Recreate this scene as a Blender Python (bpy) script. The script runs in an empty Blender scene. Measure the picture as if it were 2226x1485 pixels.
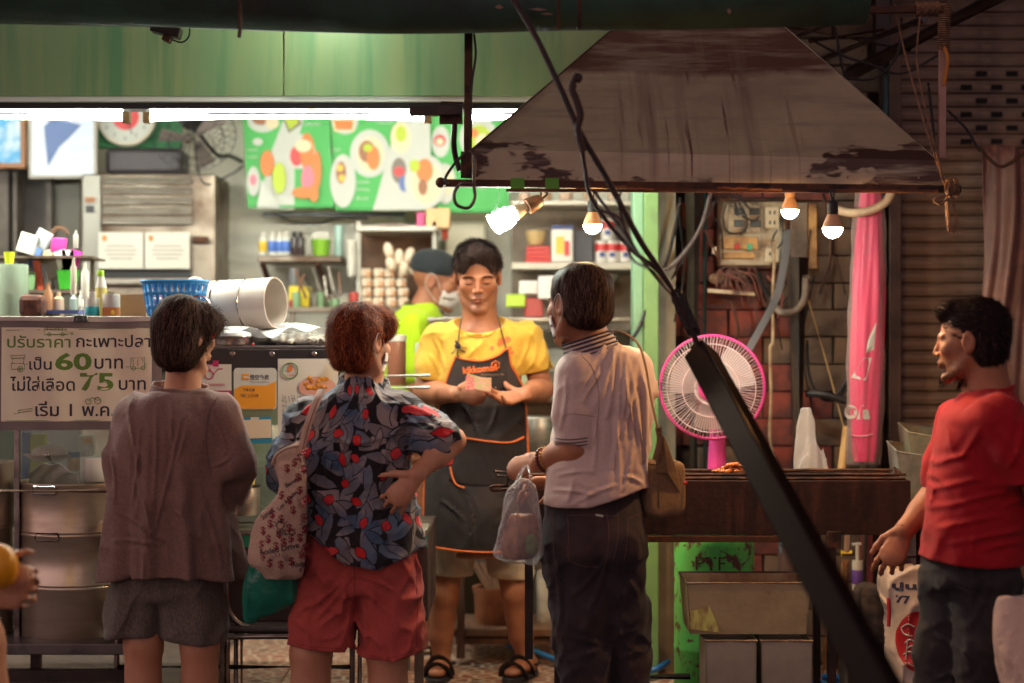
import bpy,bmesh,math,random
import numpy as np
from mathutils import Vector,Matrix
from mathutils.bvhtree import BVHTree
random.seed(7)
rng=np.random.default_rng(7)
scene=bpy.context.scene
COL=scene.collection
# ------------------------------------------------------------------ camera, world, exposure
FPX=4000.0; CAMZ=1.40
cam=bpy.data.cameras.new('camera'); cam.sensor_width=36; cam.lens=36*FPX/2226
cam.clip_start=0.05; cam.clip_end=200
camo=bpy.data.objects.new('camera',cam); COL.objects.link(camo)
camo.location=(0,0,CAMZ); camo.rotation_euler=(math.radians(90),0,0)
cam.dof.use_dof=True; cam.dof.focus_distance=5.85; cam.dof.aperture_fstop=1.35
scene.camera=camo
scene.view_settings.view_transform='Standard'; scene.view_settings.look='None'
scene.view_settings.exposure=0.0; scene.view_settings.gamma=1.0
scene.view_settings.use_curve_mapping=False
scene.cycles.use_denoising=True
scene.cycles.max_bounces=7; scene.cycles.diffuse_bounces=3; scene.cycles.glossy_bounces=3
scene.cycles.transmission_bounces=5; scene.cycles.transparent_max_bounces=24
scene.cycles.caustics_reflective=False; scene.cycles.caustics_refractive=False
scene.cycles.sample_clamp_indirect=4.0; scene.cycles.use_light_tree=True
world=bpy.data.worlds.new('World'); scene.world=world; world.use_nodes=True
wN,wL=world.node_tree.nodes,world.node_tree.links; wb=wN['Background']
# night street glow: brightest along the horizon, stronger towards the lit end of the street, dark overhead
wtc=wN.new('ShaderNodeTexCoord'); wx=wN.new('ShaderNodeSeparateXYZ'); wL.new(wtc.outputs['Generated'],wx.inputs[0])
def wm(op,a,b):
    q=wN.new('ShaderNodeMath'); q.operation=op
    for i,v in enumerate((a,b)):
        if isinstance(v,(int,float)): q.inputs[i].default_value=v
        else: wL.new(v,q.inputs[i])
    return q.outputs[0]
WORLD_S=1.32
up=wm('SUBTRACT',1.0,wm('MULTIPLY',wm('ABSOLUTE',wx.outputs[2],0),.72))
side=wm('SUBTRACT',1.0,wm('MULTIPLY',wx.outputs[0],.68))
wb.inputs[0].default_value=(0.53,0.36,0.355,1); wL.new(wm('MULTIPLY',wm('MULTIPLY',up,side),WORLD_S),wb.inputs[1])
FASCIA_W=230.0; TUBE_W,CFL_W,WARM_W,COOL_W=290.0,400.0,920.0,450.0

def P(px,py,D):
    """a point at distance D in front of the viewer, measured off the photograph"""
    return Vector(((px-1113)/FPX*D,D,CAMZ-(py-742.5)/FPX*D))
def V(*a): return Vector(a)

# ------------------------------------------------------------------ objects
def tag(o,label=None,cat=None,group=None,kind=None):
    if label: o['label']=label
    if cat: o['category']=cat
    if group: o['group']=group
    if kind: o['kind']=kind
    return o
def thing(name,label,cat,loc=(0,0,0),group=None,kind=None):
    o=bpy.data.objects.new(name,None); COL.objects.link(o); o.location=loc
    o.empty_display_size=0.05
    return tag(o,label,cat,group,kind)
def root_loc(o):
    l=Vector((0,0,0))
    while o is not None: l+=Vector(o.location); o=o.parent
    return l
def link_mesh(name,me,m,parent=None,smooth=False,bevel=0,ang=40,origin=None):
    if m is not None and len(me.materials) == 0: me.materials.append(m)
    n=len(me.vertices)
    co=np.empty(n*3,np.float32); me.vertices.foreach_get('co',co); co=co.reshape(-1,3)
    if parent is not None: org=np.array(root_loc(parent))
    elif origin is not None: org=np.array(origin)
    elif n: org=np.array([(co[:,0].min()+co[:,0].max())/2,(co[:,1].min()+co[:,1].max())/2,co[:,2].min()])
    else: org=np.zeros(3)
    me.vertices.foreach_set('co',(co-org).astype(np.float32).ravel()); me.update()
    if smooth:
        me.polygons.foreach_set('use_smooth',[True]*len(me.polygons))
        if ang < 180: me.set_sharp_from_angle(angle=math.radians(ang))
    o=bpy.data.objects.new(name,me); COL.objects.link(o)
    if parent is not None: o.parent=parent
    else: o.location=org
    if bevel:
        b=o.modifiers.new('bevel','BEVEL'); b.width=bevel; b.segments=2; b.limit_method='ANGLE'; b.angle_limit=math.radians(35)
        b.harden_normals=False
    return o
def dup(root,delta,label=None,rotz=None,group=None,scale=None):
    def cp(o,par):
        c=o.copy(); COL.objects.link(c); c.parent=par
        for ch in o.children: cp(ch,c)
        return c
    r=cp(root,None); r.location=Vector(root.location)+Vector(delta)
    if label: r['label']=label
    if group: r['group']=group
    if rotz is not None: r.rotation_euler[2]=rotz
    if scale is not None: r.scale=scale
    return r

def frame(d,up=(0,0,1)):
    d=Vector(d).normalized(); u=Vector(up)
    if abs(d.dot(u)) > 0.98: u=Vector((1,0,0)) if abs(d.x) < 0.9 else Vector((0,1,0))
    x=d.cross(u).normalized(); y=x.cross(d).normalized()
    return x,y,d
def spline(pts,n=8):
    """Catmull-Rom through the points"""
    p=[Vector(q) for q in pts]
    if len(p) < 3: return p
    out=[]
    for i in range(len(p)-1):
        a=p[i-1] if i > 0 else p[i]*2-p[i+1]; b=p[i]; c=p[i+1]; d=p[i+2] if i+2 < len(p) else p[i+1]*2-p[i]
        for k in range(n):
            t=k/n
            out.append(0.5*((2*b)+(c-a)*t+(2*a-5*b+4*c-d)*t*t+(-a+3*b-3*c+d)*t**3))
    out.append(p[-1]); return out
class MB:
    def __init__(s): s.v=[]; s.f=[]
    def add(s,vs,fs):
        b=len(s.v); s.v+=[tuple(v) for v in vs]; s.f+=[tuple(b+i for i in f) for f in fs]; return s
    def box(s,a,b):
        x0,y0,z0=a; x1,y1,z1=b
        return s.add([(x0,y0,z0),(x1,y0,z0),(x1,y1,z0),(x0,y1,z0),(x0,y0,z1),(x1,y0,z1),(x1,y1,z1),(x0,y1,z1)],
                     [(0,3,2,1),(4,5,6,7),(0,1,5,4),(1,2,6,5),(2,3,7,6),(3,0,4,7)])
    def obox(s,c,hx,hy,hz,R=None):
        """oriented box: centre, half sizes, 3x3 rotation"""
        vs=[]
        for z in (-hz,hz):
            for x,y in ((-hx,-hy),(hx,-hy),(hx,hy),(-hx,hy)):
                q=Vector((x,y,z)); q=(R @ q) if R else q; vs.append(Vector(c)+q)
        return s.add(vs,[(0,3,2,1),(4,5,6,7),(0,1,5,4),(1,2,6,5),(2,3,7,6),(3,0,4,7)])
    def beam(s,a,b,w,h,up=(0,0,1)):
        x,y,d=frame(Vector(b)-Vector(a),up); vs=[]
        for p in (Vector(a),Vector(b)):
            for i,j in ((-1,-1),(1,-1),(1,1),(-1,1)): vs.append(p+x*(i*w/2)+y*(j*h/2))
        return s.add(vs,[(0,3,2,1),(4,5,6,7),(0,1,5,4),(1,2,6,5),(2,3,7,6),(3,0,4,7)])
    def tube(s,pts,r,n=8,cap=True,closed=False,flat=None):
        pts=[Vector(p) for p in pts]; m=len(pts); b=len(s.v)
        rs=r if isinstance(r,(list,tuple)) else [r]*m
        ref=None
        for i,p in enumerate(pts):
            if closed: d=pts[(i+1)%m]-pts[i-1]
            else: d=pts[min(i+1,m-1)]-pts[max(i-1,0)]
            if d.length < 1e-9: d=Vector((0,0,1))
            d.normalize()
            if ref is None: x,y,_=frame(d)
            else:
                x=ref-d*ref.dot(d)
                if x.length < 1e-6: x,_,_=frame(d)
                x.normalize(); y=d.cross(x)
            ref=x
            for k in range(n):
                a=2*math.pi*k/n
                s.v.append(tuple(p+x*(math.cos(a)*rs[i])+y*(math.sin(a)*rs[i]*(flat or 1))))
        for i in range(m if closed else m-1):
            j=(i+1)%m
            for k in range(n):
                k2=(k+1)%n; s.f.append((b+i*n+k,b+i*n+k2,b+j*n+k2,b+j*n+k))
        if cap and not closed:
            s.f.append(tuple(b+k for k in reversed(range(n)))); s.f.append(tuple(b+(m-1)*n+k for k in range(n)))
        return s
    def lathe(s,prof,c=(0,0,0),axis=(0,0,1),n=24,cap=True,sx=1,sy=1):
        """prof: (radius, height) pairs along the axis"""
        x,y,d=frame(axis,(0,1,0)) if abs(Vector(axis).normalized().z) > .9 else frame(axis)
        if abs(Vector(axis).normalized().z) > .9: x,y=Vector((1,0,0)),Vector((0,1,0))*(1 if Vector(axis).z>0 else -1)
        b=len(s.v); c=Vector(c)
        for (r,h) in prof:
            for k in range(n):
                a=2*math.pi*k/n
                s.v.append(tuple(c+d*h+x*(math.cos(a)*r*sx)+y*(math.sin(a)*r*sy)))
        for i in range(len(prof)-1):
            for k in range(n):
                k2=(k+1)%n; s.f.append((b+i*n+k,b+i*n+k2,b+(i+1)*n+k2,b+(i+1)*n+k))
        if cap:
            if prof[0][0] > 1e-6: s.f.append(tuple(b+k for k in reversed(range(n))))
            if prof[-1][0] > 1e-6: s.f.append(tuple(b+(len(prof)-1)*n+k for k in range(n)))
        return s
    def prism(s,poly,thick):
        """closed 3-D polygon extruded by the vector thick"""
        m=len(poly); t=Vector(thick); a=[Vector(p) for p in poly]
        return s.add(a+[p+t for p in a],[tuple(range(m)),tuple(reversed(range(m,2*m)))]+[(i,i+m,(i+1)%m+m,(i+1)%m) for i in range(m)])
    def sphere(s,c,rx,ry=None,rz=None,n=14,m=9,R=None):
        ry=rx if ry is None else ry; rz=rx if rz is None else rz; b=len(s.v); c=Vector(c)
        for i in range(1,m):
            t=math.pi*i/m
            for k in range(n):
                a=2*math.pi*k/n; q=Vector((rx*math.sin(t)*math.cos(a),ry*math.sin(t)*math.sin(a),rz*math.cos(t)))
                s.v.append(tuple(c+(R@q if R else q)))
        q=Vector((0,0,rz)); s.v.append(tuple(c+(R@q if R else q))); q=-q; s.v.append(tuple(c+(R@q if R else q)))
        T=b+(m-1)*n; B=T+1
        for i in range(m-2):
            for k in range(n):
                k2=(k+1)%n; s.f.append((b+i*n+k,b+(i+1)*n+k,b+(i+1)*n+k2,b+i*n+k2))
        for k in range(n):
            k2=(k+1)%n; s.f.append((T,b+k,b+k2)); s.f.append((B,b+(m-2)*n+k2,b+(m-2)*n+k))
        return s
    def sheet(s,fn,nu,nv,thick=0):
        """fn(u,v)->point grid, optionally given thickness along its normals"""
        b=len(s.v)
        g=[[Vector(fn(i/nu,j/nv)) for j in range(nv+1)] for i in range(nu+1)]
        for r_ in g: s.v+=[tuple(q) for q in r_]
        W=nv+1
        for i in range(nu):
            for j in range(nv): s.f.append((b+i*W+j,b+(i+1)*W+j,b+(i+1)*W+j+1,b+i*W+j+1))
        if thick:
            b2=len(s.v)
            for i in range(nu+1):
                for j in range(nv+1):
                    du=g[min(i+1,nu)][j]-g[max(i-1,0)][j]; dv=g[i][min(j+1,nv)]-g[i][max(j-1,0)]
                    nn=du.cross(dv); nn=nn.normalized() if nn.length > 1e-12 else Vector((0,0,1))
                    s.v.append(tuple(g[i][j]+nn*thick))
            for i in range(nu):
                for j in range(nv): s.f.append((b2+i*W+j,b2+i*W+j+1,b2+(i+1)*W+j+1,b2+(i+1)*W+j))
            for i in range(nu):
                for j in (0,nv): s.f.append((b+i*W+j,b+(i+1)*W+j,b2+(i+1)*W+j,b2+i*W+j))
            for j in range(nv):
                for i in (0,nu): s.f.append((b+i*W+j,b+i*W+j+1,b2+i*W+j+1,b2+i*W+j))
        return s
    def mesh(s,name='mesh'):
        me=bpy.data.meshes.new(name); me.from_pydata(s.v,[],s.f); me.update()
        if s.f and len(s.f) < 60000:
            bm=bmesh.new(); bm.from_mesh(me); bmesh.ops.recalc_face_normals(bm,faces=bm.faces); bm.to_mesh(me); bm.free()
        return me
    def build(s,name,m,parent=None,smooth=False,bevel=0,ang=40,label=None,cat=None,group=None,kind=None,origin=None):
        return tag(link_mesh(name,s.mesh(name),m,parent,smooth,bevel,ang,origin),label,cat,group,kind)

# ------------------------------------------------------------------ materials
MATS={}
def rgb(*c):
    """0-255 picture colour -> linear"""
    return tuple(((x/255)/12.92 if x/255 <= .04045 else ((x/255+.055)/1.055)**2.4) for x in c)
def nmat(name):
    m=bpy.data.materials.new(name); m.use_nodes=True
    nt=m.node_tree; return m,nt,nt.nodes,nt.links,nt.nodes['Principled BSDF']
def mat(name,c1,rough=.5,metal=0,c2=None,scale=6,stretch=(1,1,1),mixlo=.4,mixhi=.65,bump=0,bscale=60,bstretch=(1,1,1),
        spec=None,rvar=0,c3=None,s3=2,lo3=.55,hi3=.7,stretch3=(1,1,1),sheen=0,emit=None,estr=0,alpha=None,trans=0,sss=0,detail=4,coat=0):
    if name in MATS: return MATS[name]
    m,nt,N,L,b=nmat(name); MATS[name]=m
    b.inputs['Base Color'].default_value=(*c1,1); b.inputs['Roughness'].default_value=rough; b.inputs['Metallic'].default_value=metal
    if spec is not None: b.inputs['Specular IOR Level'].default_value=spec
    tc=N.new('ShaderNodeTexCoord')
    def noise(sc,st,det=4):
        mp=N.new('ShaderNodeMapping'); mp.inputs['Scale'].default_value=st; L.new(tc.outputs['Object'],mp.inputs[0])
        n=N.new('ShaderNodeTexNoise'); n.inputs['Scale'].default_value=sc; n.inputs['Detail'].default_value=det; n.inputs['Roughness'].default_value=.6
        L.new(mp.outputs[0],n.inputs['Vector']); return n.outputs['Fac']
    def ramp(src,lo,hi):
        r=N.new('ShaderNodeMapRange'); r.inputs[1].default_value=lo; r.inputs[2].default_value=hi; L.new(src,r.inputs[0]); return r.outputs[0]
    cur=None
    if c2 is not None:
        f=ramp(noise(scale,stretch,detail),mixlo,mixhi)
        mx=N.new('ShaderNodeMix'); mx.data_type='RGBA'; mx.inputs[6].default_value=(*c1,1); mx.inputs[7].default_value=(*c2,1)
        L.new(f,mx.inputs[0]); cur=mx.outputs[2]
        if rvar:
            r=N.new('ShaderNodeMapRange'); r.inputs[3].default_value=rough; r.inputs[4].default_value=min(1,rough+rvar); L.new(f,r.inputs[0]); L.new(r.outputs[0],b.inputs['Roughness'])
    if c3 is not None:
        f=ramp(noise(s3,stretch3,6),lo3,hi3)
        mx=N.new('ShaderNodeMix'); mx.data_type='RGBA'; mx.inputs[7].default_value=(*c3,1)
        if cur is not None: L.new(cur,mx.inputs[6])
        else: mx.inputs[6].default_value=(*c1,1)
        L.new(f,mx.inputs[0]); cur=mx.outputs[2]
    if cur is not None: L.new(cur,b.inputs['Base Color'])
    if bump:
        bp=N.new('ShaderNodeBump'); bp.inputs['Strength'].default_value=bump; bp.inputs['Distance'].default_value=.004
        L.new(noise(bscale,bstretch,3),bp.inputs['Height']); L.new(bp.outputs[0],b.inputs['Normal'])
    if sheen: b.inputs['Sheen Weight'].default_value=sheen; b.inputs['Sheen Roughness'].default_value=.5
    if emit: b.inputs['Emission Color'].default_value=(*emit,1); b.inputs['Emission Strength'].default_value=estr
    if alpha is not None: b.inputs['Alpha'].default_value=alpha
    if trans: b.inputs['Transmission Weight'].default_value=trans
    if coat: b.inputs['Coat Weight'].default_value=coat; b.inputs['Coat Roughness'].default_value=.15
    if sss:
        b.inputs['Subsurface Weight'].default_value=sss; b.inputs['Subsurface Radius'].default_value=(1,.35,.2); b.inputs['Subsurface Scale'].default_value=.006
    return m
def emis(name,c,s):
    if name in MATS: return MATS[name]
    m,nt,N,L,b=nmat(name); MATS[name]=m
    e=N.new('ShaderNodeEmission'); e.inputs[0].default_value=(*c,1); e.inputs[1].default_value=s
    L.new(e.outputs[0],N['Material Output'].inputs[0]); N.remove(b); return m
def film(name,c,a,rough=.2,bump=.5,bscale=14):
    """thin plastic film / glass: part see-through, part glossy coloured"""
    if name in MATS: return MATS[name]
    m,nt,N,L,b=nmat(name); MATS[name]=m
    b.inputs['Base Color'].default_value=(*c,1); b.inputs['Roughness'].default_value=rough
    tr=N.new('ShaderNodeBsdfTransparent'); mx=N.new('ShaderNodeMixShader')
    tc=N.new('ShaderNodeTexCoord'); n=N.new('ShaderNodeTexNoise'); n.inputs['Scale'].default_value=bscale; n.inputs['Detail'].default_value=4; n.inputs['Distortion'].default_value=1.2
    L.new(tc.outputs['Object'],n.inputs['Vector'])
    bp=N.new('ShaderNodeBump'); bp.inputs['Strength'].default_value=bump; bp.inputs['Distance'].default_value=.01
    L.new(n.outputs['Fac'],bp.inputs['Height']); L.new(bp.outputs[0],b.inputs['Normal'])
    lw=N.new('ShaderNodeLayerWeight'); lw.inputs[0].default_value=.35; L.new(bp.outputs[0],lw.inputs['Normal'])
    r=N.new('ShaderNodeMapRange'); r.inputs[3].default_value=a; r.inputs[4].default_value=min(1,a+.6); L.new(lw.outputs['Facing'],r.inputs[0])
    L.new(r.outputs[0],mx.inputs[0]); L.new(tr.outputs[0],mx.inputs[1]); L.new(b.outputs[0],mx.inputs[2])
    L.new(mx.outputs[0],N['Material Output'].inputs[0]); return m

# ------------------------------------------------------------------ lettering
def text_mesh(body,bold=0,spacing=1.0):
    cu=bpy.data.curves.new('lettering','FONT'); cu.body=body; cu.offset=bold; cu.resolution_u=3; cu.space_character=spacing
    o=bpy.data.objects.new('lettering',cu); COL.objects.link(o)
    me=bpy.data.meshes.new_from_object(o.evaluated_get(bpy.context.evaluated_depsgraph_get()))
    bpy.data.objects.remove(o); bpy.data.curves.remove(cu)
    vs=np.array([v.co[:] for v in me.vertices]) if len(me.vertices) else np.zeros((0,3)); fs=[tuple(p.vertices) for p in me.polygons]
    bpy.data.meshes.remove(me); return vs,fs
def lettering(body,org,right,up,width=None,height=None,m=None,parent=None,bold=0,conform=None,lift=.0012,name='lettering',spacing=1.0,anchor='l',mb=None):
    """flat print: fitted to width (and height) in metres, lower-left corner at org; conform(points)->points lays it on a curved surface"""
    vs,fs=text_mesh(body,bold,spacing)
    if not len(vs): return None
    x0,x1=vs[:,0].min(),vs[:,0].max(); y0,y1=vs[:,1].min(),vs[:,1].max()
    sx=width/(x1-x0) if width else None; sy=height/(y1-y0) if height else None
    if sx is None: sx=sy
    if sy is None: sy=sx
    R=Vector(right).normalized(); U=Vector(up).normalized(); Nn=R.cross(U)
    X=(vs[:,0]-x0)*sx; Y=(vs[:,1]-y0)*sy
    pts=np.array(org)[None,:]+X[:,None]*np.array(R)+Y[:,None]*np.array(U)+np.array(Nn)*lift
    if conform is not None: pts=conform(pts)
    if mb is not None: mb.add([tuple(p) for p in pts],fs); return mb
    q=MB(); q.add([tuple(p) for p in pts],fs)
    return link_mesh(name,(lambda me: me)(q_mesh(q,name)),m,parent)
def q_mesh(q,name):
    me=bpy.data.meshes.new(name); me.from_pydata(q.v,[],q.f); me.update(); return me
def disc_poly(c,R_,U_,rx,ry,n=20,rot=0):
    c=Vector(c); out=[]
    for k in range(n):
        a=2*math.pi*k/n; x=math.cos(a)*rx; y=math.sin(a)*ry
        out.append(c+R_*(x*math.cos(rot)-y*math.sin(rot))+U_*(x*math.sin(rot)+y*math.cos(rot)))
    return out

# ------------------------------------------------------------------ signed distance modelling (numpy) + surface nets
def smin(a,b,k):
    h=np.clip(.5+.5*(b-a)/k,0,1); return b+(a-b)*h-k*h*(1-h)
def smax(a,b,k): return -smin(-a,-b,k)
def A3(v): return np.array(v,dtype=float)
def s_cap(p,a,b,ra,rb=None):
    a=A3(a); b=A3(b); rb=ra if rb is None else rb; ab=b-a
    t=np.clip(((p-a)@ab)/max(ab@ab,1e-12),0,1)
    return np.linalg.norm(p-a-t[:,None]*ab,axis=1)-(ra+(rb-ra)*t)
def s_ell(p,c,r,R=None):
    q=p-A3(c)
    if R is not None: q=q@R  # R columns = local axes
    r=A3(r); k0=np.linalg.norm(q/r,axis=1); k1=np.linalg.norm(q/(r*r),axis=1)
    return k0*(k0-1)/np.maximum(k1,1e-9)
def s_chain(p,pts,rs,k=.02):
    d=None
    for i in range(len(pts)-1):
        e=s_cap(p,pts[i],pts[i+1],rs[i],rs[i+1]); d=e if d is None else smin(d,e,k)
    return d
def s_ecap(p,a,b,ra,rb,flat,nrm):
    """tapered capsule flattened along nrm: flat<1 squashes there"""
    a=A3(a); b=A3(b); n=A3(nrm); ab=b-a; u=ab/np.linalg.norm(ab); n=n-u*(n@u); n /= np.linalg.norm(n)
    q=p-a; t=np.clip((q@ab)/(ab@ab),0,1); w=q-t[:,None]*ab; wn=w@n
    w=w+(wn*(1/flat-1))[:,None]*n; r=ra+(rb-ra)*t; l=np.linalg.norm(w,axis=1)
    return (l-r)*np.where(l > 1e-9,np.clip(np.linalg.norm(w-(wn*(1/flat-1))[:,None]*n,axis=1)/np.maximum(l,1e-9),flat,1),1)
def s_loft(p,secs,pw=2.3,round_=0.02):
    """vertical stack of sections (z, cx, cy, rx, ry[, rot]) -> body of superelliptic sections"""
    s=np.array([tuple(q)+(0,)*(6-len(q)) for q in sorted(secs)]); z=p[:,2]
    zz=s[:,0]; f=[smooth_interp(z,zz,s[:,i]) for i in range(1,6)]
    x=p[:,0]-f[0]; y=p[:,1]-f[1]; c=np.cos(f[4]); sn=np.sin(f[4]); X=x*c+y*sn; Y=-x*sn+y*c
    rx=np.maximum(f[2],1e-3); ry=np.maximum(f[3],1e-3)
    k=(np.abs(X/rx)**pw+np.abs(Y/ry)**pw)**(1/pw)
    lr=np.sqrt(X*X+Y*Y)
    d=np.where(k > 1e-6,lr*(1-1/np.maximum(k,1e-6)),-np.minimum(rx,ry)); d=np.maximum(d,-np.minimum(rx,ry))
    return smax(d,np.maximum(z-zz[-1],zz[0]-z),round_)
def smooth_interp(x,xs,ys):
    """monotone-ish cubic (Catmull-Rom) interpolation"""
    m=np.gradient(ys,xs) if len(xs) > 1 else np.zeros(1)
    x=np.clip(x,xs[0],xs[-1]); i=np.clip(np.searchsorted(xs,x)-1,0,len(xs)-2)
    h=xs[i+1]-xs[i]; t=(x-xs[i])/h
    return (2*t**3-3*t**2+1)*ys[i]+(t**3-2*t**2+t)*h*m[i]+(-2*t**3+3*t**2)*ys[i+1]+(t**3-t**2)*h*m[i+1]
def _hash(ix,iy,iz,seed):
    h=(ix*374761393+iy*668265263+iz*1274126177+seed*974711).astype(np.int64) & 0x7fffffff
    h=(h ^ (h >> 13))*1274126177 & 0x7fffffff
    return ((h ^ (h >> 16)) & 0xffff)/65535.0
def noise3(p,seed=0):
    i=np.floor(p).astype(np.int64); f=p-i; u=f*f*f*(f*(f*6-15)+10); r=0
    for dx in (0,1):
        wx=u[:,0] if dx else 1-u[:,0]
        for dy in (0,1):
            wy=u[:,1] if dy else 1-u[:,1]
            for dz in (0,1):
                wz=u[:,2] if dz else 1-u[:,2]
                r=r+wx*wy*wz*_hash(i[:,0]+dx,i[:,1]+dy,i[:,2]+dz,seed)
    return r*2-1
def ridge(p,seed=0):
    """fold lines: sharp-topped ridges 0..1, wandering"""
    w=noise3(p*.9,seed+50)*.55; q=p+np.stack([w,-w*.7,w*.8],1)
    return (1-np.abs(noise3(q,seed)))**3
def sdf_grid(f,lo,hi,h):
    lo=A3(lo); hi=A3(hi); B=4; n=(np.ceil((hi-lo)/(h*B)).astype(int)+1)*B+1
    nb=(n-1)//B
    cg=[lo[a]+(np.arange(nb[a])+.5)*B*h for a in range(3)]
    X,Y,Z=np.meshgrid(*cg,indexing='ij'); c=f(np.stack([X.ravel(),Y.ravel(),Z.ravel()],1)).reshape(nb)
    near=np.abs(c) < B*h*1.35+.006
    vals=np.repeat(np.repeat(np.repeat(c,B,0),B,1),B,2)
    full=np.full(n,1.0); full[:-1,:-1,:-1]=vals
    full[-1,:,:]=1; full[:,-1,:]=1; full[:,:,-1]=1
    need=np.zeros(n,bool); nn=np.repeat(np.repeat(np.repeat(near,B,0),B,1),B,2)
    for dx in (0,1):
        for dy in (0,1):
            for dz in (0,1):
                need[dx:n[0]-1+dx,dy:n[1]-1+dy,dz:n[2]-1+dz] |= nn
    idx=np.argwhere(need)
    if len(idx): full[need]=f(lo+idx*h)
    return full,lo
def surface_nets(F,lo,h):
    ins=F < 0; n=np.array(F.shape); c=n-1
    cnt=np.zeros(c,np.int8)
    for dx in (0,1):
        for dy in (0,1):
            for dz in (0,1): cnt+=ins[dx:c[0]+dx,dy:c[1]+dy,dz:c[2]+dz]
    act=(cnt > 0) & (cnt < 8); cells=np.argwhere(act)
    if not len(cells): return np.zeros((0,3)),np.zeros((0,4),int)
    ids=-np.ones(c,np.int64); ids[act]=np.arange(len(cells))
    S=np.zeros((len(cells),3)); K=np.zeros(len(cells)); corners=[(a,b,d) for a in (0,1) for b in (0,1) for d in (0,1)]
    val={q: F[cells[:,0]+q[0],cells[:,1]+q[1],cells[:,2]+q[2]] for q in corners}
    for q in corners:
        for ax in range(3):
            if q[ax] == 0:
                q2=tuple(1 if i == ax else q[i] for i in range(3)); a=val[q]; b=val[q2]; cr=(a < 0) != (b < 0)
                t=np.where(cr,a/np.where(cr,a-b,1),0); base=np.array(q,float)
                S+=np.where(cr[:,None],base,0); S[:,ax]+=np.where(cr,t,0); K+=cr
    verts=lo+(cells+S/K[:,None])*h
    quads=[]
    for ax in range(3):
        sl=[slice(None)]*3; sl[ax]=slice(0,-1); s2=[slice(None)]*3; s2[ax]=slice(1,None)
        a=ins[tuple(sl)]; b=ins[tuple(s2)]; e=np.argwhere(a != b)
        o1,o2=[i for i in range(3) if i != ax]
        e=e[(e[:,o1] > 0) & (e[:,o2] > 0) & (e[:,o1] < c[o1]) & (e[:,o2] < c[o2])]
        if not len(e): continue
        def cid(d1,d2):
            q=e.copy(); q[:,o1] -= d1; q[:,o2] -= d2; return ids[q[:,0],q[:,1],q[:,2]]
        q=np.stack([cid(1,1),cid(0,1),cid(0,0),cid(1,0)],1)
        flip=a[e[:,0],e[:,1],e[:,2]] ^ (ax == 1)
        q[~flip]=q[~flip][:,::-1]; quads.append(q)
    return verts,np.concatenate(quads)
def sdf_mesh(f,lo,hi,h,refine=()):
    """mesh of f<0 in a box; refine = boxes (lo, hi, h) meshed finer, cut out of the coarse one"""
    Vs,Qs,off=[],[],0
    for k,(l,u,hh) in enumerate([(lo,hi,h)]+list(refine)):
        G,l0=sdf_grid(f,l if k == 0 else A3(l)-2*hh,u if k == 0 else A3(u)+2*hh,hh); v,q=surface_nets(G,l0,hh)
        if not len(q): continue
        cen=v[q].mean(1); keep=np.ones(len(q),bool)
        if k == 0:
            for (rl,ru,_) in refine: keep &= ~((cen > A3(rl)+h*.5).all(1) & (cen < A3(ru)-h*.5).all(1))
        else: keep &= ((cen > A3(l)).all(1) & (cen < A3(u)).all(1))
        q=q[keep]; used=np.unique(q); mp=-np.ones(len(v),np.int64); mp[used]=np.arange(len(used))
        Vs.append(v[used]); Qs.append(mp[q]+off); off+=len(used)
    return np.concatenate(Vs),np.concatenate(Qs)
def sdf_relax(v,q,it=1):
    for _ in range(it):
        acc=np.zeros_like(v); cnt=np.zeros(len(v))
        for a,b in ((0,1),(1,2),(2,3),(3,0)):
            np.add.at(acc,q[:,a],v[q[:,b]]); np.add.at(cnt,q[:,a],1); np.add.at(acc,q[:,b],v[q[:,a]]); np.add.at(cnt,q[:,b],1)
        v=np.where(cnt[:,None] > 0,.5*v+.5*acc/np.maximum(cnt,1)[:,None],v)
    return v
def np_mesh(name,v,q):
    me=bpy.data.meshes.new(name); me.vertices.add(len(v)); me.vertices.foreach_set('co',np.asarray(v,np.float32).ravel())
    k=q.shape[1]; me.loops.add(q.size); me.loops.foreach_set('vertex_index',q.astype(np.int32).ravel())
    me.polygons.add(len(q)); me.polygons.foreach_set('loop_start',np.arange(0,q.size,k,dtype=np.int32))
    me.update(calc_edges=True); me.validate(); return me
def sdf_obj(name,f,lo,hi,h,m,parent=None,refine=(),relax=1,origin=None,colour=None,subsurf=0):
    v,q=sdf_mesh(f,lo,hi,h,refine); v=sdf_relax(v,q,relax)
    me=np_mesh(name,v,q)
    if colour is not None:
        ca=me.color_attributes.new('tint','FLOAT_COLOR','POINT'); c=colour(v); ca.data.foreach_set('color',np.concatenate([c,np.ones((len(c),1))],1).astype(np.float32).ravel())
    o=link_mesh(name,me,m,parent,smooth=True,ang=180,origin=origin); return o
def sgrad(f,p,e=.002):
    g=np.stack([f(p+A3(d)*e)-f(p-A3(d)*e) for d in ((1,0,0),(0,1,0),(0,0,1))],1)
    return g/np.maximum(np.linalg.norm(g,axis=1,keepdims=True),1e-9)
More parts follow.
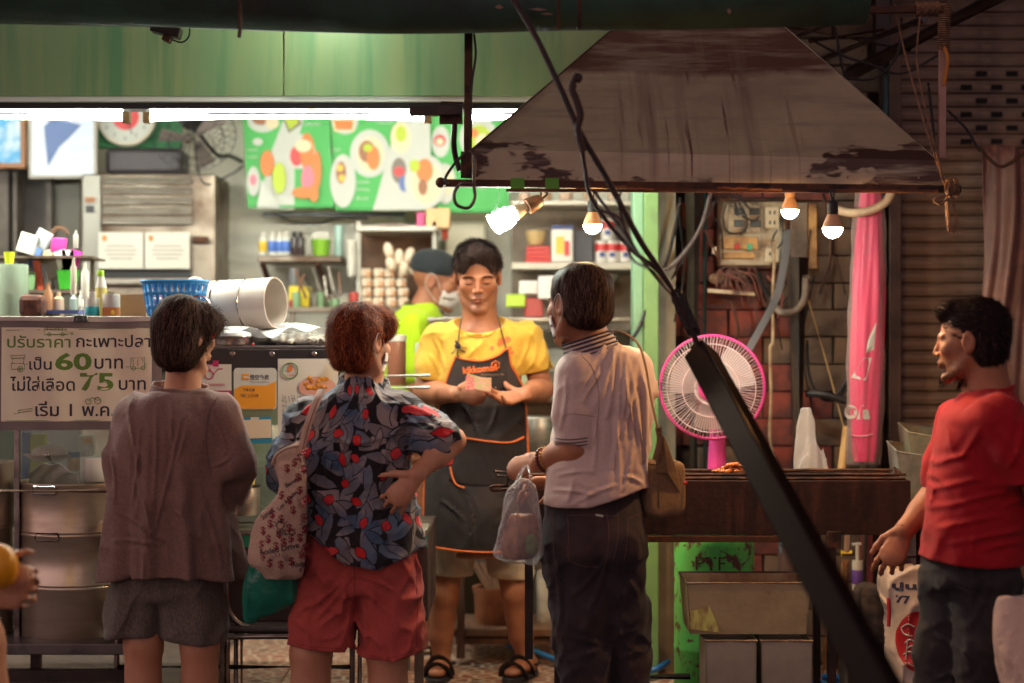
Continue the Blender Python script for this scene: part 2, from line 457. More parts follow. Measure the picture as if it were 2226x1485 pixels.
# ================================================================== materials of the place
M={}
M['road']=mat('asphalt',(.045,.04,.042),.75,c2=(.07,.06,.06),scale=8,bump=.6,bscale=180)
M['tile']=None
M['brick']=mat('painted_brick',rgb(140,62,50),.7,c2=rgb(92,48,42),scale=7,bump=.7,bscale=45,c3=rgb(52,36,34),s3=3.2,lo3=.5,hi3=.72)
M['brick_grey']=mat('grey_block',rgb(120,98,80),.8,c2=rgb(92,74,62),scale=6,bump=.7,bscale=50,c3=rgb(60,42,36),s3=4,lo3=.52,hi3=.7)
M['mortar']=mat('dark_mortar',rgb(48,36,34),.9,c2=rgb(70,54,48),scale=20,bump=.5)
M['cream']=mat('cream_paint',rgb(228,222,206),.6,c2=rgb(212,204,186),scale=2.5,bump=.2,bscale=30,c3=rgb(150,138,118),s3=1.6,lo3=.58,hi3=.8)
M['fascia']=mat('green_sheet',rgb(116,156,112),.42,c2=rgb(138,162,112),scale=1.6,stretch=(3.2,1,.35),mixlo=.35,mixhi=.6,bump=.15,bscale=8,c3=rgb(94,146,100),s3=7,lo3=.5,hi3=.66,stretch3=(1.6,1,.1))
M['pillar']=mat('green_pillar_paint',rgb(122,162,98),.5,c2=rgb(104,142,88),scale=3,bump=.25,bscale=30,c3=rgb(96,120,80),s3=5,lo3=.58,hi3=.75)
M['pillar_side']=mat('mint_paint',rgb(130,172,138),.5,c2=rgb(112,152,122),scale=3,bump=.2,bscale=30)
M['awning']=mat('dark_green_canvas',rgb(44,76,64),.7,c2=rgb(32,50,45),scale=4,bump=.5,bscale=200,c3=rgb(64,46,36),s3=1.5,lo3=.6,hi3=.8,stretch3=(4,1,1))
M['rust']=mat('rusty_steel',rgb(74,50,42),.7,.45,c2=rgb(104,64,42),scale=14,bump=.6,bscale=90,c3=rgb(38,28,28),s3=9,lo3=.5,hi3=.62)
M['dark_steel']=mat('dark_painted_steel',rgb(34,27,27),.45,.3,c2=rgb(60,42,36),scale=10,bump=.3,bscale=60)
M['steel']=mat('stainless_steel',rgb(176,170,160),.32,.9,c2=rgb(140,130,120),scale=5,stretch=(1,1,5),bump=.12,bscale=30,rvar=.2)
M['steel_worn']=mat('worn_stainless',rgb(150,138,124),.4,.8,c2=rgb(104,84,70),scale=4,bump=.25,bscale=22,rvar=.2,c3=rgb(70,46,36),s3=3,lo3=.6,hi3=.8)
M['grill']=mat('burnt_iron',rgb(70,46,40),.55,.55,c2=rgb(44,30,30),scale=5,stretch=(2,1,.6),bump=.5,bscale=40,c3=rgb(96,62,44),s3=6,lo3=.55,hi3=.75,stretch3=(2.5,1,.5))
M['chrome']=mat('chrome_tube',rgb(170,160,155),.22,.95,c2=rgb(110,95,90),scale=12)
M['white']=mat('white_plastic',rgb(204,199,188),.4,c2=rgb(186,180,168),scale=4)
M['black']=mat('black_plastic',rgb(30,28,30),.4)
M['blackrub']=mat('black_rubber',rgb(26,24,26),.6,c2=rgb(46,40,40),scale=20)
M['shutter']=mat('dusty_shutter',rgb(132,110,96),.55,.15,c2=rgb(100,82,74),scale=4,stretch=(1,1,3),bump=.2,c3=rgb(60,44,40),s3=2,lo3=.55,hi3=.7)
M['paper']=mat('white_paper',rgb(208,203,192),.7,c2=rgb(196,190,178),scale=3)
M['wood']=mat('worn_wood',rgb(120,84,60),.7,c2=rgb(84,58,44),scale=6,stretch=(6,1,1),bump=.4,bscale=40,bstretch=(5,1,1))

def tile_mat():
    m,nt,N,L,b=nmat('pebble_pattern_tile'); b.inputs['Roughness'].default_value=.38
    tc=N.new('ShaderNodeTexCoord'); mp=N.new('ShaderNodeMapping'); mp.inputs['Scale'].default_value=(17,17,.01)
    oi=N.new('ShaderNodeObjectInfo'); vm=N.new('ShaderNodeVectorMath'); vm.operation='ADD'
    L.new(tc.outputs['Object'],vm.inputs[0]); L.new(oi.outputs['Location'],vm.inputs[1]); L.new(vm.outputs[0],mp.inputs[0])
    v=N.new('ShaderNodeTexVoronoi'); v.voronoi_dimensions='2D'; v.feature='DISTANCE_TO_EDGE'; v.inputs['Scale'].default_value=1
    v2=N.new('ShaderNodeTexVoronoi'); v2.voronoi_dimensions='2D'; v2.inputs['Scale'].default_value=1
    L.new(mp.outputs[0],v.inputs['Vector']); L.new(mp.outputs[0],v2.inputs['Vector'])
    r=N.new('ShaderNodeMapRange'); r.inputs[1].default_value=.10; r.inputs[2].default_value=.15; L.new(v.outputs['Distance'],r.inputs[0])
    cr=N.new('ShaderNodeValToRGB'); e=cr.color_ramp.elements; e[0].color=(*rgb(128,66,48),1); e[1].color=(*rgb(70,48,42),1)
    a=e.new(.5); a.color=(*rgb(166,104,76),1)
    sp=N.new('ShaderNodeSeparateColor'); L.new(v2.outputs['Color'],sp.inputs[0]); L.new(sp.outputs[0],cr.inputs[0])
    mx=N.new('ShaderNodeMix'); mx.data_type='RGBA'; mx.inputs[6].default_value=(*rgb(196,170,146),1)
    L.new(r.outputs[0],mx.inputs[0]); L.new(cr.outputs[0],mx.inputs[7]); L.new(mx.outputs[2],b.inputs['Base Color']); return m
M['tile']=tile_mat()

# ================================================================== ground, pavement, room
MB().box((-30,-20,-.2),(30,6.18,0)).build('road',M['road'],kind='structure')
pav=MB().box((-30,6.18,-.2),(30,14,.14)).build('pavement',mat('cement',rgb(104,86,76),.8,c2=rgb(76,62,56),scale=5,bump=.4),kind='structure',bevel=.008)
tv=MB().box((-.149,-.149,.0),(.149,.149,.008)).mesh('tile'); tv.materials.append(M['tile'])
for i in range(11):
    for j in range(7):
        o=bpy.data.objects.new('tile',tv); COL.objects.link(o); o.parent=pav
        o.location=Vector((-1.0+i*.302,6.40+j*.302,.1405))-root_loc(pav)
backwall=MB().box((-3.4,8.5,.1),(.62,8.62,2.8)).build('wall',M['cream'],kind='structure')
MB().box((-3.52,6.2,.1),(-3.4,8.62,2.8)).build('wall',M['cream'],kind='structure')
MB().box((.54,6.98,.148),(.62,8.498,2.8)).build('wall',mat('shop_side_wall',rgb(160,158,142),.6,c2=rgb(120,116,104),scale=3),kind='structure')
MB().box((-3.52,6.30,2.8),(.62,8.62,2.9)).build('ceiling',mat('ceiling_board',rgb(150,150,136),.8,c2=rgb(110,106,96),scale=2),kind='structure')
# building mass above and to the side, night street
MB().box((-8,6.55,2.93),(8,12,9)).build('facade',mat('night_facade',rgb(60,50,52),.9,c2=rgb(40,34,38),scale=1.5,bump=.4),kind='structure')

# green pillar: mint side strip + yellow-green face
pl=thing('pillar','green painted pillar between the lit stall and the brick wall','pillar',(.47,6.9,.148),kind='structure')
MB().box((.452,6.86,.149),(.49,7.0,2.8)).build('side_strip',M['pillar_side'],pl,bevel=.004)
MB().box((.4905,6.84,.149),(.545,7.0,2.8)).build('front_face',M['pillar'],pl,bevel=.004)

# brick wall, each block its own piece
bw=thing('brick_wall','old wall of red and grey painted blocks behind the pink fan','wall',(1.0,7.2,.148))
MB().box((.63,7.14,.149),(1.485,7.35,2.9)).build('mortar_bed',M['mortar'],bw)
bh,bwid=.105,.27
bm_meshes=[]
for k in range(5):
    r_=random.Random(k); q=MB().box((-bwid/2+.004,-.022,-bh/2+.004),(bwid/2-.004,.03,bh/2-.004))
    q.v=[(x+r_.uniform(-.003,.003),y+(r_.uniform(-.005,.004) if y < 0 else 0),z+r_.uniform(-.003,.003)) for x,y,z in q.v]
    for mm in (M['brick'],M['brick_grey']):
        me=q.mesh('brick'); me.materials.append(mm); bm_meshes.append(me)
for r in range(26):
    z=.21+r*bh
    if z > 2.8: break
    for c in range(6):
        x=.70+c*bwid+(.135 if r % 2 else 0)
        if x > 1.42: continue
        grey=x > 1.10+random.uniform(-.05,.05) or (random.random() < .08) or (z < .6 and x > 1.0)
        o=bpy.data.objects.new('brick',bm_meshes[random.randrange(5)*2+(1 if grey else 0)]); COL.objects.link(o); o.parent=bw
        o.location=Vector((x,7.128+random.uniform(-.006,.006),z))-root_loc(bw)

# roller shutter beyond
sh=thing('roller_shutter','dusty brown roller shutter with perforated upper slats','shutter',(2.3,7.15,.148))
M['hole']=mat('dark_hole',rgb(14,12,14),.9)
sl=MB()
prof=[(-.0,-.026),(-.014,-.018),(-.018,0),(-.014,.014),(-.004,.021),(-.004,.026)]
x0,x1=1.487,3.4
vs=[(x0,y,z) for y,z in prof]+[(x1,y,z) for y,z in prof]; k=len(prof)
sl.add(vs,[(i,i+1,i+1+k,i+k) for i in range(k-1)])
slm=sl.mesh('slat'); slm.materials.append(M['shutter'])
for i in range(62):
    z=.18+i*.0525
    o=bpy.data.objects.new('slat',slm); COL.objects.link(o); o.parent=sh; o.location=Vector((0,7.15,z))-root_loc(sh)
hm=MB().box((-.022,-.004,-.010),(.022,.0,.010)).mesh('slot'); hm.materials.append(M['hole'])
for i in range(6):
    z=.18+(38+i)*.0525
    for c in range(8):
        o=bpy.data.objects.new('slot',hm); COL.objects.link(o); o.parent=sh
        o.location=Vector((1.76+c*.118+(.059 if i % 2 else 0),7.1305,z))-root_loc(sh)
for x in (1.44,):
    MB().box((x,7.02,.149),(x+.045,7.16,2.9)).build('guide_rail',mat('guide_rail_paint',rgb(92,68,58),.6,.2,c2=rgb(60,44,40),scale=5),sh,bevel=.003)
MB().box((x0,7.2,.149),(3.4,7.25,2.9)).build('backing',M['hole'],sh)
# dark post beside the shutter (with vertical pipes)
def pole(name,label,a,b,r,m,cat='pipe',n=14,group=None):
    return MB().tube([a,b],r,n).build(name,m,smooth=True,label=label,cat=cat,group=group)
M['pipe_grey']=mat('stained_pipe',rgb(112,104,92),.5,.3,c2=rgb(80,66,58),scale=5,bump=.3,c3=rgb(70,98,86),s3=4,lo3=.55,hi3=.7)
M['pipe_teal']=mat('teal_pipe',rgb(70,112,112),.5,c2=rgb(60,80,80),scale=6)
M['pipe_dark']=mat('grimy_pipe',rgb(96,80,66),.55,c2=rgb(54,42,38),scale=7,stretch=(1,1,.4),bump=.5,c3=rgb(170,156,136),s3=5,lo3=.66,hi3=.76)
pole('drain_pipe','thick greenish grey drain pipe right of the green pillar',P(1507,300,6.98),V(.688,6.98,.149),.040,M['pipe_grey'])
pole('drain_pipe','thin teal pipe beside the thick greenish drain pipe',P(1532,300,6.99),V(.735,6.99,.149),.012,M['pipe_teal'])
pole('drain_pipe','grimy black pipe behind the fan and the long grill',P(1733,560,6.96),V(1.08,6.96,.149),.043,M['pipe_dark'])
pole('corner_post','dark steel post between the pink umbrella and the shutter',P(1925,60,7.05),V(1.40,7.05,.149),.028,M['dark_steel'],cat='post')
pole('corner_post','teal blue post high behind the smoke hood',P(1920,60,6.9)+V(.02,0,.3),P(1925,380,6.9),.02,mat('blue_post',rgb(40,60,72),.5,c2=rgb(30,40,50),scale=6),cat='post')

# ================================================================== fascia, tube lamps
fa=thing('fascia','light green painted sheet fascia over the stall front','fascia',(-1.5,6.36,2.24),kind='structure')
for i in range(3):
    a=-3.6+i*1.407
    MB().box((a+.003,6.33+.004*(i%2),2.245),(a+1.404,6.36+.004*(i%2),2.95)).build('sheet',M['fascia'],fa,bevel=.002)
MB().box((-3.6,6.34,2.228),(.62,6.40,2.2445)).build('edge_trim',mat('white_trim',rgb(220,228,220),.4),fa)
MB().box((-3.6,6.37,2.205),(.62,6.45,2.2275)).build('channel',M['black'],fa)
TUBE=emis('tube_glow',(.97,1.0,.88),TUBE_W)
FILL_TUBE=emis('inner_fill_glow',(1.0,.97,.84),TUBE_W*.20)  # unseen inner row, added as fill to brighten the back wall
def tube_lamp(x0,x1,label,y=6.52,zc=2.193,glow=TUBE):
    t=thing('tube_lamp',label,'lamp',((x0+x1)/2,y,zc+.05),group='tube lamps over the counter')
    MB().tube([(x0+.03,y-.02,zc),(x1-.03,y-.02,zc)],.012,12).build('tube',glow,t,smooth=True)
    MB().box((x0,y-.01,zc+.028),(x1,y+.03,zc+.05)).build('batten',mat('batten_paint',rgb(150,142,118),.6),t,bevel=.004)
    for x in (x0,x1-.03): MB().box((x,y-.038,zc-.022),(x+.028,y+.0,zc+.0275)).build('end_cap',mat('yellowed_plastic',rgb(150,120,84),.6),t,bevel=.004)
tube_lamp(-3.0,.4,'long white tube lamp deeper inside the stall behind the first row',7.4,2.42,FILL_TUBE)  # hidden fill lamp added for the back wall
tube_lamp(-3.0,P(285,0,6.5).x,'white tube lamp above the framed pictures')
tube_lamp(P(312,0,6.5).x,P(940,0,6.5).x,'long white tube lamp above the menu board')
tube_lamp(P(1010,0,6.5).x,.44,'short tube lamp end showing beside the smoke hood')
MB().box((-3.4,6.53,2.252),(.5,6.60,2.30)).build('cable_tray',mat('tray_paint',rgb(168,152,118),.5,c2=rgb(120,100,76),scale=5),label='tan cable tray running above the tube lamps',cat='cable tray')
MB().box((-3.4,6.45,2.24),(-.0,6.53,2.8)).build('lamp_rail_bulkhead',M['cream'],kind='structure')

# ================================================================== awning roll
def awn(u,v):
    x=-3.6+u*(P(1888,0,5.3).x+3.6); a=v*2*math.pi
    zb=np.interp((x/5.3*4000+1113),[-400,0,400,820,1000,1500,1888],[44,44,58,68,67,58,46])
    z0=CAMZ-(zb-742.5)/4000*5.3
    r=.125+.006*math.sin(x*9)+.004*math.sin(x*23+1)
    return (x,5.34+r*.85*math.sin(a)+.01*math.sin(a*3+x*3),z0+r-r*math.cos(a)+.003*math.sin(5*a+x*5))
aw=thing('awning','rolled dark green canvas awning sagging across the top','awning',(-1,5.34,2.3))
MB().sheet(awn,90,20).build('canvas',M['awning'],aw,smooth=True,ang=180)
MB().tube([(-3.7,5.34,2.43),(P(1888,0,5.3).x+.02,5.34,2.43)],.02,8).build('roller',M['rust'],aw,smooth=True)
def wavy(a,b,n,amp,seed=0):
    a=Vector(a); b=Vector(b); r=random.Random(seed); out=[]
    for i in range(n+1):
        t=i/n; e=min(t,1-t)*4; e=min(e,1)
        out.append(a.lerp(b,t)+Vector((r.uniform(-1,1),r.uniform(-1,1),r.uniform(-1,1)))*amp*e)
    return out
for i,(px,l) in enumerate(((520,.2),(1212,.23),(1258,.23))):
    MB().tube([P(px,-60,5.20),P(px+2,0,5.205),P(px+2,62,5.24),P(px,80 if i == 0 else 60,5.26)],.006,6).build('cord',M['rust'],aw,smooth=True)
for (px,py,w,h) in ((1085,15,10,6),(1170,20,20,4),(1190,30,14,3),(1585,24,5,8)):
    c=P(px,py,5.225); MB().prism([c+V(-w*.0013,0,0),c+V(0,0,h*.0011),c+V(w*.0013,0,-.002),c+V(0,0,-h*.0011)],(0,.004,0)).build('scuff',mat('scuffed_canvas',rgb(120,96,84),.8),aw)
al=thing('light_bulb','bulb above the awning roll whose glow falls on the green fascia','light bulb',P(695,20,6.05))  # assumed lamp, out of view, added to brighten the fascia
c=V(P(695,0,6.05).x,6.05,2.62); MB().lathe([(.001,-.03),(.02,-.024),(.029,-.005),(.03,.01)],c,n=18).build('globe',emis('assumed_fascia_bulb_glow',(1,1,.84),FASCIA_W),al,smooth=True); MB().lathe([(.03,.0102),(.018,.05),(.016,.09)],c,n=14).build('socket',M['white'],al,smooth=True)
# spot light fitting hanging from the awning
sp=thing('spotlight','small dark outdoor spotlight under the awning, switched off','light fitting',P(362,60,5.7))
MB().obox(P(362,66,5.9),.048,.03,.018,Matrix.Rotation(.25,3,'Y')).build('housing',M['dark_steel'],sp,bevel=.006)
MB().obox(P(364,84,5.9),.013,.02,.012,Matrix.Rotation(.45,3,'Y')).build('bracket',M['rust'],sp,bevel=.003)
MB().tube(spline([P(372,86,5.9),P(395,92,5.9),P(410,80,5.9),P(412,56,5.9),P(405,20,5.9)]),.003,6).build('cable',M['blackrub'],sp,smooth=True)
MB().tube([P(364,80,5.9),P(364,20,6.0),V(P(364,20,6.1).x,6.33,2.9)],.008,6).build('arm',M['dark_steel'],sp)

# ================================================================== smoke hood
def hood_mat():
    m,nt,N,L,b=nmat('greasy_hood_steel'); b.inputs['Metallic'].default_value=.2
    tc=N.new('ShaderNodeTexCoord')
    def nz(scale,st,det=5):
        mp=N.new('ShaderNodeMapping'); mp.inputs['Scale'].default_value=st; L.new(tc.outputs['Object'],mp.inputs[0])
        n=N.new('ShaderNodeTexNoise'); n.inputs['Scale'].default_value=scale; n.inputs['Detail'].default_value=det; n.inputs['Roughness'].default_value=.65; L.new(mp.outputs[0],n.inputs[0]); return n.outputs[0]
    def rng_(s,lo,hi):
        r=N.new('ShaderNodeMapRange'); r.inputs[1].default_value=lo; r.inputs[2].default_value=hi; L.new(s,r.inputs[0]); return r.outputs[0]
    def mix(f,a,c):
        mx=N.new('ShaderNodeMix'); mx.data_type='RGBA'
        if isinstance(a,tuple): mx.inputs[6].default_value=(*a,1)
        else: L.new(a,mx.inputs[6])
        mx.inputs[7].default_value=(*c,1); L.new(f,mx.inputs[0]); return mx.outputs[2]
    def mul(a,c):
        q=N.new('ShaderNodeMath'); q.operation='MULTIPLY'; L.new(a,q.inputs[0]); L.new(c,q.inputs[1]); return q.outputs[0]
    xyz=N.new('ShaderNodeSeparateXYZ'); L.new(tc.outputs['Object'],xyz.inputs[0])
    base=mix(rng_(nz(2.2,(1,1,1)),.35,.65),rgb(184,168,142),rgb(154,138,116))
    # awning shade painted dark reddish over the top half, with an uneven lower border
    ad=N.new('ShaderNodeMath'); ad.operation='MULTIPLY_ADD'; L.new(nz(3,(1,1,.5)),ad.inputs[0]); ad.inputs[1].default_value=.10; L.new(xyz.outputs[2],ad.inputs[2])
    top=rng_(ad.outputs[0],.40,.43)
    base=mix(top,base,rgb(98,68,58))
    # vertical drips in the middle
    cx=N.new('ShaderNodeMath'); cx.operation='ABSOLUTE'; sb=N.new('ShaderNodeMath'); sb.operation='SUBTRACT'; L.new(xyz.outputs[0],sb.inputs[0]); sb.inputs[1].default_value=-.02; L.new(sb.outputs[0],cx.inputs[0])
    mid=rng_(cx.outputs[0],.36,.12)
    dr=rng_(nz(34,(1,.05,.03),2),.60,.66); base=mix(mul(dr,mid),base,rgb(110,80,68))
    sm=rng_(nz(13,(1,.05,.04),3),.50,.72); base=mix(mul(sm,mid),base,rgb(116,96,82))
    # dark smear along the lower skirt
    lowz=rng_(xyz.outputs[2],.12,.095); ax_=N.new('ShaderNodeMath'); ax_.operation='ABSOLUTE'; L.new(xyz.outputs[0],ax_.inputs[0]); sm_=N.new('ShaderNodeMath'); sm_.operation='MULTIPLY_ADD'; L.new(ax_.outputs[0],sm_.inputs[0]); sm_.inputs[1].default_value=.17; L.new(nz(4.2,(.6,1,1.6),4),sm_.inputs[2]); st=rng_(sm_.outputs[0],.575,.60); base=mix(mul(lowz,st),base,rgb(66,42,34))
    nb=rng_(nz(5,(.6,1,6),4),.5,.7); base=mix(nb,base,rgb(148,136,118))
    L.new(base,b.inputs['Base Color'])
    rr=N.new('ShaderNodeMapRange'); rr.inputs[3].default_value=.3; rr.inputs[4].default_value=.6; L.new(nz(5,(1,1,1)),rr.inputs[0]); L.new(rr.outputs[0],b.inputs['Roughness'])
    bp=N.new('ShaderNodeBump'); bp.inputs['Strength'].default_value=.25; bp.inputs['Distance'].default_value=.004; L.new(nz(12,(1,1,1)),bp.inputs['Height']); L.new(bp.outputs[0],b.inputs['Normal'])
    return m
M['hood']=hood_mat()
hd=thing('smoke_hood','big greasy sheet metal smoke hood over the charcoal grill','hood',(.61,5.52,1.9))
y0,y1=5.52,6.50
bl,br=P(1027,400,y0),P(2040,403,y0); sl_,sr=P(1027,326,y0),P(2040,352,y0)
tl,tr=P(1352,52,6.22),P(1684,46,6.22)
xb0,xb1=bl.x,br.x; zb=P(0,402,5.52).z; zs0,zs1=1.965,1.965
A=[V(xb0,y0,zb),V(xb1,y0,zb),V(xb1,y1,zb),V(xb0,y1,zb)]
B_=[V(xb0,y0,P(0,326,5.52).z),V(xb1,y0,P(0,352,5.52).z),V(xb1,y1,P(0,352,5.52).z),V(xb0,y1,P(0,326,5.52).z)]
C_=[V(tl.x,6.17,2.475),V(tr.x,6.17,2.475),V(tr.x,6.5,2.475),V(tl.x,6.5,2.475)]
th=.004
fr=MB()
# front: skirt + sloping panel (with a soft crease), subdivided so the sheet can buckle a little
def hoodfront(u,v):
    if v < .18:
        t=v/.18; zL=zb+(P(0,326,5.52).z-zb)*t; zR=zb+(P(0,352,5.52).z-zb)*t; x=xb0+(xb1-xb0)*u; z=zL+(zR-zL)*u; return (x,y0+.001*math.sin(u*9),z)
    t=(v-.18)/.82; a=B_[0].lerp(B_[1],u); c=C_[0].lerp(C_[1],u); p=a.lerp(c,t)
    p.y+=.006*math.sin(t*math.pi)*math.sin(u*math.pi*1.7+.4)+.004*math.sin(t*3*math.pi)*math.sin(u*math.pi)
    return p
fr.sheet(hoodfront,24,22,.004); fr.build('front_panel',M['hood'],hd,smooth=True,ang=25)
for a,b_,c,nm in ((0,3,0,'side_panel'),(1,2,1,'side_panel')):
    mb=MB(); s=1 if a else -1
    poly=[A[a],A[b_]+V(0,0,.085),B_[b_],C_[2 if a else 3],C_[1 if a else 0],B_[a]]
    poly=[p+V(s*.002,0.006,0) for p in poly]
    mb.v=[]; q1=[poly[0],poly[1],poly[2],poly[5]]; q2=[poly[5],poly[2],poly[3],poly[4]]
    mb.prism(q1,(s*.004,0,0)); mb.prism(q2,(s*.004,0,.002)); mb.build('side_panel',M['hood'],hd)
MB().prism([B_[3],B_[2],C_[2],C_[3]],(0,.004,0)).build('back_panel',M['hood'],hd)
MB().box((tl.x,6.172,2.477),(tr.x,6.5,3.4)).build('duct',M['hood'],hd)
# angle-iron rim round the bottom edge and the bright folded edge strips of the sloping sides
MB().beam(P(958,398,5.49),P(2088,412,5.49),.030,.022).build('front_rail',M['rust'],hd,bevel=.003)
MB().beam(P(1100,414,5.46),P(2040,416,5.48),.012,.010).build('charred_batten',mat('charred_wood',rgb(110,62,36),.8,c2=rgb(44,28,24),scale=16,stretch=(.5,1,1),bump=.8,bscale=60),hd,bevel=.002)
MB().beam(V(xb0,6.5,zb+.09),V(xb1,6.5,zb+.09),.03,.02).build('rear_rail',M['rust'],hd,bevel=.003)
for a,b_ in ((B_[0],C_[0]),(B_[1],C_[1])):
    MB().beam(a+V(0,-.004,0),b_+V(0,-.004,0),.005,.008).build('folded_edge',M['steel_worn'],hd)
for px,w in ((1125,30),(1200,30)):
    MB().box((P(px-w/2,0,5.47).x,5.471,P(0,411,5.47).z),(P(px+w/2,0,5.47).x,5.473,P(0,387,5.47).z)).build('green_tape',mat('green_tape',rgb(86,150,36),.5),hd)
MB().tube(spline([P(1112,410,5.465),P(1130,413,5.462),P(1160,411,5.465),P(1200,413,5.463),P(1216,409,5.465)]),.0035,6).build('green_tape',MATS['green_tape'],hd)
# left hanging post with its bracket
po=thing('hood_post','rusty square steel post holding the corner of the smoke hood','post',P(1017,385,5.46))
MB().beam(P(1017,388,5.455),P(1019,-40,5.455),.024,.024,(0,1,0)).build('upright',M['rust'],po,bevel=.002)
MB().beam(P(1014,387,5.44),P(1014,330,5.44),.034,.02,(0,1,0)).build('corner_gusset',M['rust'],po,bevel=.002)
MB().beam(P(890,242,5.48),P(1006,240,5.48),.032,.03).build('side_bracket',M['dark_steel'],po,bevel=.003)
MB().box(P(955,268,5.49),P(1006,251,5.52)).build('clamp_plate',M['rust'],po,bevel=.002)
MB().tube([P(952,228,5.49),P(960,222,5.49),P(1006,224,5.49)],.003,6).build('wire_loop',M['rust'],po)
MB().tube(spline([P(988,268,5.5),P(987,290,5.5),P(986,310,5.5),P(990,340,5.52),P(1000,372,5.52)]),.009,8).build('conduit',M['dark_steel'],po,smooth=True)
MB().tube(spline([P(1030,70,5.44),P(1034,120,5.44),P(1026,180,5.44),P(1022,260,5.44),P(1024,330,5.43)]),.004,6).build('cable',M['blackrub'],po,smooth=True)
MB().tube(spline([P(1020,325,5.42),P(1033,345,5.41),P(1030,395,5.41),P(1032,430,5.41),P(1018,452,5.41),P(993,445,5.41),P(988,420,5.41),P(1003,400,5.41),P(1030,399,5.41)]),.005,7).build('hanging_cable_loop',mat('brown_cable',rgb(74,50,44),.5),smooth=True,label='brown cable looped below the left end of the hood',cat='cable')
MB().tube(spline([P(1008,335,5.42),P(985,360,5.41),P(968,388,5.41),P(975,398,5.4)]),.0045,7).build('cable',M['blackrub'],po,smooth=True)
MB().sphere(P(958,397,5.47),.016).build('rail_end_knob',M['rust'],po,smooth=True)

# ================================================================== lamps under the hood
WARM=emis('warm_glow',(1.0,.55,.20),WARM_W); COOL=emis('cool_glow',(.80,1.0,.97),COOL_W); CFLM=emis('spiral_glow',(.88,1.0,.86),CFL_W)
M['bulb_body']=mat('bulb_housing',rgb(200,150,110),.45)
def bulb(px,py,D,label,glow,top,sock=M['blackrub'],s=1.0):
    c=P(px,py,D); t=thing('light_bulb',label,'light bulb',c,group='bulbs hung under the smoke hood')
    r=.0295*s
    prof=[(0.001,-r*1.02),(r*.42,-r*.92),(r*.75,-r*.66),(r*.95,-r*.3),(r,0)]
    MB().lathe(prof,c,n=20).build('globe',glow,t,smooth=True)
    MB().lathe([(r,.0004),(r*.93,.012),(r*.68,.030),(r*.55,.040)],c,n=20).build('housing',M['bulb_body'],t,smooth=True)
    MB().lathe([(.016,.0405),(.017,.05),(.016,.075),(.008,.082)],c,n=14).build('socket',sock,t,smooth=True)
    MB().tube(spline([c+V(0,0,.08),c+V(.004,0,.098),P(px+2,top,D)]),.003,6).tube(spline([c+V(0,0,.08),c+V(-.006,0,.1),P(px-3,top,D)]),.003,6).build('wire',M['blackrub'],t,smooth=True)
bulb(1288,489,5.88,'warm round bulb hanging above the man in the white shirt',WARM,412)
bulb(1810,496,5.46,'warm round bulb hanging beside the pink umbrella',WARM,412)
bulb(1717,457,6.05,'cool white round bulb in front of the electrical box',COOL,405,M['bulb_body'],.98)
for k in range(13): MB().sphere(V(xb0+.06+k*(xb1-xb0-.12)/12,y0-.001,zb+.022),.006,.003,.006,8,5).build('rivet',M['steel_worn'],hd,smooth=True)
for k in (.33,.68): q_=[Vector(hoodfront(k,v/14))+V(0,-.002,0) for v in range(15)]; MB().tube(q_,.0025,5).build('panel_joint',M['hood'],hd)
def cfl():
    a=P(1122,462,5.780); b=P(1064,492,5.760); d=(b-a).normalized(); x,y,_=frame(d)
    t=thing('spiral_bulb','tilted glowing spiral energy saving bulb above the vendor','light bulb',a)
    pts=[]
    for i in range(90):
        u=i/89; an=u*2*math.pi*4.2; r=.019+.011*min(u*2.5,1); pts.append(a+d*(.008+.075*u)+x*(r*math.cos(an))+y*(r*math.sin(an)))
    MB().tube(pts,.0058,7).build('spiral',CFLM,t,smooth=True)
    MB().lathe([(.012,-.04),(.016,-.028),(.021,-.012),(.024,0),(.024,.004),(.008,.006)],a,d,n=18).build('ballast',M['white'],t,smooth=True)
    MB().lathe([(.012,-.095),(.019,-.088),(.024,-.07),(.026,-.0425),(.015,-.041)],a,d,n=14).build('socket',mat('aged_socket',rgb(120,72,44),.5,c2=rgb(60,40,32),scale=20),t,smooth=True)
    e=a-d*.09
    MB().tube(spline([e,e+V(.02,0,.02),P(1172,412,5.800)]),.004,6).tube(spline([e,e+V(-.002,0,.03),P(1150,412,5.800)]),.0035,6).build('wire',M['blackrub'],t,smooth=True)
    MB().tube([P(1087,405,5.800),P(1082,440,5.790),P(1062,478,5.760)],.0008,4).tube([P(1082,440,5.790),P(1078,470,5.750)],.0008,4).build('tie_string',M['blackrub'],t)
cfl()
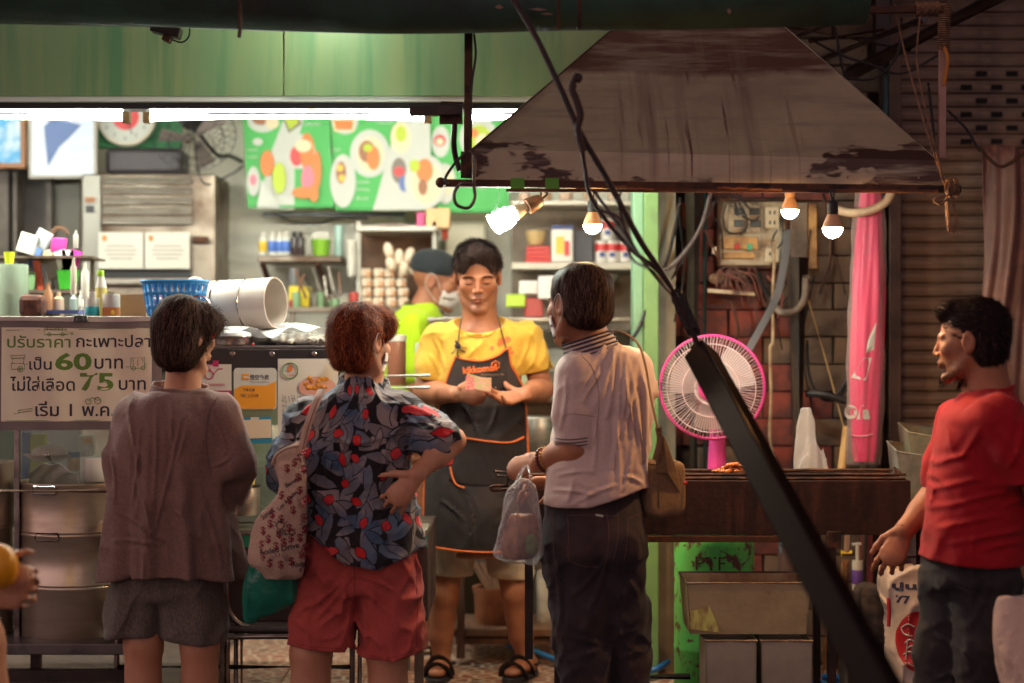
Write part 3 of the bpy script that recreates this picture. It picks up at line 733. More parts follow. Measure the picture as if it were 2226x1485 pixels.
# ================================================================== people: shared pieces
def skin_mat(name,c,c2,rough=.5):
    m,nt,N,L,b=nmat(name); MATS[name]=m
    tc=N.new('ShaderNodeTexCoord'); n=N.new('ShaderNodeTexNoise'); n.inputs['Scale'].default_value=14; n.inputs['Detail'].default_value=6; L.new(tc.outputs['Object'],n.inputs[0])
    mx=N.new('ShaderNodeMix'); mx.data_type='RGBA'; mx.inputs[6].default_value=(*c,1); mx.inputs[7].default_value=(*c2,1)
    r=N.new('ShaderNodeMapRange'); r.inputs[1].default_value=.35; r.inputs[2].default_value=.65; L.new(n.outputs[0],r.inputs[0]); L.new(r.outputs[0],mx.inputs[0])
    at=N.new('ShaderNodeAttribute'); at.attribute_name='tint'
    ml=N.new('ShaderNodeMix'); ml.data_type='RGBA'; ml.blend_type='MULTIPLY'; ml.inputs[0].default_value=1
    L.new(mx.outputs[2],ml.inputs[6]); L.new(at.outputs['Color'],ml.inputs[7]); L.new(ml.outputs[2],b.inputs['Base Color'])
    b.inputs['Roughness'].default_value=rough; b.inputs['Subsurface Weight'].default_value=.12; b.inputs['Subsurface Radius'].default_value=(1,.35,.2); b.inputs['Subsurface Scale'].default_value=.006
    n2=N.new('ShaderNodeTexNoise'); n2.inputs['Scale'].default_value=260; n2.inputs['Detail'].default_value=3; L.new(tc.outputs['Object'],n2.inputs[0])
    bp=N.new('ShaderNodeBump'); bp.inputs['Strength'].default_value=.25; bp.inputs['Distance'].default_value=.0015; L.new(n2.outputs[0],bp.inputs['Height']); L.new(bp.outputs[0],b.inputs['Normal'])
    return m
SK1=skin_mat('skin_light_tan',rgb(196,142,112),rgb(182,124,96))
SK2=skin_mat('skin_tan',rgb(168,108,76),rgb(146,90,64),.55)
def cloth(name,c,c2=None,weave=700,wr=.35,rough=.85,sheen=.08,c3=None,big=9,crease=8):
    m,nt,N,L,b=nmat(name); MATS[name]=m; b.inputs['Roughness'].default_value=rough; b.inputs['Sheen Weight'].default_value=sheen; b.inputs['Sheen Roughness'].default_value=.5
    b.inputs['Specular IOR Level'].default_value=.25
    tc=N.new('ShaderNodeTexCoord')
    def nz(sc,st=(1,1,1),det=3):
        mp=N.new('ShaderNodeMapping'); mp.inputs['Scale'].default_value=st; L.new(tc.outputs['Object'],mp.inputs[0])
        n=N.new('ShaderNodeTexNoise'); n.inputs['Scale'].default_value=sc; n.inputs['Detail'].default_value=det; L.new(mp.outputs[0],n.inputs[0]); return n.outputs[0]
    c2=c2 or tuple(x*.8 for x in c)
    r=N.new('ShaderNodeMapRange'); r.inputs[1].default_value=.38; r.inputs[2].default_value=.64; L.new(nz(weave*.6,(1,1,.3)),r.inputs[0])
    mx=N.new('ShaderNodeMix'); mx.data_type='RGBA'; mx.inputs[6].default_value=(*c,1); mx.inputs[7].default_value=(*c2,1); L.new(r.outputs[0],mx.inputs[0]); cur=mx.outputs[2]
    if c3:
        r3=N.new('ShaderNodeMapRange'); r3.inputs[1].default_value=.5; r3.inputs[2].default_value=.7; L.new(nz(big),r3.inputs[0])
        m3=N.new('ShaderNodeMix'); m3.data_type='RGBA'; L.new(cur,m3.inputs[6]); m3.inputs[7].default_value=(*c3,1); L.new(r3.outputs[0],m3.inputs[0]); cur=m3.outputs[2]
    L.new(cur,b.inputs['Base Color'])
    a=N.new('ShaderNodeMath'); a.operation='MULTIPLY_ADD'; L.new(nz(26,(1,1,.6),4),a.inputs[0]); a.inputs[1].default_value=5.0; L.new(nz(weave),a.inputs[2])
    bp=N.new('ShaderNodeBump'); bp.inputs['Strength'].default_value=wr; bp.inputs['Distance'].default_value=.0022; L.new(a.outputs[0],bp.inputs['Height'])
    mp=N.new('ShaderNodeMapping'); mp.inputs['Scale'].default_value=(1,1,.55); mp.inputs['Rotation'].default_value=(.3,.5,.2); L.new(tc.outputs['Object'],mp.inputs[0])
    rn=N.new('ShaderNodeTexNoise'); rn.noise_type='RIDGED_MULTIFRACTAL'; rn.inputs['Scale'].default_value=crease; rn.inputs['Detail'].default_value=2; rn.inputs['Distortion'].default_value=1.2; L.new(mp.outputs[0],rn.inputs[0])
    b2=N.new('ShaderNodeBump'); b2.inputs['Strength'].default_value=.85; b2.inputs['Distance'].default_value=.014; L.new(rn.outputs[0],b2.inputs['Height']); L.new(b2.outputs[0],bp.inputs['Normal']); L.new(bp.outputs[0],b.inputs['Normal'])
    return m
def hair_mat(name,c,c2,rough=.55):
    m,nt,N,L,b=nmat(name); MATS[name]=m
    b.inputs['Roughness'].default_value=rough; b.inputs['Specular IOR Level'].default_value=.12; b.inputs['IOR'].default_value=1.3
    at=N.new('ShaderNodeAttribute'); at.attribute_name='tint'
    mx=N.new('ShaderNodeMix'); mx.data_type='RGBA'; mx.inputs[6].default_value=(*c,1); mx.inputs[7].default_value=(*c2,1)
    s=N.new('ShaderNodeSeparateColor'); L.new(at.outputs['Color'],s.inputs[0]); L.new(s.outputs[0],mx.inputs[0]); L.new(mx.outputs[2],b.inputs['Base Color']); return m

def headframe(theta,pitch=0,roll=0):
    """columns: person's left, backwards, up; theta = angle of the face from +y towards +x (degrees)"""
    t=math.radians(theta); f=Vector((math.sin(t),math.cos(t),0)); up=Vector((0,0,1)); x=(-f).cross(up)
    R=Matrix((x,-f,up)).transposed()
    return np.array(R @ Matrix.Rotation(math.radians(pitch),3,'X') @ Matrix.Rotation(math.radians(roll),3,'Y'))
def head_local(q,male=True,age=0):
    a=lambda *v: v
    d=s_ell(q,a(0,.012,.035),a(.0755,.094,.086))
    d=smin(d,s_ell(q,a(0,-.028,-.022),a(.0625,.062,.082)),.02)
    jw=.050 if male else .046
    for s in (-1,1):
        d=smin(d,s_cap(q,a(s*jw,-.002,-.045),a(s*.043,-.03,-.078),.014,.013),.018)
        d=smin(d,s_cap(q,a(s*.043,-.03,-.078),a(s*.014,-.074,-.100),.013,.013),.018)
        d=smin(d,s_ell(q,a(s*.043,-.060,-.018),a(.020,.020,.020)),.018)  # cheek
        d=smin(d,s_cap(q,a(s*.012,-.086,.018),a(s*.047,-.073,.018),.0075,.006),.012)  # brow
        d=smax(d,-s_ell(q,a(s*.031,-.098,.000),a(.019,.017,.0125)),.012)  # eye socket
        d=smin(d,s_ell(q,a(s*.031,-.0735,-.001),a(.0155,.0135,.0125)),.004)  # lid over the eye
    d=smin(d,s_ell(q,a(0,-.079,-.101),a(.019,.015,.014)),.014)  # chin
    d=smin(d,s_cap(q,a(0,-.086,.014),a(0,-.105,-.026),.0065,.0085),.011)  # nose
    for s in (-1,1): d=smin(d,s_ell(q,a(s*.0125,-.0955,-.031),a(.0075,.009,.0065)),.006)
    for s in (-1,1): d=smax(d,-s_ell(q,a(s*.0065,-.101,-.0385),a(.0035,.005,.003)),.003)
    d=smin(d,s_ell(q,a(0,-.0835,-.056),a(.026,.014,.016)),.012)  # muzzle
    d=smin(d,s_ell(q,a(0,-.0955,-.0555),a(.0225,.0055,.0048)),.004)  # upper lip
    d=smin(d,s_ell(q,a(0,-.0945,-.0665),a(.019,.0060,.0058)),.004)  # lower lip
    d=smax(d,-s_ecap(q,a(-.024,-.102,-.0605),a(.024,-.102,-.0605),.003,.003,1,(0,1,0)),.003)
    d=smax(d,-s_ell(q,a(0,-.098,-.080),a(.016,.006,.005)),.006)
    for s in (-1,1):
        e=s_ell(q,a(s*.0775,.008,-.004),a(.0085,.020,.032))
        e=smin(e,s_ell(q,a(s*.074,.004,-.030),a(.006,.008,.009)),.006)
        e=smax(e,-s_ell(q,a(s*.0865,.005,-.001),a(.0062,.0135,.0215)),.004)
        e=smin(e,s_ell(q,a(s*.079,-.006,-.004),a(.005,.005,.008)),.003)
        d=smin(d,e,.007)
    return d
def strands(name,f,R,c,n,seg,length,whorl,m,parent,seed=0,**k):
    strands_(name,f,R,c,n,seg,length,whorl,m,parent,seed,**k)
    if n > 6000: strands_('flyaway_hair',f,R,c,260,6,length*1.1,whorl,HAIRG,parent,seed+90,width=.0009,lift=(.008,.026),jitter=.9,curl=.7,grav=.1,keep=lambda q: q[:,2] > -.02)
def strands_(name,f,R,c,n,seg,length,whorl,m,parent,seed=0,width=.0014,lift=(.0,.008),grav=.25,keep=None,jitter=.35,comb=None,curl=0,tips=0):
    """hair: thin ribbons rooted on the surface f=0 that follow it away from the whorl"""
    r=np.random.default_rng(seed)
    d=r.normal(size=(n*3,3)); d /= np.linalg.norm(d,axis=1,keepdims=True); q=d*.14; p=q@R.T+c
    for _ in range(12): 
        v=f(p); g=sgrad(f,p,.003); p=p-g*np.clip(v,-.03,.03)[:,None]*.9
    v=f(p); ok=np.abs(v) < .003
    if keep is not None: ok &= keep((p-c)@R)
    p=p[ok][:n]; n=len(p); L=length*r.uniform(.6,1.1,n); li=r.uniform(lift[0],lift[1],n); ph=r.uniform(0,6.28,n)
    W=np.array(whorl)@R.T+c; down=np.array((0,0,-1.0)); pts=[p]; nr=[]
    dirj=r.normal(size=(n,3))*jitter
    for s in range(seg):
        g=sgrad(f,p,.003); nr.append(g)
        away=p-W; away /= np.maximum(np.linalg.norm(away,axis=1,keepdims=True),1e-6)
        dr=away*(1-grav)+down*grav+dirj*.5
        if comb is not None: dr=dr+comb((p-c)@R)@R.T
        if curl: dr=dr+curl*np.stack([np.sin(ph+s*1.3),np.cos(ph+s*1.1),np.sin(ph*2+s)],1)
        dr -= g*np.sum(dr*g,1)[:,None]; dr /= np.maximum(np.linalg.norm(dr,axis=1,keepdims=True),1e-6)
        if tips: dr=dr+g*tips*(s/seg)
        p=p+dr*(L/seg)[:,None]; v=f(p)
        target=li*(s+1)/seg
        if not tips: p=p-sgrad(f,p,.003)*((v-target)*.8)[:,None]
        else:
            over=v < target; p=np.where(over[:,None],p-sgrad(f,p,.003)*((v-target)*.8)[:,None],p)
        pts.append(p)
    nr.append(nr[-1]); S=np.stack(pts,1); NR=np.stack(nr,1)
    T=np.gradient(S,axis=1); B=np.cross(T,NR); B /= np.maximum(np.linalg.norm(B,axis=2,keepdims=True),1e-9)
    w=width*np.linspace(1,.25,seg+1)[None,:,None]*r.uniform(.6,1.3,(n,1,1))
    Lf=S-B*w/2; Rt=S+B*w/2; verts=np.stack([Lf,Rt],2).reshape(-1,3)
    base=(np.arange(n)*(seg+1)*2)[:,None]+(np.arange(seg)*2)[None,:]
    quads=np.stack([base,base+1,base+3,base+2],2).reshape(-1,4)
    me=np_mesh(name,verts,quads)
    ca=me.color_attributes.new('tint','FLOAT_COLOR','POINT'); t=np.repeat(r.uniform(0,1,n)**2.2,(seg+1)*2); col=np.stack([t,t,t,np.ones_like(t)],1)
    ca.data.foreach_set('color',col.astype(np.float32).ravel())
    return link_mesh(name,me,m,parent,smooth=True,ang=180)
def hand_prims(W,d,b,tdir,curls,s=1.0,thumb=((.35,.3),(.2,.2)),thumbout=.75,spread=.06):
    """wrist, pointing direction, back-of-hand direction, thumb side; returns capsule list"""
    W=Vector(W); d=Vector(d).normalized(); b=Vector(b); b=(b-d*b.dot(d)).normalized(); t=d.cross(b); t=t if t.dot(Vector(tdir)) > 0 else -t
    out=[('e',W,W+d*.082*s,.024*s,.038*s,.42,b)]
    Ls=[(.040,.024,.020),(.045,.028,.021),(.041,.026,.021),(.032,.020,.018)]; off=(.030,.0100,-.0110,-.030)
    for i in range(4):
        p=W+d*(.084-.004*abs(i-1))*s+t*off[i]*s; cur=(d+t*spread*(1.5-i)).normalized(); bb=b
        r0=(.0082,.0085,.0080,.0072)[i]*s; cv=curls[i]
        out.append(('c',W+d*.045*s+t*off[i]*.8*s,p,r0*1.15,r0*1.12))
        for k in range(3):
            a=math.radians(cv[k]); nc=cur*math.cos(a)-bb*math.sin(a); nb=bb*math.cos(a)+cur*math.sin(a); cur,bb=nc.normalized(),nb.normalized()
            q=p+cur*Ls[i][k]*s; out.append(('c',p,q,r0*(1.03-.08*k),r0*(.96-.08*k))); p=q
    p=W+d*.022*s+t*.024*s; dr=(d*(1-thumbout*.5)+t*thumbout-b*thumb[0][1]).normalized()
    q=p+dr*.038*s; out.append(('c',p,q,.014*s,.0115*s)); dr2=(dr+d*thumb[0][0]*1.5-b*thumb[1][1]).normalized()
    r_=q+dr2*.030*s; out.append(('c',q,r_,.0112*s,.0098*s)); dr3=(dr2+d*thumb[1][0]*1.2-b*thumb[1][1]).normalized(); out.append(('c',r_,r_+dr3*.024*s,.0098*s,.0080*s))
    return out
def hand_sdf(p,prims,k=.0035):
    d=None
    for q in prims:
        e=s_ecap(p,q[1],q[2],q[3],q[4],q[5],q[6]) if q[0] == 'e' else s_cap(p,q[1],q[2],q[3],q[4])
        d=e if d is None else smin(d,e,k)
    return d
def tint_fn(Rh,c,s,male=True,stubble=0,extra=None):
    def fn(v):
        col=np.ones((len(v),3)); q=(v-c)@Rh/s
        lip=np.exp(-((q[:,0]/.022)**2+((q[:,2]+.0605)/.0075)**2)**2)*(q[:,1] < -.082)
        col *= 1-lip[:,None]*np.array((.30,.52,.50))
        br=np.exp(-(((np.abs(q[:,0])-.031)/.019)**2+((q[:,2]-.0185)/.0048)**2)**2)*(q[:,1] < -.06)
        col *= 1-br[:,None]*np.array((.72,.75,.75))
        ey=np.exp(-(((np.abs(q[:,0])-.031)/.0145)**2+((q[:,2]+.0068)/.0020)**2)**2)*(q[:,1] < -.06)
        col *= 1-ey[:,None]*np.array((.8,.82,.82))
        cr=np.exp(-(((np.abs(q[:,0])-.031)/.016)**2+((q[:,2]-.0075)/.0016)**2)**2)*(q[:,1] < -.06)
        col *= 1-cr[:,None]*np.array((.3,.35,.35))
        if stubble:
            bz=np.exp(-(((q[:,2]+.085)/.035)**2))*(q[:,1] < .0)*(np.linalg.norm(q,axis=1) < .17); must=np.exp(-((q[:,0]/.026)**2+((q[:,2]+.046)/.006)**2)**2)*(q[:,1] < -.08)
            col *= 1-np.clip(bz*.25+must*.5,0,.8)[:,None]*stubble
        ear=np.exp(-(((np.abs(q[:,0])-.082)/.012)**2+((q[:,2]+.004)/.035)**2)); col *= 1-ear[:,None]*np.array((.0,.12,.14))
        return col
    return fn
NOC=lambda v: np.ones((len(v),3))
def np3(v): return np.array(v,float)
def poly_sd(x,z,poly):
    """signed distance to a 2-D polygon"""
    P_=np.array(poly); n=len(P_); d=np.full(len(x),1e9); ins=np.zeros(len(x),bool)
    for i in range(n):
        a=P_[i]; b=P_[(i+1)%n]; e=b-a; wx=x-a[0]; wz=z-a[1]; t=np.clip((wx*e[0]+wz*e[1])/(e@e),0,1)
        d=np.minimum(d,np.hypot(wx-e[0]*t,wz-e[1]*t))
        c=(a[1] > z) != (b[1] > z); xi=(b[0]-a[0])*(z-a[1])/np.where(b[1]==a[1],1e-9,b[1]-a[1])+a[0]; ins ^= c & (x < xi)
    return np.where(ins,-d,d)
def bvh_of(o):
    me=o.data; off=np.array(root_loc(o)); vs=[tuple(np.array(v.co)+off) for v in me.vertices]
    return BVHTree.FromPolygons(vs,[tuple(p.vertices) for p in me.polygons])
def conform_to(bvh,lift=.0012,y0=0.0,fall=None):
    """lay points on the surface as met from the street side, along +y"""
    def fn(pts):
        out=[]
        last=None
        for p in pts:
            # cast from in front along the line of depth
            h=bvh.ray_cast(Vector((p[0],y0,p[2])),Vector((0,1,0)))
            if h[0] is not None: q=h[0]+Vector((0,-1,0))*lift; last=q.y
            else: q=Vector((p[0],last if last else p[1],p[2]))
            out.append(q)
        return np.array(out)
    return fn
def path_on(bvh,pts,n=10,lift=.002,y0=0.0):
    sp=spline([Vector(p) for p in pts],n); c=conform_to(bvh,lift,y0)(np.array([tuple(p) for p in sp])); return [Vector(p) for p in c]
def feet(p,ankles,fwd,sole=0.0,r=.034):
    """bare feet under each ankle"""
    d=None; f=np3(Vector(fwd).normalized())
    for a in ankles:
        a=np3(a); h=np.array((a[0],a[1],sole+r*.8)); e=smin(s_cap(p,h-f*.035,h+f*.06,r*.8,r*.85),s_ecap(p,h+f*.05,h+f*.135+np.array((0,0,-.008)),r*1.15,r*.95,.55,(0,0,1)),.02)
        e=smin(e,s_cap(p,a,h+f*.0,.032,.030),.03); d=e if d is None else np.minimum(d,e)
    return d
def creases(p,T,segs,amp=.005,w=.0045,yf=9):
    """sharp pulled folds along the given lines (photo columns and rows through T)"""
    r=0
    for (a,b,c,d) in segs:
        A=T(a,b); B=T(c,d); ab=np.array((B[0]-A[0],B[2]-A[2])); q=np.stack([p[:,0]-A[0],p[:,2]-A[2]],1); t=np.clip(q@ab/(ab@ab),0,1)
        n=q-t[:,None]*ab; bow=np.sin(t*math.pi)*.006; s=n@np.array((-ab[1],ab[0]))/np.linalg.norm(ab)-bow; dd=np.where((t > 0)&(t < 1),np.abs(s),np.linalg.norm(n,axis=1))
        r=r+(np.exp(-(dd/w)**2)-.55*np.exp(-((dd-w*2.4)/(w*1.5))**2))*np.sin(np.clip(t*.86+.07,0,1)*math.pi)**.6
    return r*amp*(p[:,1] < yf)
HAIRB=hair_mat('black_hair',rgb(20,15,16),rgb(86,66,60))
HAIRG=hair_mat('greying_hair',rgb(24,17,17),rgb(128,98,84))
HAIRR=hair_mat('auburn_hair',rgb(70,28,20),rgb(192,106,68))
SHOE=mat('dark_sandal',rgb(34,28,30),.6,bump=.3)
# ================================================================== woman in the taupe tunic
def W1(px,py,dy=0,D=5.65): return np3(P(px,py,D+dy))
def build_w1():
    D=5.65; s=D/FPX; Rh=headframe(42,8); hc=W1(404,728,.0); S=.97
    foot_y=D+.02
    legL=[W1(300,1230),W1(312,1400,.01),W1(312,1560,.03),W1(312,1690,.03)]; legR=[W1(420,1230),W1(434,1400,0),W1(436,1560,.02),W1(438,1690,.02)]
    nk0=W1(395,870,.03); nk1=W1(402,780,.02)
    armR=[W1(470,895,.0),W1(512,1006,-.02),W1(500,1072,.16),W1(470,1065,.27)]; armL=[W1(290,900,.02),W1(262,1010,.02),W1(300,1070,.17),W1(360,1060,.27)]
    hp=hand_prims(W1(470,1065,.27),(-.6,.7,.1),(0,-.2,1),(-.5,.5,.3),[(30,40,20)]*4,.92)
    hp2=hand_prims(W1(360,1060,.27),(.6,.7,.1),(0,-.2,1),(.5,.5,.3),[(30,40,20)]*4,.92)
    def body(p):
        d=head_local((p-hc)@Rh/S,False)*S
        d=smin(d,s_cap(p,nk1,nk0,.053,.058),.02)
        d=smin(d,s_loft(p,[(W1(0,1260)[2],W1(362,0)[0],D+.02,.115,.075),(W1(0,1100)[2],W1(362,0)[0],D+.02,.125,.085),(W1(0,900)[2],W1(385,0)[0],D+.02,.14,.08),(W1(0,865)[2],W1(390,0)[0],D+.02,.07,.06)]),.03)
        for ch in (legL,legR): d=smin(d,s_chain(p,ch,[.062,.056,.052,.034],.03),.02)
        # calf swell
        for ch in (legL,legR): d=smin(d,s_ell(p,ch[2]*.45+ch[1]*.55+np.array((0,-.018,0)),(.045,.045,.09)),.03)
        for ch in (armR,armL): d=smin(d,s_chain(p,ch,[.042,.038,.034,.026],.02),.02)
        d=smin(d,np.minimum(hand_sdf(p,hp),hand_sdf(p,hp2)),.01)
        d=smin(d,feet(p,[legL[3],legR[3]],(0,1,0)),.01)
        return d
    root=thing('person','woman with a black bob and red hairband in a loose taupe tunic and grey shorts','person',(W1(372,0)[0],D,0))
    lo=W1(190,1760,-.25); hi=W1(600,640,.45)
    sdf_obj('body',body,(lo[0],lo[1],-.01),hi,.009,SK1,root,refine=[(hc-.135,hc+.135,.0045)],colour=tint_fn(Rh,hc,S))
    # tunic
    z=lambda y: W1(0,y)[2]; x=lambda px: W1(px,0)[0]
    secs=[(z(1262),x(372),D+.02,.222,.165),(z(1200),x(370),D+.02,.205,.155),(z(1100),x(364),D+.02,.182,.145),(z(1000),x(366),D+.02,.17,.135),(z(930),x(376),D+.02,.166,.125),(z(893),x(383),D+.02,.157,.105),(z(870),x(386),D+.02,.125,.088),(z(856),x(388),D+.02,.095,.075)]
    slv=[W1(474,905,.01),W1(508,1003,-.01),W1(502,1056,.10)]; slvL=[W1(292,905,.03),W1(270,1005,.02),W1(290,1060,.12)]
    hem=lambda p: z(1250)+.018*np.sin((p[:,0]-x(250))*9)-.012
    def tunic(p):
        q=p.copy()
        d=s_loft(q,secs,2.2)
        for sv in (slv,slvL): d=smin(d,s_chain(p,sv,[.066,.060,.060],.02),.035)
        t=np.clip((z(930)-p[:,2])/.5,0,1)
        ang=np.arctan2(p[:,1]-D-.02,p[:,0]-x(370))
        dr=np.sin(ang*9+noise3(p*np.array((3,3,1.2)),1)*3)*.018*t + np.sin(ang*17+1.3+noise3(p*np.array((4,4,1.5)),2)*3)*.007*t
        w=p*np.array((14,14,5.0))+np.array((0,0,1))*(p[:,0]*10)[:,None]
        sh=ridge(p@np.array(((9,0,3),(0,9,0),(5,0,4.0))),5)*.014*(1-t*.6)
        diag=ridge((p-W1(380,1150))@np.array(((8,0,16),(0,6,0),(12,0,-3.0)))*.8,9)*.013*np.exp(-((p[:,2]-z(1130))/.09)**2)
        d=d-dr-sh-diag-creases(p,W1,((272,1108,372,1166),(262,1168,366,1174),(322,1060,352,1165),(292,905,322,1075),(350,880,352,1080),(318,930,300,1100),(405,905,352,1150),(448,1070,492,1225),(330,1190,328,1262),(420,900,395,1010),(470,905,500,985),(512,985,470,1010),(250,980,262,1090),(395,1100,440,1150),(372,870,388,960)),.0065,.0045,D+.05)
        d=smax(d,hem(p)-p[:,2],.006)
        # neck opening and cuffs
        d=smax(d,-s_cap(p,nk0+np.array((0,0,.0)),nk1,.068,.074),.006)
        d=smax(d,-s_cap(p,slv[2],slv[2]+(armR[3]-armR[2])*.8,.054,.054),.006)
        d=smax(d,-s_loft(p,[(z(1275),x(372),D+.02,.185,.125),(z(1215),x(370),D+.02,.17,.115)]),.006)
        return d
    tu=sdf_obj('tunic',tunic,(x(190),D-.26,z(1290)),(x(600),D+.33,z(810)),.0046,cloth('taupe_linen',rgb(136,106,100),rgb(112,86,82),wr=.5),root)
    # band collar, shoulder seams
    def col(u,v):
        a=2*math.pi*u; r=1-.10*v; return (x(388)+.092*math.cos(a)*r,D+.028+.078*math.sin(a)*r,z(860)+.032*v+.012*math.cos(a)*-1*.5-.012*math.sin(a)*-1+.002*math.sin(a*7))
    MB().sheet(col,48,6,.004).build('collar',MATS['taupe_linen'],root,smooth=True,ang=180)
    bv=bvh_of(tu)
    for pts in ([(478,862),(462,900),(458,960),(466,1030)],):
        MB().tube(path_on(bv,[W1(a,b) for a,b in pts],8,.0005),.0012,5).build('seam',mat('taupe_seam',rgb(92,74,74),.9),root)
    # hairband
    def hb(u,v):
        a=math.pi*(u*1.15-.075); q=np.array((.0985*math.cos(a),-.038+.010*v-.02*math.sin(a)*0,.03+.112*math.sin(a)-.01)); w=q*S@Rh.T+hc; return tuple(w)
    MB().sheet(hb,40,1,.003).build('hairband',mat('red_hairband',rgb(150,16,20),.25),root,smooth=True)
    # shorts
    def shorts(p):
        d=s_loft(p,[(z(1405),x(284),D+.02,.086,.088),(z(1330),x(290),D+.02,.084,.09),(z(1230),x(320),D+.02,.09,.10)],2.4)
        d=smin(d,s_loft(p,[(z(1405),x(419),D+.02,.102,.092),(z(1330),x(415),D+.02,.098,.095),(z(1230),x(395),D+.02,.105,.105)],2.4),.008)
        d=smin(d,s_loft(p,[(z(1300),x(356),D+.02,.15,.10),(z(1200),x(360),D+.02,.14,.10)]),.02)
        ang=np.arctan2(p[:,1]-D,(np.abs(p[:,0]-x(350))-.09)); d=d-np.sin(ang*5+noise3(p*5,3)*3)*.004-ridge(p@np.array(((12,0,6),(0,9,0),(-6,0,7.0))),8)*.010
        d=smax(d,z(1390)+.012*np.sin((p[:,0]-x(222))*14)-p[:,2],.005)
        for cx_,rr in ((290,.072),(424,.086)): d=smax(d,-s_cap(p,(x(cx_),D+.02,z(1420)),(x(cx_),D+.02,z(1375)),rr,rr*.9),.005)
        return d
    sdf_obj('shorts',shorts,(x(190),D-.14,z(1420)),(x(530),D+.18,z(1190)),.0062,cloth('grey_linen',rgb(112,102,96),rgb(86,77,73),wr=.6,weave=500),root)
    MB().box((x(214),D+.05,z(1262)),(x(232),D+.07,z(1243))).build('pocket_corner',M['black'],root,bevel=.003)
    # hair: bob
    def hair(p):
        q=(p-hc)@Rh/S
        d=s_ell(q,(0,.018,.036),(.087,.099,.088))
        d=smin(d,s_ell(q,(0,.026,-.035),(.081,.078,.085)),.03)
        d=smin(d,s_ell(q,(-.055,-.035,.045),(.045,.05,.05)),.03)
        d=smin(d,s_ell(q,(.055,-.035,.045),(.045,.05,.05)),.03)
        d=smax(d,-s_ell(q,(0,-.115,-.015),(.078,.088,.088)),.02)
        d=smax(d,-.108+.02*np.clip(-q[:,1]/.06,-1,1)-q[:,2],.015)
        d=d-noise3(q*np.array((38,38,9)),3)*.005
        return d*S
    ho=sdf_obj('hair',hair,hc-.16,hc+.16,.005,HAIRG,root,colour=lambda v: np.full((len(v),3),.12))
    strands('hair_strands',hair,Rh,hc,7000,7,.10,(.0,-.02,.13),HAIRG,ho,1,lift=(.0,.008),grav=.45,jitter=.34,width=.0024)
    strands('hair_strands',hair,Rh,hc,900,6,.07,(.0,-.02,.13),HAIRG,ho,2,lift=(.006,.03),grav=.2,jitter=.9,curl=.8,width=.002,keep=lambda q: (q[:,1] < .0))
    return root
w1=build_w1()

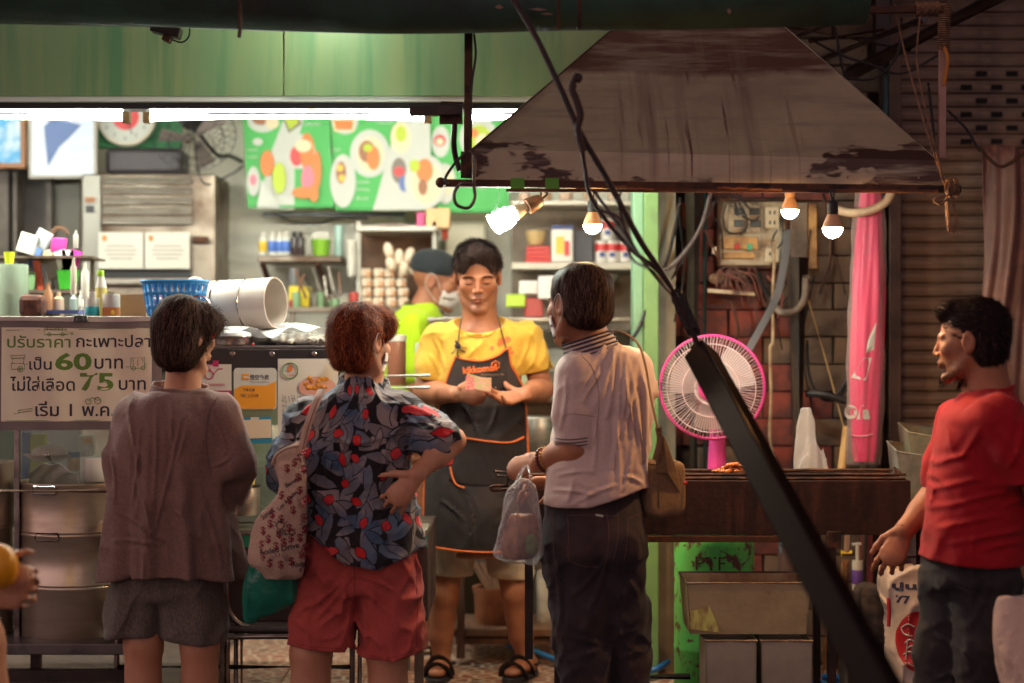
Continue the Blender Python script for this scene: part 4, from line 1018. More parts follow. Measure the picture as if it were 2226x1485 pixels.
# ================================================================== woman in the leaf print blouse
def leaf_mat():
    m,nt,N,L,b=nmat('leaf_print'); b.inputs['Roughness'].default_value=.8; b.inputs['Sheen Weight'].default_value=.15; b.inputs['Specular IOR Level'].default_value=.25
    tc=N.new('ShaderNodeTexCoord'); at=N.new('ShaderNodeAttribute'); at.attribute_name='flat'
    def mth(op,a,b_=None,c=None):
        q=N.new('ShaderNodeMath'); q.operation=op
        for i,v in enumerate((a,b_,c)):
            if v is None: continue
            if isinstance(v,(int,float)): q.inputs[i].default_value=v
            else: L.new(v,q.inputs[i])
        return q.outputs[0]
    nz=N.new('ShaderNodeTexNoise'); nz.inputs['Scale'].default_value=6; nz.inputs['Detail'].default_value=2; L.new(tc.outputs['Object'],nz.inputs[0])
    vm=N.new('ShaderNodeVectorMath'); vm.operation='MULTIPLY_ADD'; L.new(nz.outputs['Color'],vm.inputs[0]); vm.inputs[1].default_value=(.06,.06,.06); L.new(at.outputs['Vector'],vm.inputs[2])
    def layer(scale,off,a,bb,prob,sharp=.06,spin=1.0,base=0.):
        mp=N.new('ShaderNodeMapping'); mp.inputs['Scale'].default_value=(scale,scale,scale); mp.inputs['Location'].default_value=off; L.new(vm.outputs[0],mp.inputs[0])
        v=N.new('ShaderNodeTexVoronoi'); v.voronoi_dimensions='2D'; v.inputs['Scale'].default_value=1; v.inputs['Randomness'].default_value=.75; L.new(mp.outputs[0],v.inputs['Vector'])
        sub=N.new('ShaderNodeVectorMath'); sub.operation='SUBTRACT'; L.new(mp.outputs[0],sub.inputs[0]); L.new(v.outputs['Position'],sub.inputs[1])
        sc=N.new('ShaderNodeSeparateColor'); L.new(v.outputs['Color'],sc.inputs[0])
        rot=N.new('ShaderNodeVectorRotate'); rot.rotation_type='Z_AXIS'; L.new(sub.outputs[0],rot.inputs['Vector']); L.new(mth('MULTIPLY_ADD',sc.outputs[0],3.1416*spin,base),rot.inputs['Angle'])
        xy=N.new('ShaderNodeSeparateXYZ'); L.new(rot.outputs[0],xy.inputs[0])
        xx=mth('DIVIDE',xy.outputs[0],a); prof=mth('MULTIPLY',mth('SUBTRACT',1.0,mth('MULTIPLY',xx,xx)),bb)
        dd=mth('SUBTRACT',prof,mth('ABSOLUTE',xy.outputs[1]))
        r=N.new('ShaderNodeMapRange'); r.inputs[1].default_value=0; r.inputs[2].default_value=sharp*bb; L.new(dd,r.inputs[0])
        pr=mth('LESS_THAN',sc.outputs[1],prob)
        return mth('MULTIPLY',r.outputs[0],pr),sc.outputs[2],xy
    def mix(f,a,c):
        mx=N.new('ShaderNodeMix'); mx.data_type='RGBA'
        for i,v in ((6,a),(7,c)):
            if isinstance(v,tuple): mx.inputs[i].default_value=(*v,1)
            else: L.new(v,mx.inputs[i])
        L.new(f,mx.inputs[0]); return mx.outputs[2]
    cur=rgb(30,24,30)
    nb=N.new('ShaderNodeTexNoise'); nb.inputs['Scale'].default_value=9; nb.inputs['Detail'].default_value=3; L.new(tc.outputs['Object'],nb.inputs[0])
    rb=N.new('ShaderNodeMapRange'); rb.inputs[1].default_value=.42; rb.inputs[2].default_value=.6; L.new(nb.outputs[0],rb.inputs[0])
    leafc=mix(rb.outputs[0],rgb(148,134,132),rgb(66,86,112))
    leafd=mix(rb.outputs[0],rgb(120,110,114),rgb(88,104,126))
    f,rnd,xy=layer(13,(3.1,1.7,0),.85,.27,.95,spin=.9,base=.9); cur=mix(f,cur,leafc)
    f,rnd,xy=layer(15,(7.3,5.2,0),.80,.25,.85,spin=1.0,base=-.6); 
    edge,_,_=layer(15,(7.3,5.2,0),.88,.30,.85,spin=1.0,base=-.6); cur=mix(edge,cur,rgb(30,24,30)); cur=mix(f,cur,leafd)
    edge,_,_=layer(17.5,(1.3,9.2,0),.74,.27,.62,spin=1.0,base=.3); cur=mix(edge,cur,rgb(30,24,30))
    f,rnd,xy=layer(17.5,(1.3,9.2,0),.66,.22,.62,spin=1.0,base=.3); cur=mix(f,cur,leafc)
    edge,_,_=layer(15,(4.4,2.9,0),.31,.25,.52); cur=mix(edge,cur,rgb(30,24,30))
    f,rnd,xy=layer(15,(4.4,2.9,0),.27,.21,.52); cur=mix(f,cur,mix(rnd,rgb(196,30,36),rgb(206,64,70)))
    L.new(cur,b.inputs['Base Color'])
    n2=N.new('ShaderNodeTexNoise'); n2.inputs['Scale'].default_value=55; n2.inputs['Detail'].default_value=4; L.new(tc.outputs['Object'],n2.inputs[0])
    bp=N.new('ShaderNodeBump'); bp.inputs['Strength'].default_value=.55; bp.inputs['Distance'].default_value=.004; L.new(n2.outputs[0],bp.inputs['Height']); L.new(bp.outputs[0],b.inputs['Normal'])
    return m
LEAF=leaf_mat()
def add_flat(o,axis_pts):
    """print coordinates stored on the cloth: unrolled round the body so the print does not smear at the sides"""
    me=o.data; n=len(me.vertices); co=np.empty(n*3); me.vertices.foreach_get('co',co); co=co.reshape(-1,3)+np.array(root_loc(o))
    cx,cy,r=axis_pts
    ang=np.arctan2(-(co[:,1]-cy),(co[:,0]-cx)); u=(math.pi/2-ang); u=np.where(u > math.pi,u-2*math.pi,u)*r
    w=np.clip((np.abs(co[:,0]-cx)-.30)/.05,0,1)
    a=me.attributes.new('flat','FLOAT_VECTOR','POINT'); a.data.foreach_set('vector',np.stack([u,co[:,2],np.zeros(n)],1).astype(np.float32).ravel())
def W2(px,py,dy=0,D=5.6): return np3(P(px,py,D+dy))
def build_w2():
    D=5.6; Rh=headframe(40,6); hc=W2(785,744,.0); S=.97
    z=lambda y: W2(0,y)[2]; x=lambda px: W2(px,0)[0]
    legL=[W2(710,1200),W2(676,1420,.0),W2(676,1560,.02),W2(676,1700,.02)]; legR=[W2(840,1200),W2(842,1420,0),W2(846,1560,.02),W2(850,1700,.02)]
    nk0=W2(790,868,.03); nk1=W2(790,790,.02)
    armR=[W2(872,895,.0),W2(984,958,-.04),W2(906,1032,-.13)]; armL=[W2(672,905,.02),W2(632,1010,.03),W2(630,1085,.14)]
    hp=hand_prims(W2(908,1032,-.140),(-.66,.06,-.75),(.0,-1,.1),(-.8,0,.6),[(8,22,18),(10,24,18),(12,26,20),(14,28,22)],.98,thumb=((.2,.1),(.2,.1)),thumbout=.8,spread=.13)
    hp2=hand_prims(W2(630,1095,.17),(.1,.5,-.4),(-1,0,0),(0,.5,.4),[(60,70,30)]*4,.95)
    def body(p):
        d=head_local((p-hc)@Rh/S,False)*S
        d=smin(d,s_cap(p,nk1,nk0,.055,.062),.02)
        d=smin(d,s_loft(p,[(z(1240),x(775),D+.02,.12,.085),(z(1100),x(775),D+.02,.135,.09),(z(920),x(768),D+.02,.125,.075),(z(880),x(775),D+.02,.08,.06)]),.03)
        for ch in (legL,legR): d=smin(d,s_chain(p,ch,[.062,.060,.056,.036],.03),.02)
        for ch in (legL,legR): d=smin(d,s_ell(p,ch[2]*.5+ch[1]*.5+np.array((0,-.02,0)),(.052,.05,.09)),.03)
        d=smin(d,s_chain(p,armR,[.040,.037,.026],.012),.02); d=smin(d,s_cap(p,armR[1]+np.array((.0,-.005,.0)),armR[1]*.55+armR[2]*.45,.034,.036),.02)
        d=smin(d,s_chain(p,armL,[.036,.038,.028],.02),.02)
        d=smin(d,np.minimum(hand_sdf(p,hp),hand_sdf(p,hp2)),.008)
        return smin(d,feet(p,[legL[3],legR[3]],(0,1,0)),.01)
    root=thing('person','woman with short auburn hair in a leaf print blouse and coral shorts, hand on hip','person',(x(775),D,0))
    sdf_obj('body',body,(x(570),D-.26,-.01),(x(1030),D+.4,z(640)),.009,SK1,root,refine=[(hc-.135,hc+.135,.0045),(W2(840,1130,-.2),W2(1010,930,.05),.004)],colour=tint_fn(Rh,hc,S))
    secs=[(z(1245),x(785),D+.01,.19,.16),(z(1180),x(783),D+.01,.183,.155),(z(1100),x(778),D+.02,.165,.14),(z(1030),x(772),D+.02,.162,.132),(z(960),x(768),D+.02,.168,.125),(z(900),x(766),D+.02,.160,.105),(z(872),x(772),D+.02,.12,.085),(z(850),x(782),D+.02,.085,.07),(z(830),x(790),D+.02,.062,.06)]
    sl=[W2(862,900,.0),W2(925,935,-.02),W2(958,960,-.04)]; slL=[W2(668,905,.02),W2(632,1000,.03),W2(630,1040,.06)]
    def blouse(p):
        d=s_loft(p,secs,2.2)
        d=smin(d,s_chain(p,sl,[.058,.058,.056],.02),.035)
        cuff=s_cap(p,W2(940,950,-.03),W2(962,966,-.045),.063,.058); d=smin(d,cuff,.01)
        d=smin(d,s_chain(p,slL,[.054,.056,.056],.02),.03)
        t=np.clip((z(1000)-p[:,2])/.35,0,1); ang=np.arctan2(p[:,1]-D,p[:,0]-x(780))
        w=np.sin(ang*8+noise3(p*np.array((4,4,2)),1)*4)*.010*t
        a=ridge(p@np.array(((9,0,5),(0,10,0),(-8,0,7.0))),15)*.015; a2=ridge(p@np.array(((16,0,-8),(0,16,0),(9,0,12.0))),25)*.009
        cf=ridge(p@np.array(((30,0,14),(0,20,0),(-24,0,20.0))),35)*.010*np.exp(-(np.linalg.norm(p-W2(950,958,-.04),axis=1)/.08)**2)
        d=d-w-a-a2-cf-creases(p,W2,((760,940,765,1180),(700,900,730,1150),(845,900,830,1100),(880,1050,800,1120),(890,1080,820,1190),(700,960,690,1120),(905,880,965,925),(880,905,940,950),(650,930,640,1020),(740,860,700,960)),.0055,.005,D+.05)
        zl=np.interp(p[:,0],[x(640),x(665),x(710),x(760),x(830),x(918)],[z(1110),z(1140),z(1180),z(1216),z(1228),z(1190)])
        d=smax(d,np.where(p[:,0] > x(640),zl-p[:,2],-1),.005)
        d=smax(d,-s_cap(p,nk0,nk1,.062,.068),.006)
        ax=np3(armR[2])-np3(armR[1]); ax /= np.linalg.norm(ax)
        d=smax(d,-s_cap(p,W2(962,966,-.045),W2(985,985,-.06),.048,.05),.006)
        d=smax(d,-s_loft(p,[(z(1260),x(785),D+.01,.17,.14),(z(1170),x(783),D+.01,.165,.135)]),.006)
        return d
    bl_=sdf_obj('blouse',blouse,(x(570),D-.25,z(1260)),(x(1020),D+.25,z(815)),.0056,LEAF,root); add_flat(bl_,(x(775),D+.02,.17))
    def col(u,v):
        a=2*math.pi*u; r=1.02-.12*v; return (x(790)+.080*math.cos(a)*r,D+.028+.070*math.sin(a)*r,z(850)+.038*v-.008*math.cos(a)+.012*math.sin(a)+.002*math.sin(a*6))
    c_=MB().sheet(col,48,6,.004).build('collar',LEAF,root,smooth=True,ang=180); add_flat(c_,(x(775),D+.02,.17))
    def shorts(p):
        d=s_loft(p,[(z(1435),x(698),D+.02,.094,.098),(z(1340),x(702),D+.02,.096,.105),(z(1240),x(725),D+.02,.105,.115)],2.5)
        d=smin(d,s_loft(p,[(z(1435),x(855),D+.02,.100,.10),(z(1340),x(848),D+.02,.096,.105),(z(1240),x(828),D+.02,.11,.115)],2.5),.008)
        d=smin(d,s_loft(p,[(z(1285),x(776),D+.02,.168,.118),(z(1215),x(774),D+.02,.175,.125),(z(1130),x(772),D+.02,.145,.10)]),.02)
        for sx_ in (724,830): d=smin(d,s_ell(p,W2(sx_,1215,-.045),(.075,.06,.075)),.04)
        a=ridge(p@np.array(((7,0,13),(0,8,0),(9,0,-5.0))),44)*.013+ridge(p@np.array(((12,0,-9),(0,8,0),(6,0,13.0))),45)*.009
        d=d-a-creases(p,W2,((770,1225,700,1300),(765,1245,690,1340),(780,1260,850,1330),(785,1240,870,1280),(770,1290,745,1400),(700,1180,660,1260),(860,1190,900,1250),(650,1330,690,1300),(790,1300,800,1400)),.006,.0055,D+.05)
        zl=np.interp(p[:,0],[x(640),x(755),x(756),x(790),x(860),x(917)],[z(1400),z(1412),z(1400),z(1425),z(1428),z(1412)])
        d=smax(d,zl-p[:,2],.004)
        for cx_,rr in ((698,.080),(855,.085)): d=smax(d,-s_cap(p,(x(cx_),D+.02,z(1460)),(x(cx_),D+.02,z(1400)),rr,rr*.92),.004)
        return d
    so=sdf_obj('shorts',shorts,(x(610),D-.18,z(1450)),(x(950),D+.2,z(1110)),.0056,cloth('coral_cotton',rgb(186,84,78),rgb(168,70,66),weave=900,wr=.3),root)
    bs=bvh_of(so); MB().tube(path_on(bs,[W2(776,1215),W2(778,1250),W2(776,1290)],8,.0003),.0011,5).tube(path_on(bs,[W2(905,1200),W2(909,1300),W2(908,1400)],8,.0003),.0011,5).tube(path_on(bs,[W2(800,1415),W2(850,1419),W2(905,1405)],8,.0003),.0009,5).tube(path_on(bs,[W2(650,1391),W2(700,1397),W2(748,1400)],8,.0003),.0009,5).build('stitching',mat('coral_stitch',rgb(128,50,50),.9),root)
    def hair(p):
        q=(p-hc)@Rh/S
        d=s_ell(q,(0,.016,.046),(.086,.100,.080))
        d=smin(d,s_ell(q,(0,.040,-.020),(.072,.056,.072)),.03)
        d=smin(d,s_ell(q,(-.02,-.05,.062),(.06,.045,.045)),.03)
        d=smax(d,-s_ell(q,(0,-.12,-.02),(.085,.085,.085)),.02)
        for s_ in (-1,1): d=smax(d,-s_ell(q,(s_*.088,-.012,-.034),(.034,.040,.046)),.012)
        d=smax(d,-.088-q[:,2],.015)
        d=d-noise3(q*np.array((45,45,14)),3)*.005-noise3(q*np.array((14,14,10)),5)*.006
        return d*S
    ho=sdf_obj('hair',hair,hc-.16,hc+.16,.005,HAIRR,root,colour=lambda v: np.full((len(v),3),.05))
    strands('hair_strands',hair,Rh,hc,8000,6,.065,(.01,.02,.135),HAIRR,ho,3,lift=(.001,.018),grav=.28,jitter=.55,curl=.35,width=.0026)
    strands('hair_strands',hair,Rh,hc,1500,5,.035,(.01,.02,.135),HAIRG,ho,4,lift=(.0,.006),grav=.5,jitter=.3,keep=lambda q: (q[:,2] < -.045))
    # face mask: seen past the cheek, with an ear loop
    mw=mask_on(Rh,hc,S,root)
    return root
def mask_on(Rh,hc,S,root):
    def L_(q): return tuple(np.array(q)*S@Rh.T+hc)
    def surf(u,v):
        a=(u-.5)*2.35; zz=-.018-.082*v; r=.078+.018*math.exp(-(a/.5)**2)*math.sin(v*math.pi)
        return L_((.073*math.sin(a)*(1-.18*v),-.012-(r+.010)*math.cos(a)*(1-.10*v),zz+.012*abs(math.sin(a))*(-1 if v < .5 else 1)))
    mo=MB().sheet(surf,24,10,.002).build('face_mask',mat('mask_fabric',rgb(222,210,204),.8,c2=rgb(206,194,190),scale=30,bump=.3),root,smooth=True,ang=180)
    mb=MB()
    for s_ in (-1,1):
        e=[(s_*.070,-.038,-.032),(s_*.080,-.015,.012),(s_*.086,.012,.028),(s_*.090,.026,.006),(s_*.084,.022,-.028),(s_*.072,-.02,-.070),(s_*.066,-.034,-.082)]
        mb.tube(spline([L_(q) for q in e],6),.0013,5)
    mb.build('ear_loop',MATS['mask_fabric'],mo); return mo
w2=build_w2()
# ================================================================== vendor
def VS(px,py,dy=0,D=6.85): return np3(P(px,py,D+dy))
FL=.148
def build_vendor():
    D=6.85; Rh=headframe(178,0); hc=VS(1038,600,-.03); S=1.06
    Rh=headframe(178,17,-2)
    z=lambda y: VS(0,y)[2]; x=lambda px: VS(px,0)[0]
    nk1=VS(1040,640,-.01); nk0=VS(1045,718,.01)
    armR=[VS(950,728,.0),VS(925,852,.02),VS(990,858,-.19)]  # viewer's left
    armL=[VS(1146,726,.0),VS(1178,846,.02),VS(1142,858,-.20)]
    legs=[[VS(975,1200),VS(967,1290,-.02),VS(958,1380,.02),VS(960,1448,.03)],[VS(1112,1200),VS(1120,1290,-.02),VS(1132,1380,.02),VS(1146,1446,.03)]]
    hR=hand_prims(VS(990,857,-.20),(.92,-.38,-.02),(-.35,-.93,0),(0,0,1),[(78,88,55),(80,90,58),(82,92,58),(84,94,58)],1.0,thumb=((.9,.35),(.7,.2)),thumbout=.55,spread=.0)
    hL=hand_prims(VS(1144,857,-.205),(-.86,-.42,-.18),(.28,.62,-.62),(0,0,1),[(22,26,14),(16,20,12),(18,22,14),(26,26,16)],1.0,thumb=((-.3,-.1),(-.2,-.1)),thumbout=1.1,spread=.13)
    def body(p):
        d=head_local((p-hc)@Rh/S,True)*S
        d=smin(d,s_cap(p,nk1,nk0,.060,.070),.022)
        for s_ in (-1,1): d=smin(d,s_cap(p,nk0+np.array((s_*.012,-.055,-.02)),hc+np.array((s_*.055,.0,-.05)),.010,.012),.02)  # neck cords
        d=smin(d,s_loft(p,[(z(1210),x(1043),D,.15,.10),(z(1000),x(1043),D,.135,.095),(z(820),x(1043),D,.155,.10),(z(740),x(1046),D,.140,.078),(z(712),x(1045),D,.09,.065)]),.03)
        for ch in (armR,armL):
            d=smin(d,s_chain(p,ch,[.042,.043,.030],.012),.02)
            d=smin(d,s_cap(p,ch[1]*.85+ch[2]*.15+np.array((0,0,-.002)),ch[1]*.5+ch[2]*.5,.046,.041),.02)
        for ch in legs:
            d=smin(d,s_chain(p,ch,[.075,.050,.043,.030],.02),.02); d=smin(d,s_ell(p,ch[1]*.55+ch[2]*.45+np.array((0,.022,0)),(.045,.046,.085)),.025)
            d=smin(d,s_ell(p,ch[1]+np.array((0,-.022,.0)),(.036,.03,.042)),.015)
            d=smin(d,s_ell(p,ch[3]+np.array((.026,0,-.0)),(.012,.014,.014)),.01); d=smin(d,s_ell(p,ch[3]+np.array((-.026,0,-.0)),(.012,.014,.014)),.01)
        d=smin(d,np.minimum(hand_sdf(p,hR,.005),hand_sdf(p,hL,.006)),.010)
        d=smin(d,feet(p,[legs[0][3]],(-.1,-1,0),FL+.018),.012); d=smin(d,feet(p,[legs[1][3]],(-.45,-1,0),FL+.018),.012)
        return d
    root=thing('person','vendor in a yellow t-shirt and black apron counting banknotes behind the counter','person',(x(1045),D,FL))
    b_=sdf_obj('body',body,(x(880),D-.34,FL),(x(1220),D+.2,z(500)),.0075,SK2,root,colour=tint_fn(Rh,hc,S,True,.8),
            refine=[(hc-np.array((.12,.13,.145)),hc+np.array((.12,.13,.13)),.0026),(VS(982,915,-.40),VS(1152,815,-.13),.0030)])
    secs=[(z(1010),x(1045),D,.165,.125),(z(900),x(1045),D,.162,.122),(z(820),x(1044),D,.158,.120),(z(760),x(1045),D,.163,.112),(z(728),x(1046),D,.160,.098),(z(706),x(1046),D,.135,.078),(z(690),x(1046),D,.080,.058)]
    def sleeves(p):
        a=s_chain(p,[VS(953,735),VS(939,790,.0),VS(931,838,.01)],[.058,.055,.058],.02)
        b=s_chain(p,[VS(1142,735),VS(1157,780,.0),VS(1169,815,.01)],[.058,.055,.057],.02); return np.minimum(a,b)
    def tee(p):
        d=s_loft(p,secs,2.2); d=smin(d,sleeves(p),.02)
        d=d-ridge(p@np.array(((7,0,4),(0,9,0),(-6,0,5.0))),61)*.010-ridge(p@np.array(((12,0,-7),(0,12,0),(9,0,9.0))),62)*.006-ridge(p@np.array(((22,0,4),(0,20,0),(-3,0,7.0))),63)*.004-creases(p,VS,((945,735,968,800),(1148,735,1126,800),(1000,735,1060,725),(985,800,962,860),(935,770,955,810),(1165,770,1140,810)),.006,.005)
        # sleeve hems cut square to the arm
        for (q,ax,sd) in ((VS(926,825,.01),(-.12,0,-1),-1),(VS(1174,808,.01),(.2,0,-1),1)):
            ax=np3(Vector(ax).normalized()); pl_=(p-q)@ax; side=(p[:,0]-x(962 if sd < 0 else 1132))*sd
            d=smax(d,np.where(side > -.01,pl_,-1),.004)
            hol=s_cap(p,q-ax*.02,q+ax*.06,.047,.052); d=smax(d,-hol,.005)
        ncut=s_ell(p,VS(1042,695,-.05),(.094,.12,.055)); d=smax(d,-ncut,.006); d=smax(d,-s_cap(p,nk0+np.array((0,0,-.01)),nk1,.070,.078),.006)
        return d
    ts=sdf_obj('t_shirt',tee,(x(880),D-.2,z(1010)),(x(1220),D+.2,z(650)),.0054,cloth('yellow_cotton',rgb(208,166,66),rgb(190,148,56),weave=900,wr=.3),root)
    bt=bvh_of(ts)
    # collar rib
    mb=MB(); pts=[]
    for k in range(19):
        a=math.pi*k/18; pts.append(VS(1043-44*math.cos(a),696+38*math.sin(a)**1.1))
    mb.tube(path_on(bt,pts,3,.001),.0045,6,flat=.6); mb.build('neck_rib',MATS['yellow_cotton'],root,smooth=True)
    # faint print on the chest
    red=mat('faded_red_print',rgb(206,104,52),.8)
    cf=conform_to(bt,.0012)
    lettering('QFFI',VS(1032,737),(1,0,0),(0,0,1),.048,.011,red,root,conform=cf)
    for (a,b,w,h) in ((1092,742,9,8),(1104,738,7,7),(1070,757,5,5),(1108,757,5,5),(1086,748,5,6),(1113,766,4,4)):
        q=MB(); c=P(a,b,D); q.add([tuple(v) for v in cf(np.array([tuple(v) for v in disc_poly(c,V(1,0,0),V(0,0,1),w*.0017,h*.0017,14)]))],[tuple(range(14))]); q.build('print_mark',red,root)
    # shorts
    def shorts(p):
        d=None
        for (ct,cb,r0,r1) in ((VS(990,1170),VS(975,1262,.0),.088,.078),(VS(1100,1170),VS(1113,1262,.0),.088,.080)):
            e=s_cap(p,ct,cb,r0,r1); d=e if d is None else smin(d,e,.012)
        d=smin(d,s_loft(p,[(z(1190),x(1043),D,.165,.115),(z(1000),x(1043),D,.15,.11)]),.02)
        d=d-ridge(p@np.array(((12,0,9),(0,9,0),(6,0,10.0))),71)*.007-ridge(p@np.array(((7,0,2),(0,9,0),(3,0,32.0))),72)*.006*np.exp(-((p[:,2]-z(1240))/.03)**2)
        d=smax(d,z(1252)+(p[:,0]-x(1045))*-.05-p[:,2],.005)
        for cb in (VS(972,1290),VS(1115,1290)): d=smax(d,-s_cap(p,cb,cb+np.array((0,0,.10)),.062,.058),.004)
        return d
    sdf_obj('shorts',shorts,(x(905),D-.18,z(1275)),(x(1185),D+.16,z(1000)),.0066,cloth('khaki_cotton',rgb(206,190,164),rgb(186,168,142)),root)
    # apron
    out=[(990,772),(1010,778),(1050,781),(1085,770),(1106,756),(1114,790),(1128,815),(1142,850),(1148,930),(1152,1040),(1156,1140),(1150,1172),(1130,1186),(1060,1190),(990,1186),(940,1178),(924,1155),(921,1080),(928,980),(950,900),(962,850),(976,805)]
    poly=[(x(a),z(b)) for a,b in out]
    asec=[(z(1200),x(1042),D-.01,.235,.190),(z(1100),x(1042),D-.01,.22,.180),(z(1000),x(1043),D,.20,.155),(z(900),x(1044),D,.19,.138),(z(820),x(1044),D,.188,.132),(z(750),x(1045),D,.19,.122)]
    def apron(p):
        d0=s_loft(p,asec,2.3)
        w=ridge(p@np.array(((6,0,2),(0,3,0),(-4,0,3.5))),81)*.005+ridge(p@np.array(((10,0,-6),(0,3,0),(6,0,6.0))),82)*.003
        d0=d0-w-creases(p,VS,((1010,880,1040,940),(1080,880,1060,935),(960,1080,1010,1120),(1120,1070,1080,1130),(1020,1075,1030,1170),(1090,1080,1095,1170)),.006,.006); sh_=np.maximum(d0,-(d0+.009)); m2=poly_sd(p[:,0],p[:,2],poly)
        sh_=smax(sh_,m2,.003); return smax(sh_,p[:,1]-(D+.02),.003)
    APR=cloth('charcoal_apron',rgb(42,35,37),rgb(32,27,29),weave=900,wr=.35,c3=rgb(56,46,44),big=5)
    ao=sdf_obj('apron',apron,(x(900),D-.24,z(1205)),(x(1180),D+.04,z(735)),.0056,APR,root)
    ba=bvh_of(ao); OR=mat('orange_piping',rgb(206,98,30),.6)
    inset=[(a+(2.5 if a < 1043 else -2.5),b+(2.5 if b < 900 else -2.5)) for a,b in out]
    loop=path_on(ba,[VS(a,b) for a,b in inset+[inset[0]]],6,.001)
    MB().tube(loop,.0038,6).build('piping',OR,ao,smooth=True)
    # pocket with its own piping
    pk=path_on(ba,[VS(a,b) for a,b in ((978,942),(1020,948),(1070,955),(1110,957),(1136,948),(1137,946))],6,.008)
    def pocket(u,v):
        i=u*(len(pk)-1); k=min(int(i),len(pk)-2); q=pk[k].lerp(pk[k+1],i-k); zz=q.z-(q.z-z(1050)+.02*abs(2*u-1)**4*-1)*v
        h_=ba.ray_cast(Vector((q.x,0,zz)),Vector((0,1,0))); y=h_[0].y if h_[0] else q.y
        return (q.x*(1) ,y-.008*(1-v**6)-.006*math.sin(u*math.pi)*(1-v),zz)
    MB().sheet(pocket,30,16,.002).build('pocket',APR,ao,smooth=True,ang=180)
    MB().tube([p+Vector((0,-.012,0)) for p in pk],.0036,6).build('piping',OR,ao,smooth=True)
    MB().tube(path_on(ba,[VS(978,944),VS(980,985),VS(984,1020),VS(994,1044),VS(1012,1052)],6,.007),.0032,6).build('piping',OR,ao,smooth=True)
    MB().tube(path_on(ba,[VS(1134,955),VS(1136,975),VS(1137,995)],6,.006),.0026,6).build('piping',OR,ao,smooth=True)
    # straps
    for pts in ([(1006,688),(1001,715),(998,742),(996,768),(1000,776)],[(1081,684),(1088,710),(1097,742),(1103,766)]):
        pp=path_on(bt,[VS(a,b) for a,b in pts],5,.006)
        pp=[Vector((q.x,min(q.y,D-.09) if i < 6 else q.y-.004,q.z)) for i,q in enumerate(pp)]
        MB().tube(pp,.0085,6,flat=.25).build('strap',APR,ao,smooth=True)
    kn=Vector(path_on(bt,[VS(997,752),VS(998,754)],2,.014)[0])
    mb=MB(); mb.sphere(kn,.012,.008,.010)
    for e in ((-12,16),(13,12),(16,3),(-4,-10)): mb.tube([kn,kn+V(e[0]*.0012,-.006,-e[1]*.0014),kn+V(e[0]*.002,0,-e[1]*.0018)],.005,6,flat=.35)
    mb.build('strap_knot',APR,ao,smooth=True)
    ca=conform_to(ba,.0014)
    lettering('kikkoman',VS(1009,812),(1,0,.10),(-.1,0,1),.126,.026,OR,ao,bold=.03,conform=ca)
    lettering('seasoning your life',VS(1046,816),(1,0,0),(0,0,1),.085,.010,mat('pale_print',rgb(150,120,100),.8),ao,conform=ca)
    hx=[Vector(ca(np.array([tuple(VS(1078+9*math.cos(a),793+9*math.sin(a)))]))[0]) for a in [math.pi/6+k*math.pi/3 for k in range(6)]]
    MB().tube([h+V(0,-.001,0) for h in hx],.0026,6,closed=True).build('hexagon_mark',OR,ao)
    MB().sphere(sum(hx,Vector())/6+V(0,-.001,0),.0055,.001,.0055).build('hexagon_mark',OR,ao)
    # hair
    def hair(p):
        q=(p-hc)@Rh/S
        d=s_ell(q,(0,.014,.050),(.077,.096,.075))
        d=smin(d,s_ell(q,(.0,-.040,.092),(.058,.045,.030)),.02)
        d=smin(d,s_ell(q,(0,.035,-.005),(.0775,.07,.07)),.02)
        d=smax(d,-s_ell(q,(0,-.118,.014),(.082,.078,.062)),.006)
        for s_ in (-1,1): d=smax(d,-s_ell(q,(s_*.094,-.015,-.028),(.032,.06,.050)),.008)
        d=smax(d,-.06-q[:,2],.01)
        return (d-noise3(q*np.array((50,50,22)),3)*.004-noise3(q*20,5)*.006)*S
    ho=sdf_obj('hair',hair,hc-.15,hc+.16,.0045,HAIRB,root,colour=lambda v: np.full((len(v),3),.05))
    strands('hair_strands',hair,Rh,hc,6500,6,.045,(.02,.05,.13),HAIRB,ho,6,lift=(.001,.018),grav=.05,jitter=.7,curl=.5,width=.0022,tips=.45,comb=lambda q: np.stack([q[:,0]*3,-np.ones(len(q))*.5,q[:,0]*0],1),keep=lambda q: (q[:,2] > .035))
    strands('hair_strands',hair,Rh,hc,2500,4,.016,(.0,.05,.13),HAIRG,ho,7,lift=(.0,.002),grav=.6,jitter=.3,width=.0009,keep=lambda q: (q[:,2] < .045))
    # brows: short strands
    r=random.Random(3); bb=bvh_of(b_)
    for s_ in (-1,1):
        mb=MB()
        for k in range(110):
            u=r.random(); q=np.array((s_*(.014+.034*u),-.12,.0185+.004*math.sin(u*2.6)-.007*u+r.uniform(-.0025,.0025)))*S@Rh.T+hc
            dr=np.array((0,1.0,0))@Rh.T; h_=bb.ray_cast(Vector(q),Vector(dr))
            if h_[0] is None: continue
            e=h_[0]+Vector(np.array((s_*.008,-.001,.003*(1-u)-.001))@Rh.T); mb.tube([h_[0]-Vector(dr)*.0004,e-Vector(dr)*.0012],.00045,3)
        pl_=[]
        for k in range(9):
            u=k/8; q=np.array((s_*(.0175+.027*u),-.12,-.0058-.0030*math.sin(u*math.pi)))*S@Rh.T+hc; h_=bb.ray_cast(Vector(q),Vector(dr))
            if h_[0] is not None: pl_.append(h_[0]-Vector(dr)*.0006)
        mb.build('eyebrow',HAIRB,root)
        if len(pl_) > 3: MB().tube(pl_,.0009,5).build('eyelashes',HAIRB,root)
    # sandals
    SM=MATS['dark_sandal']
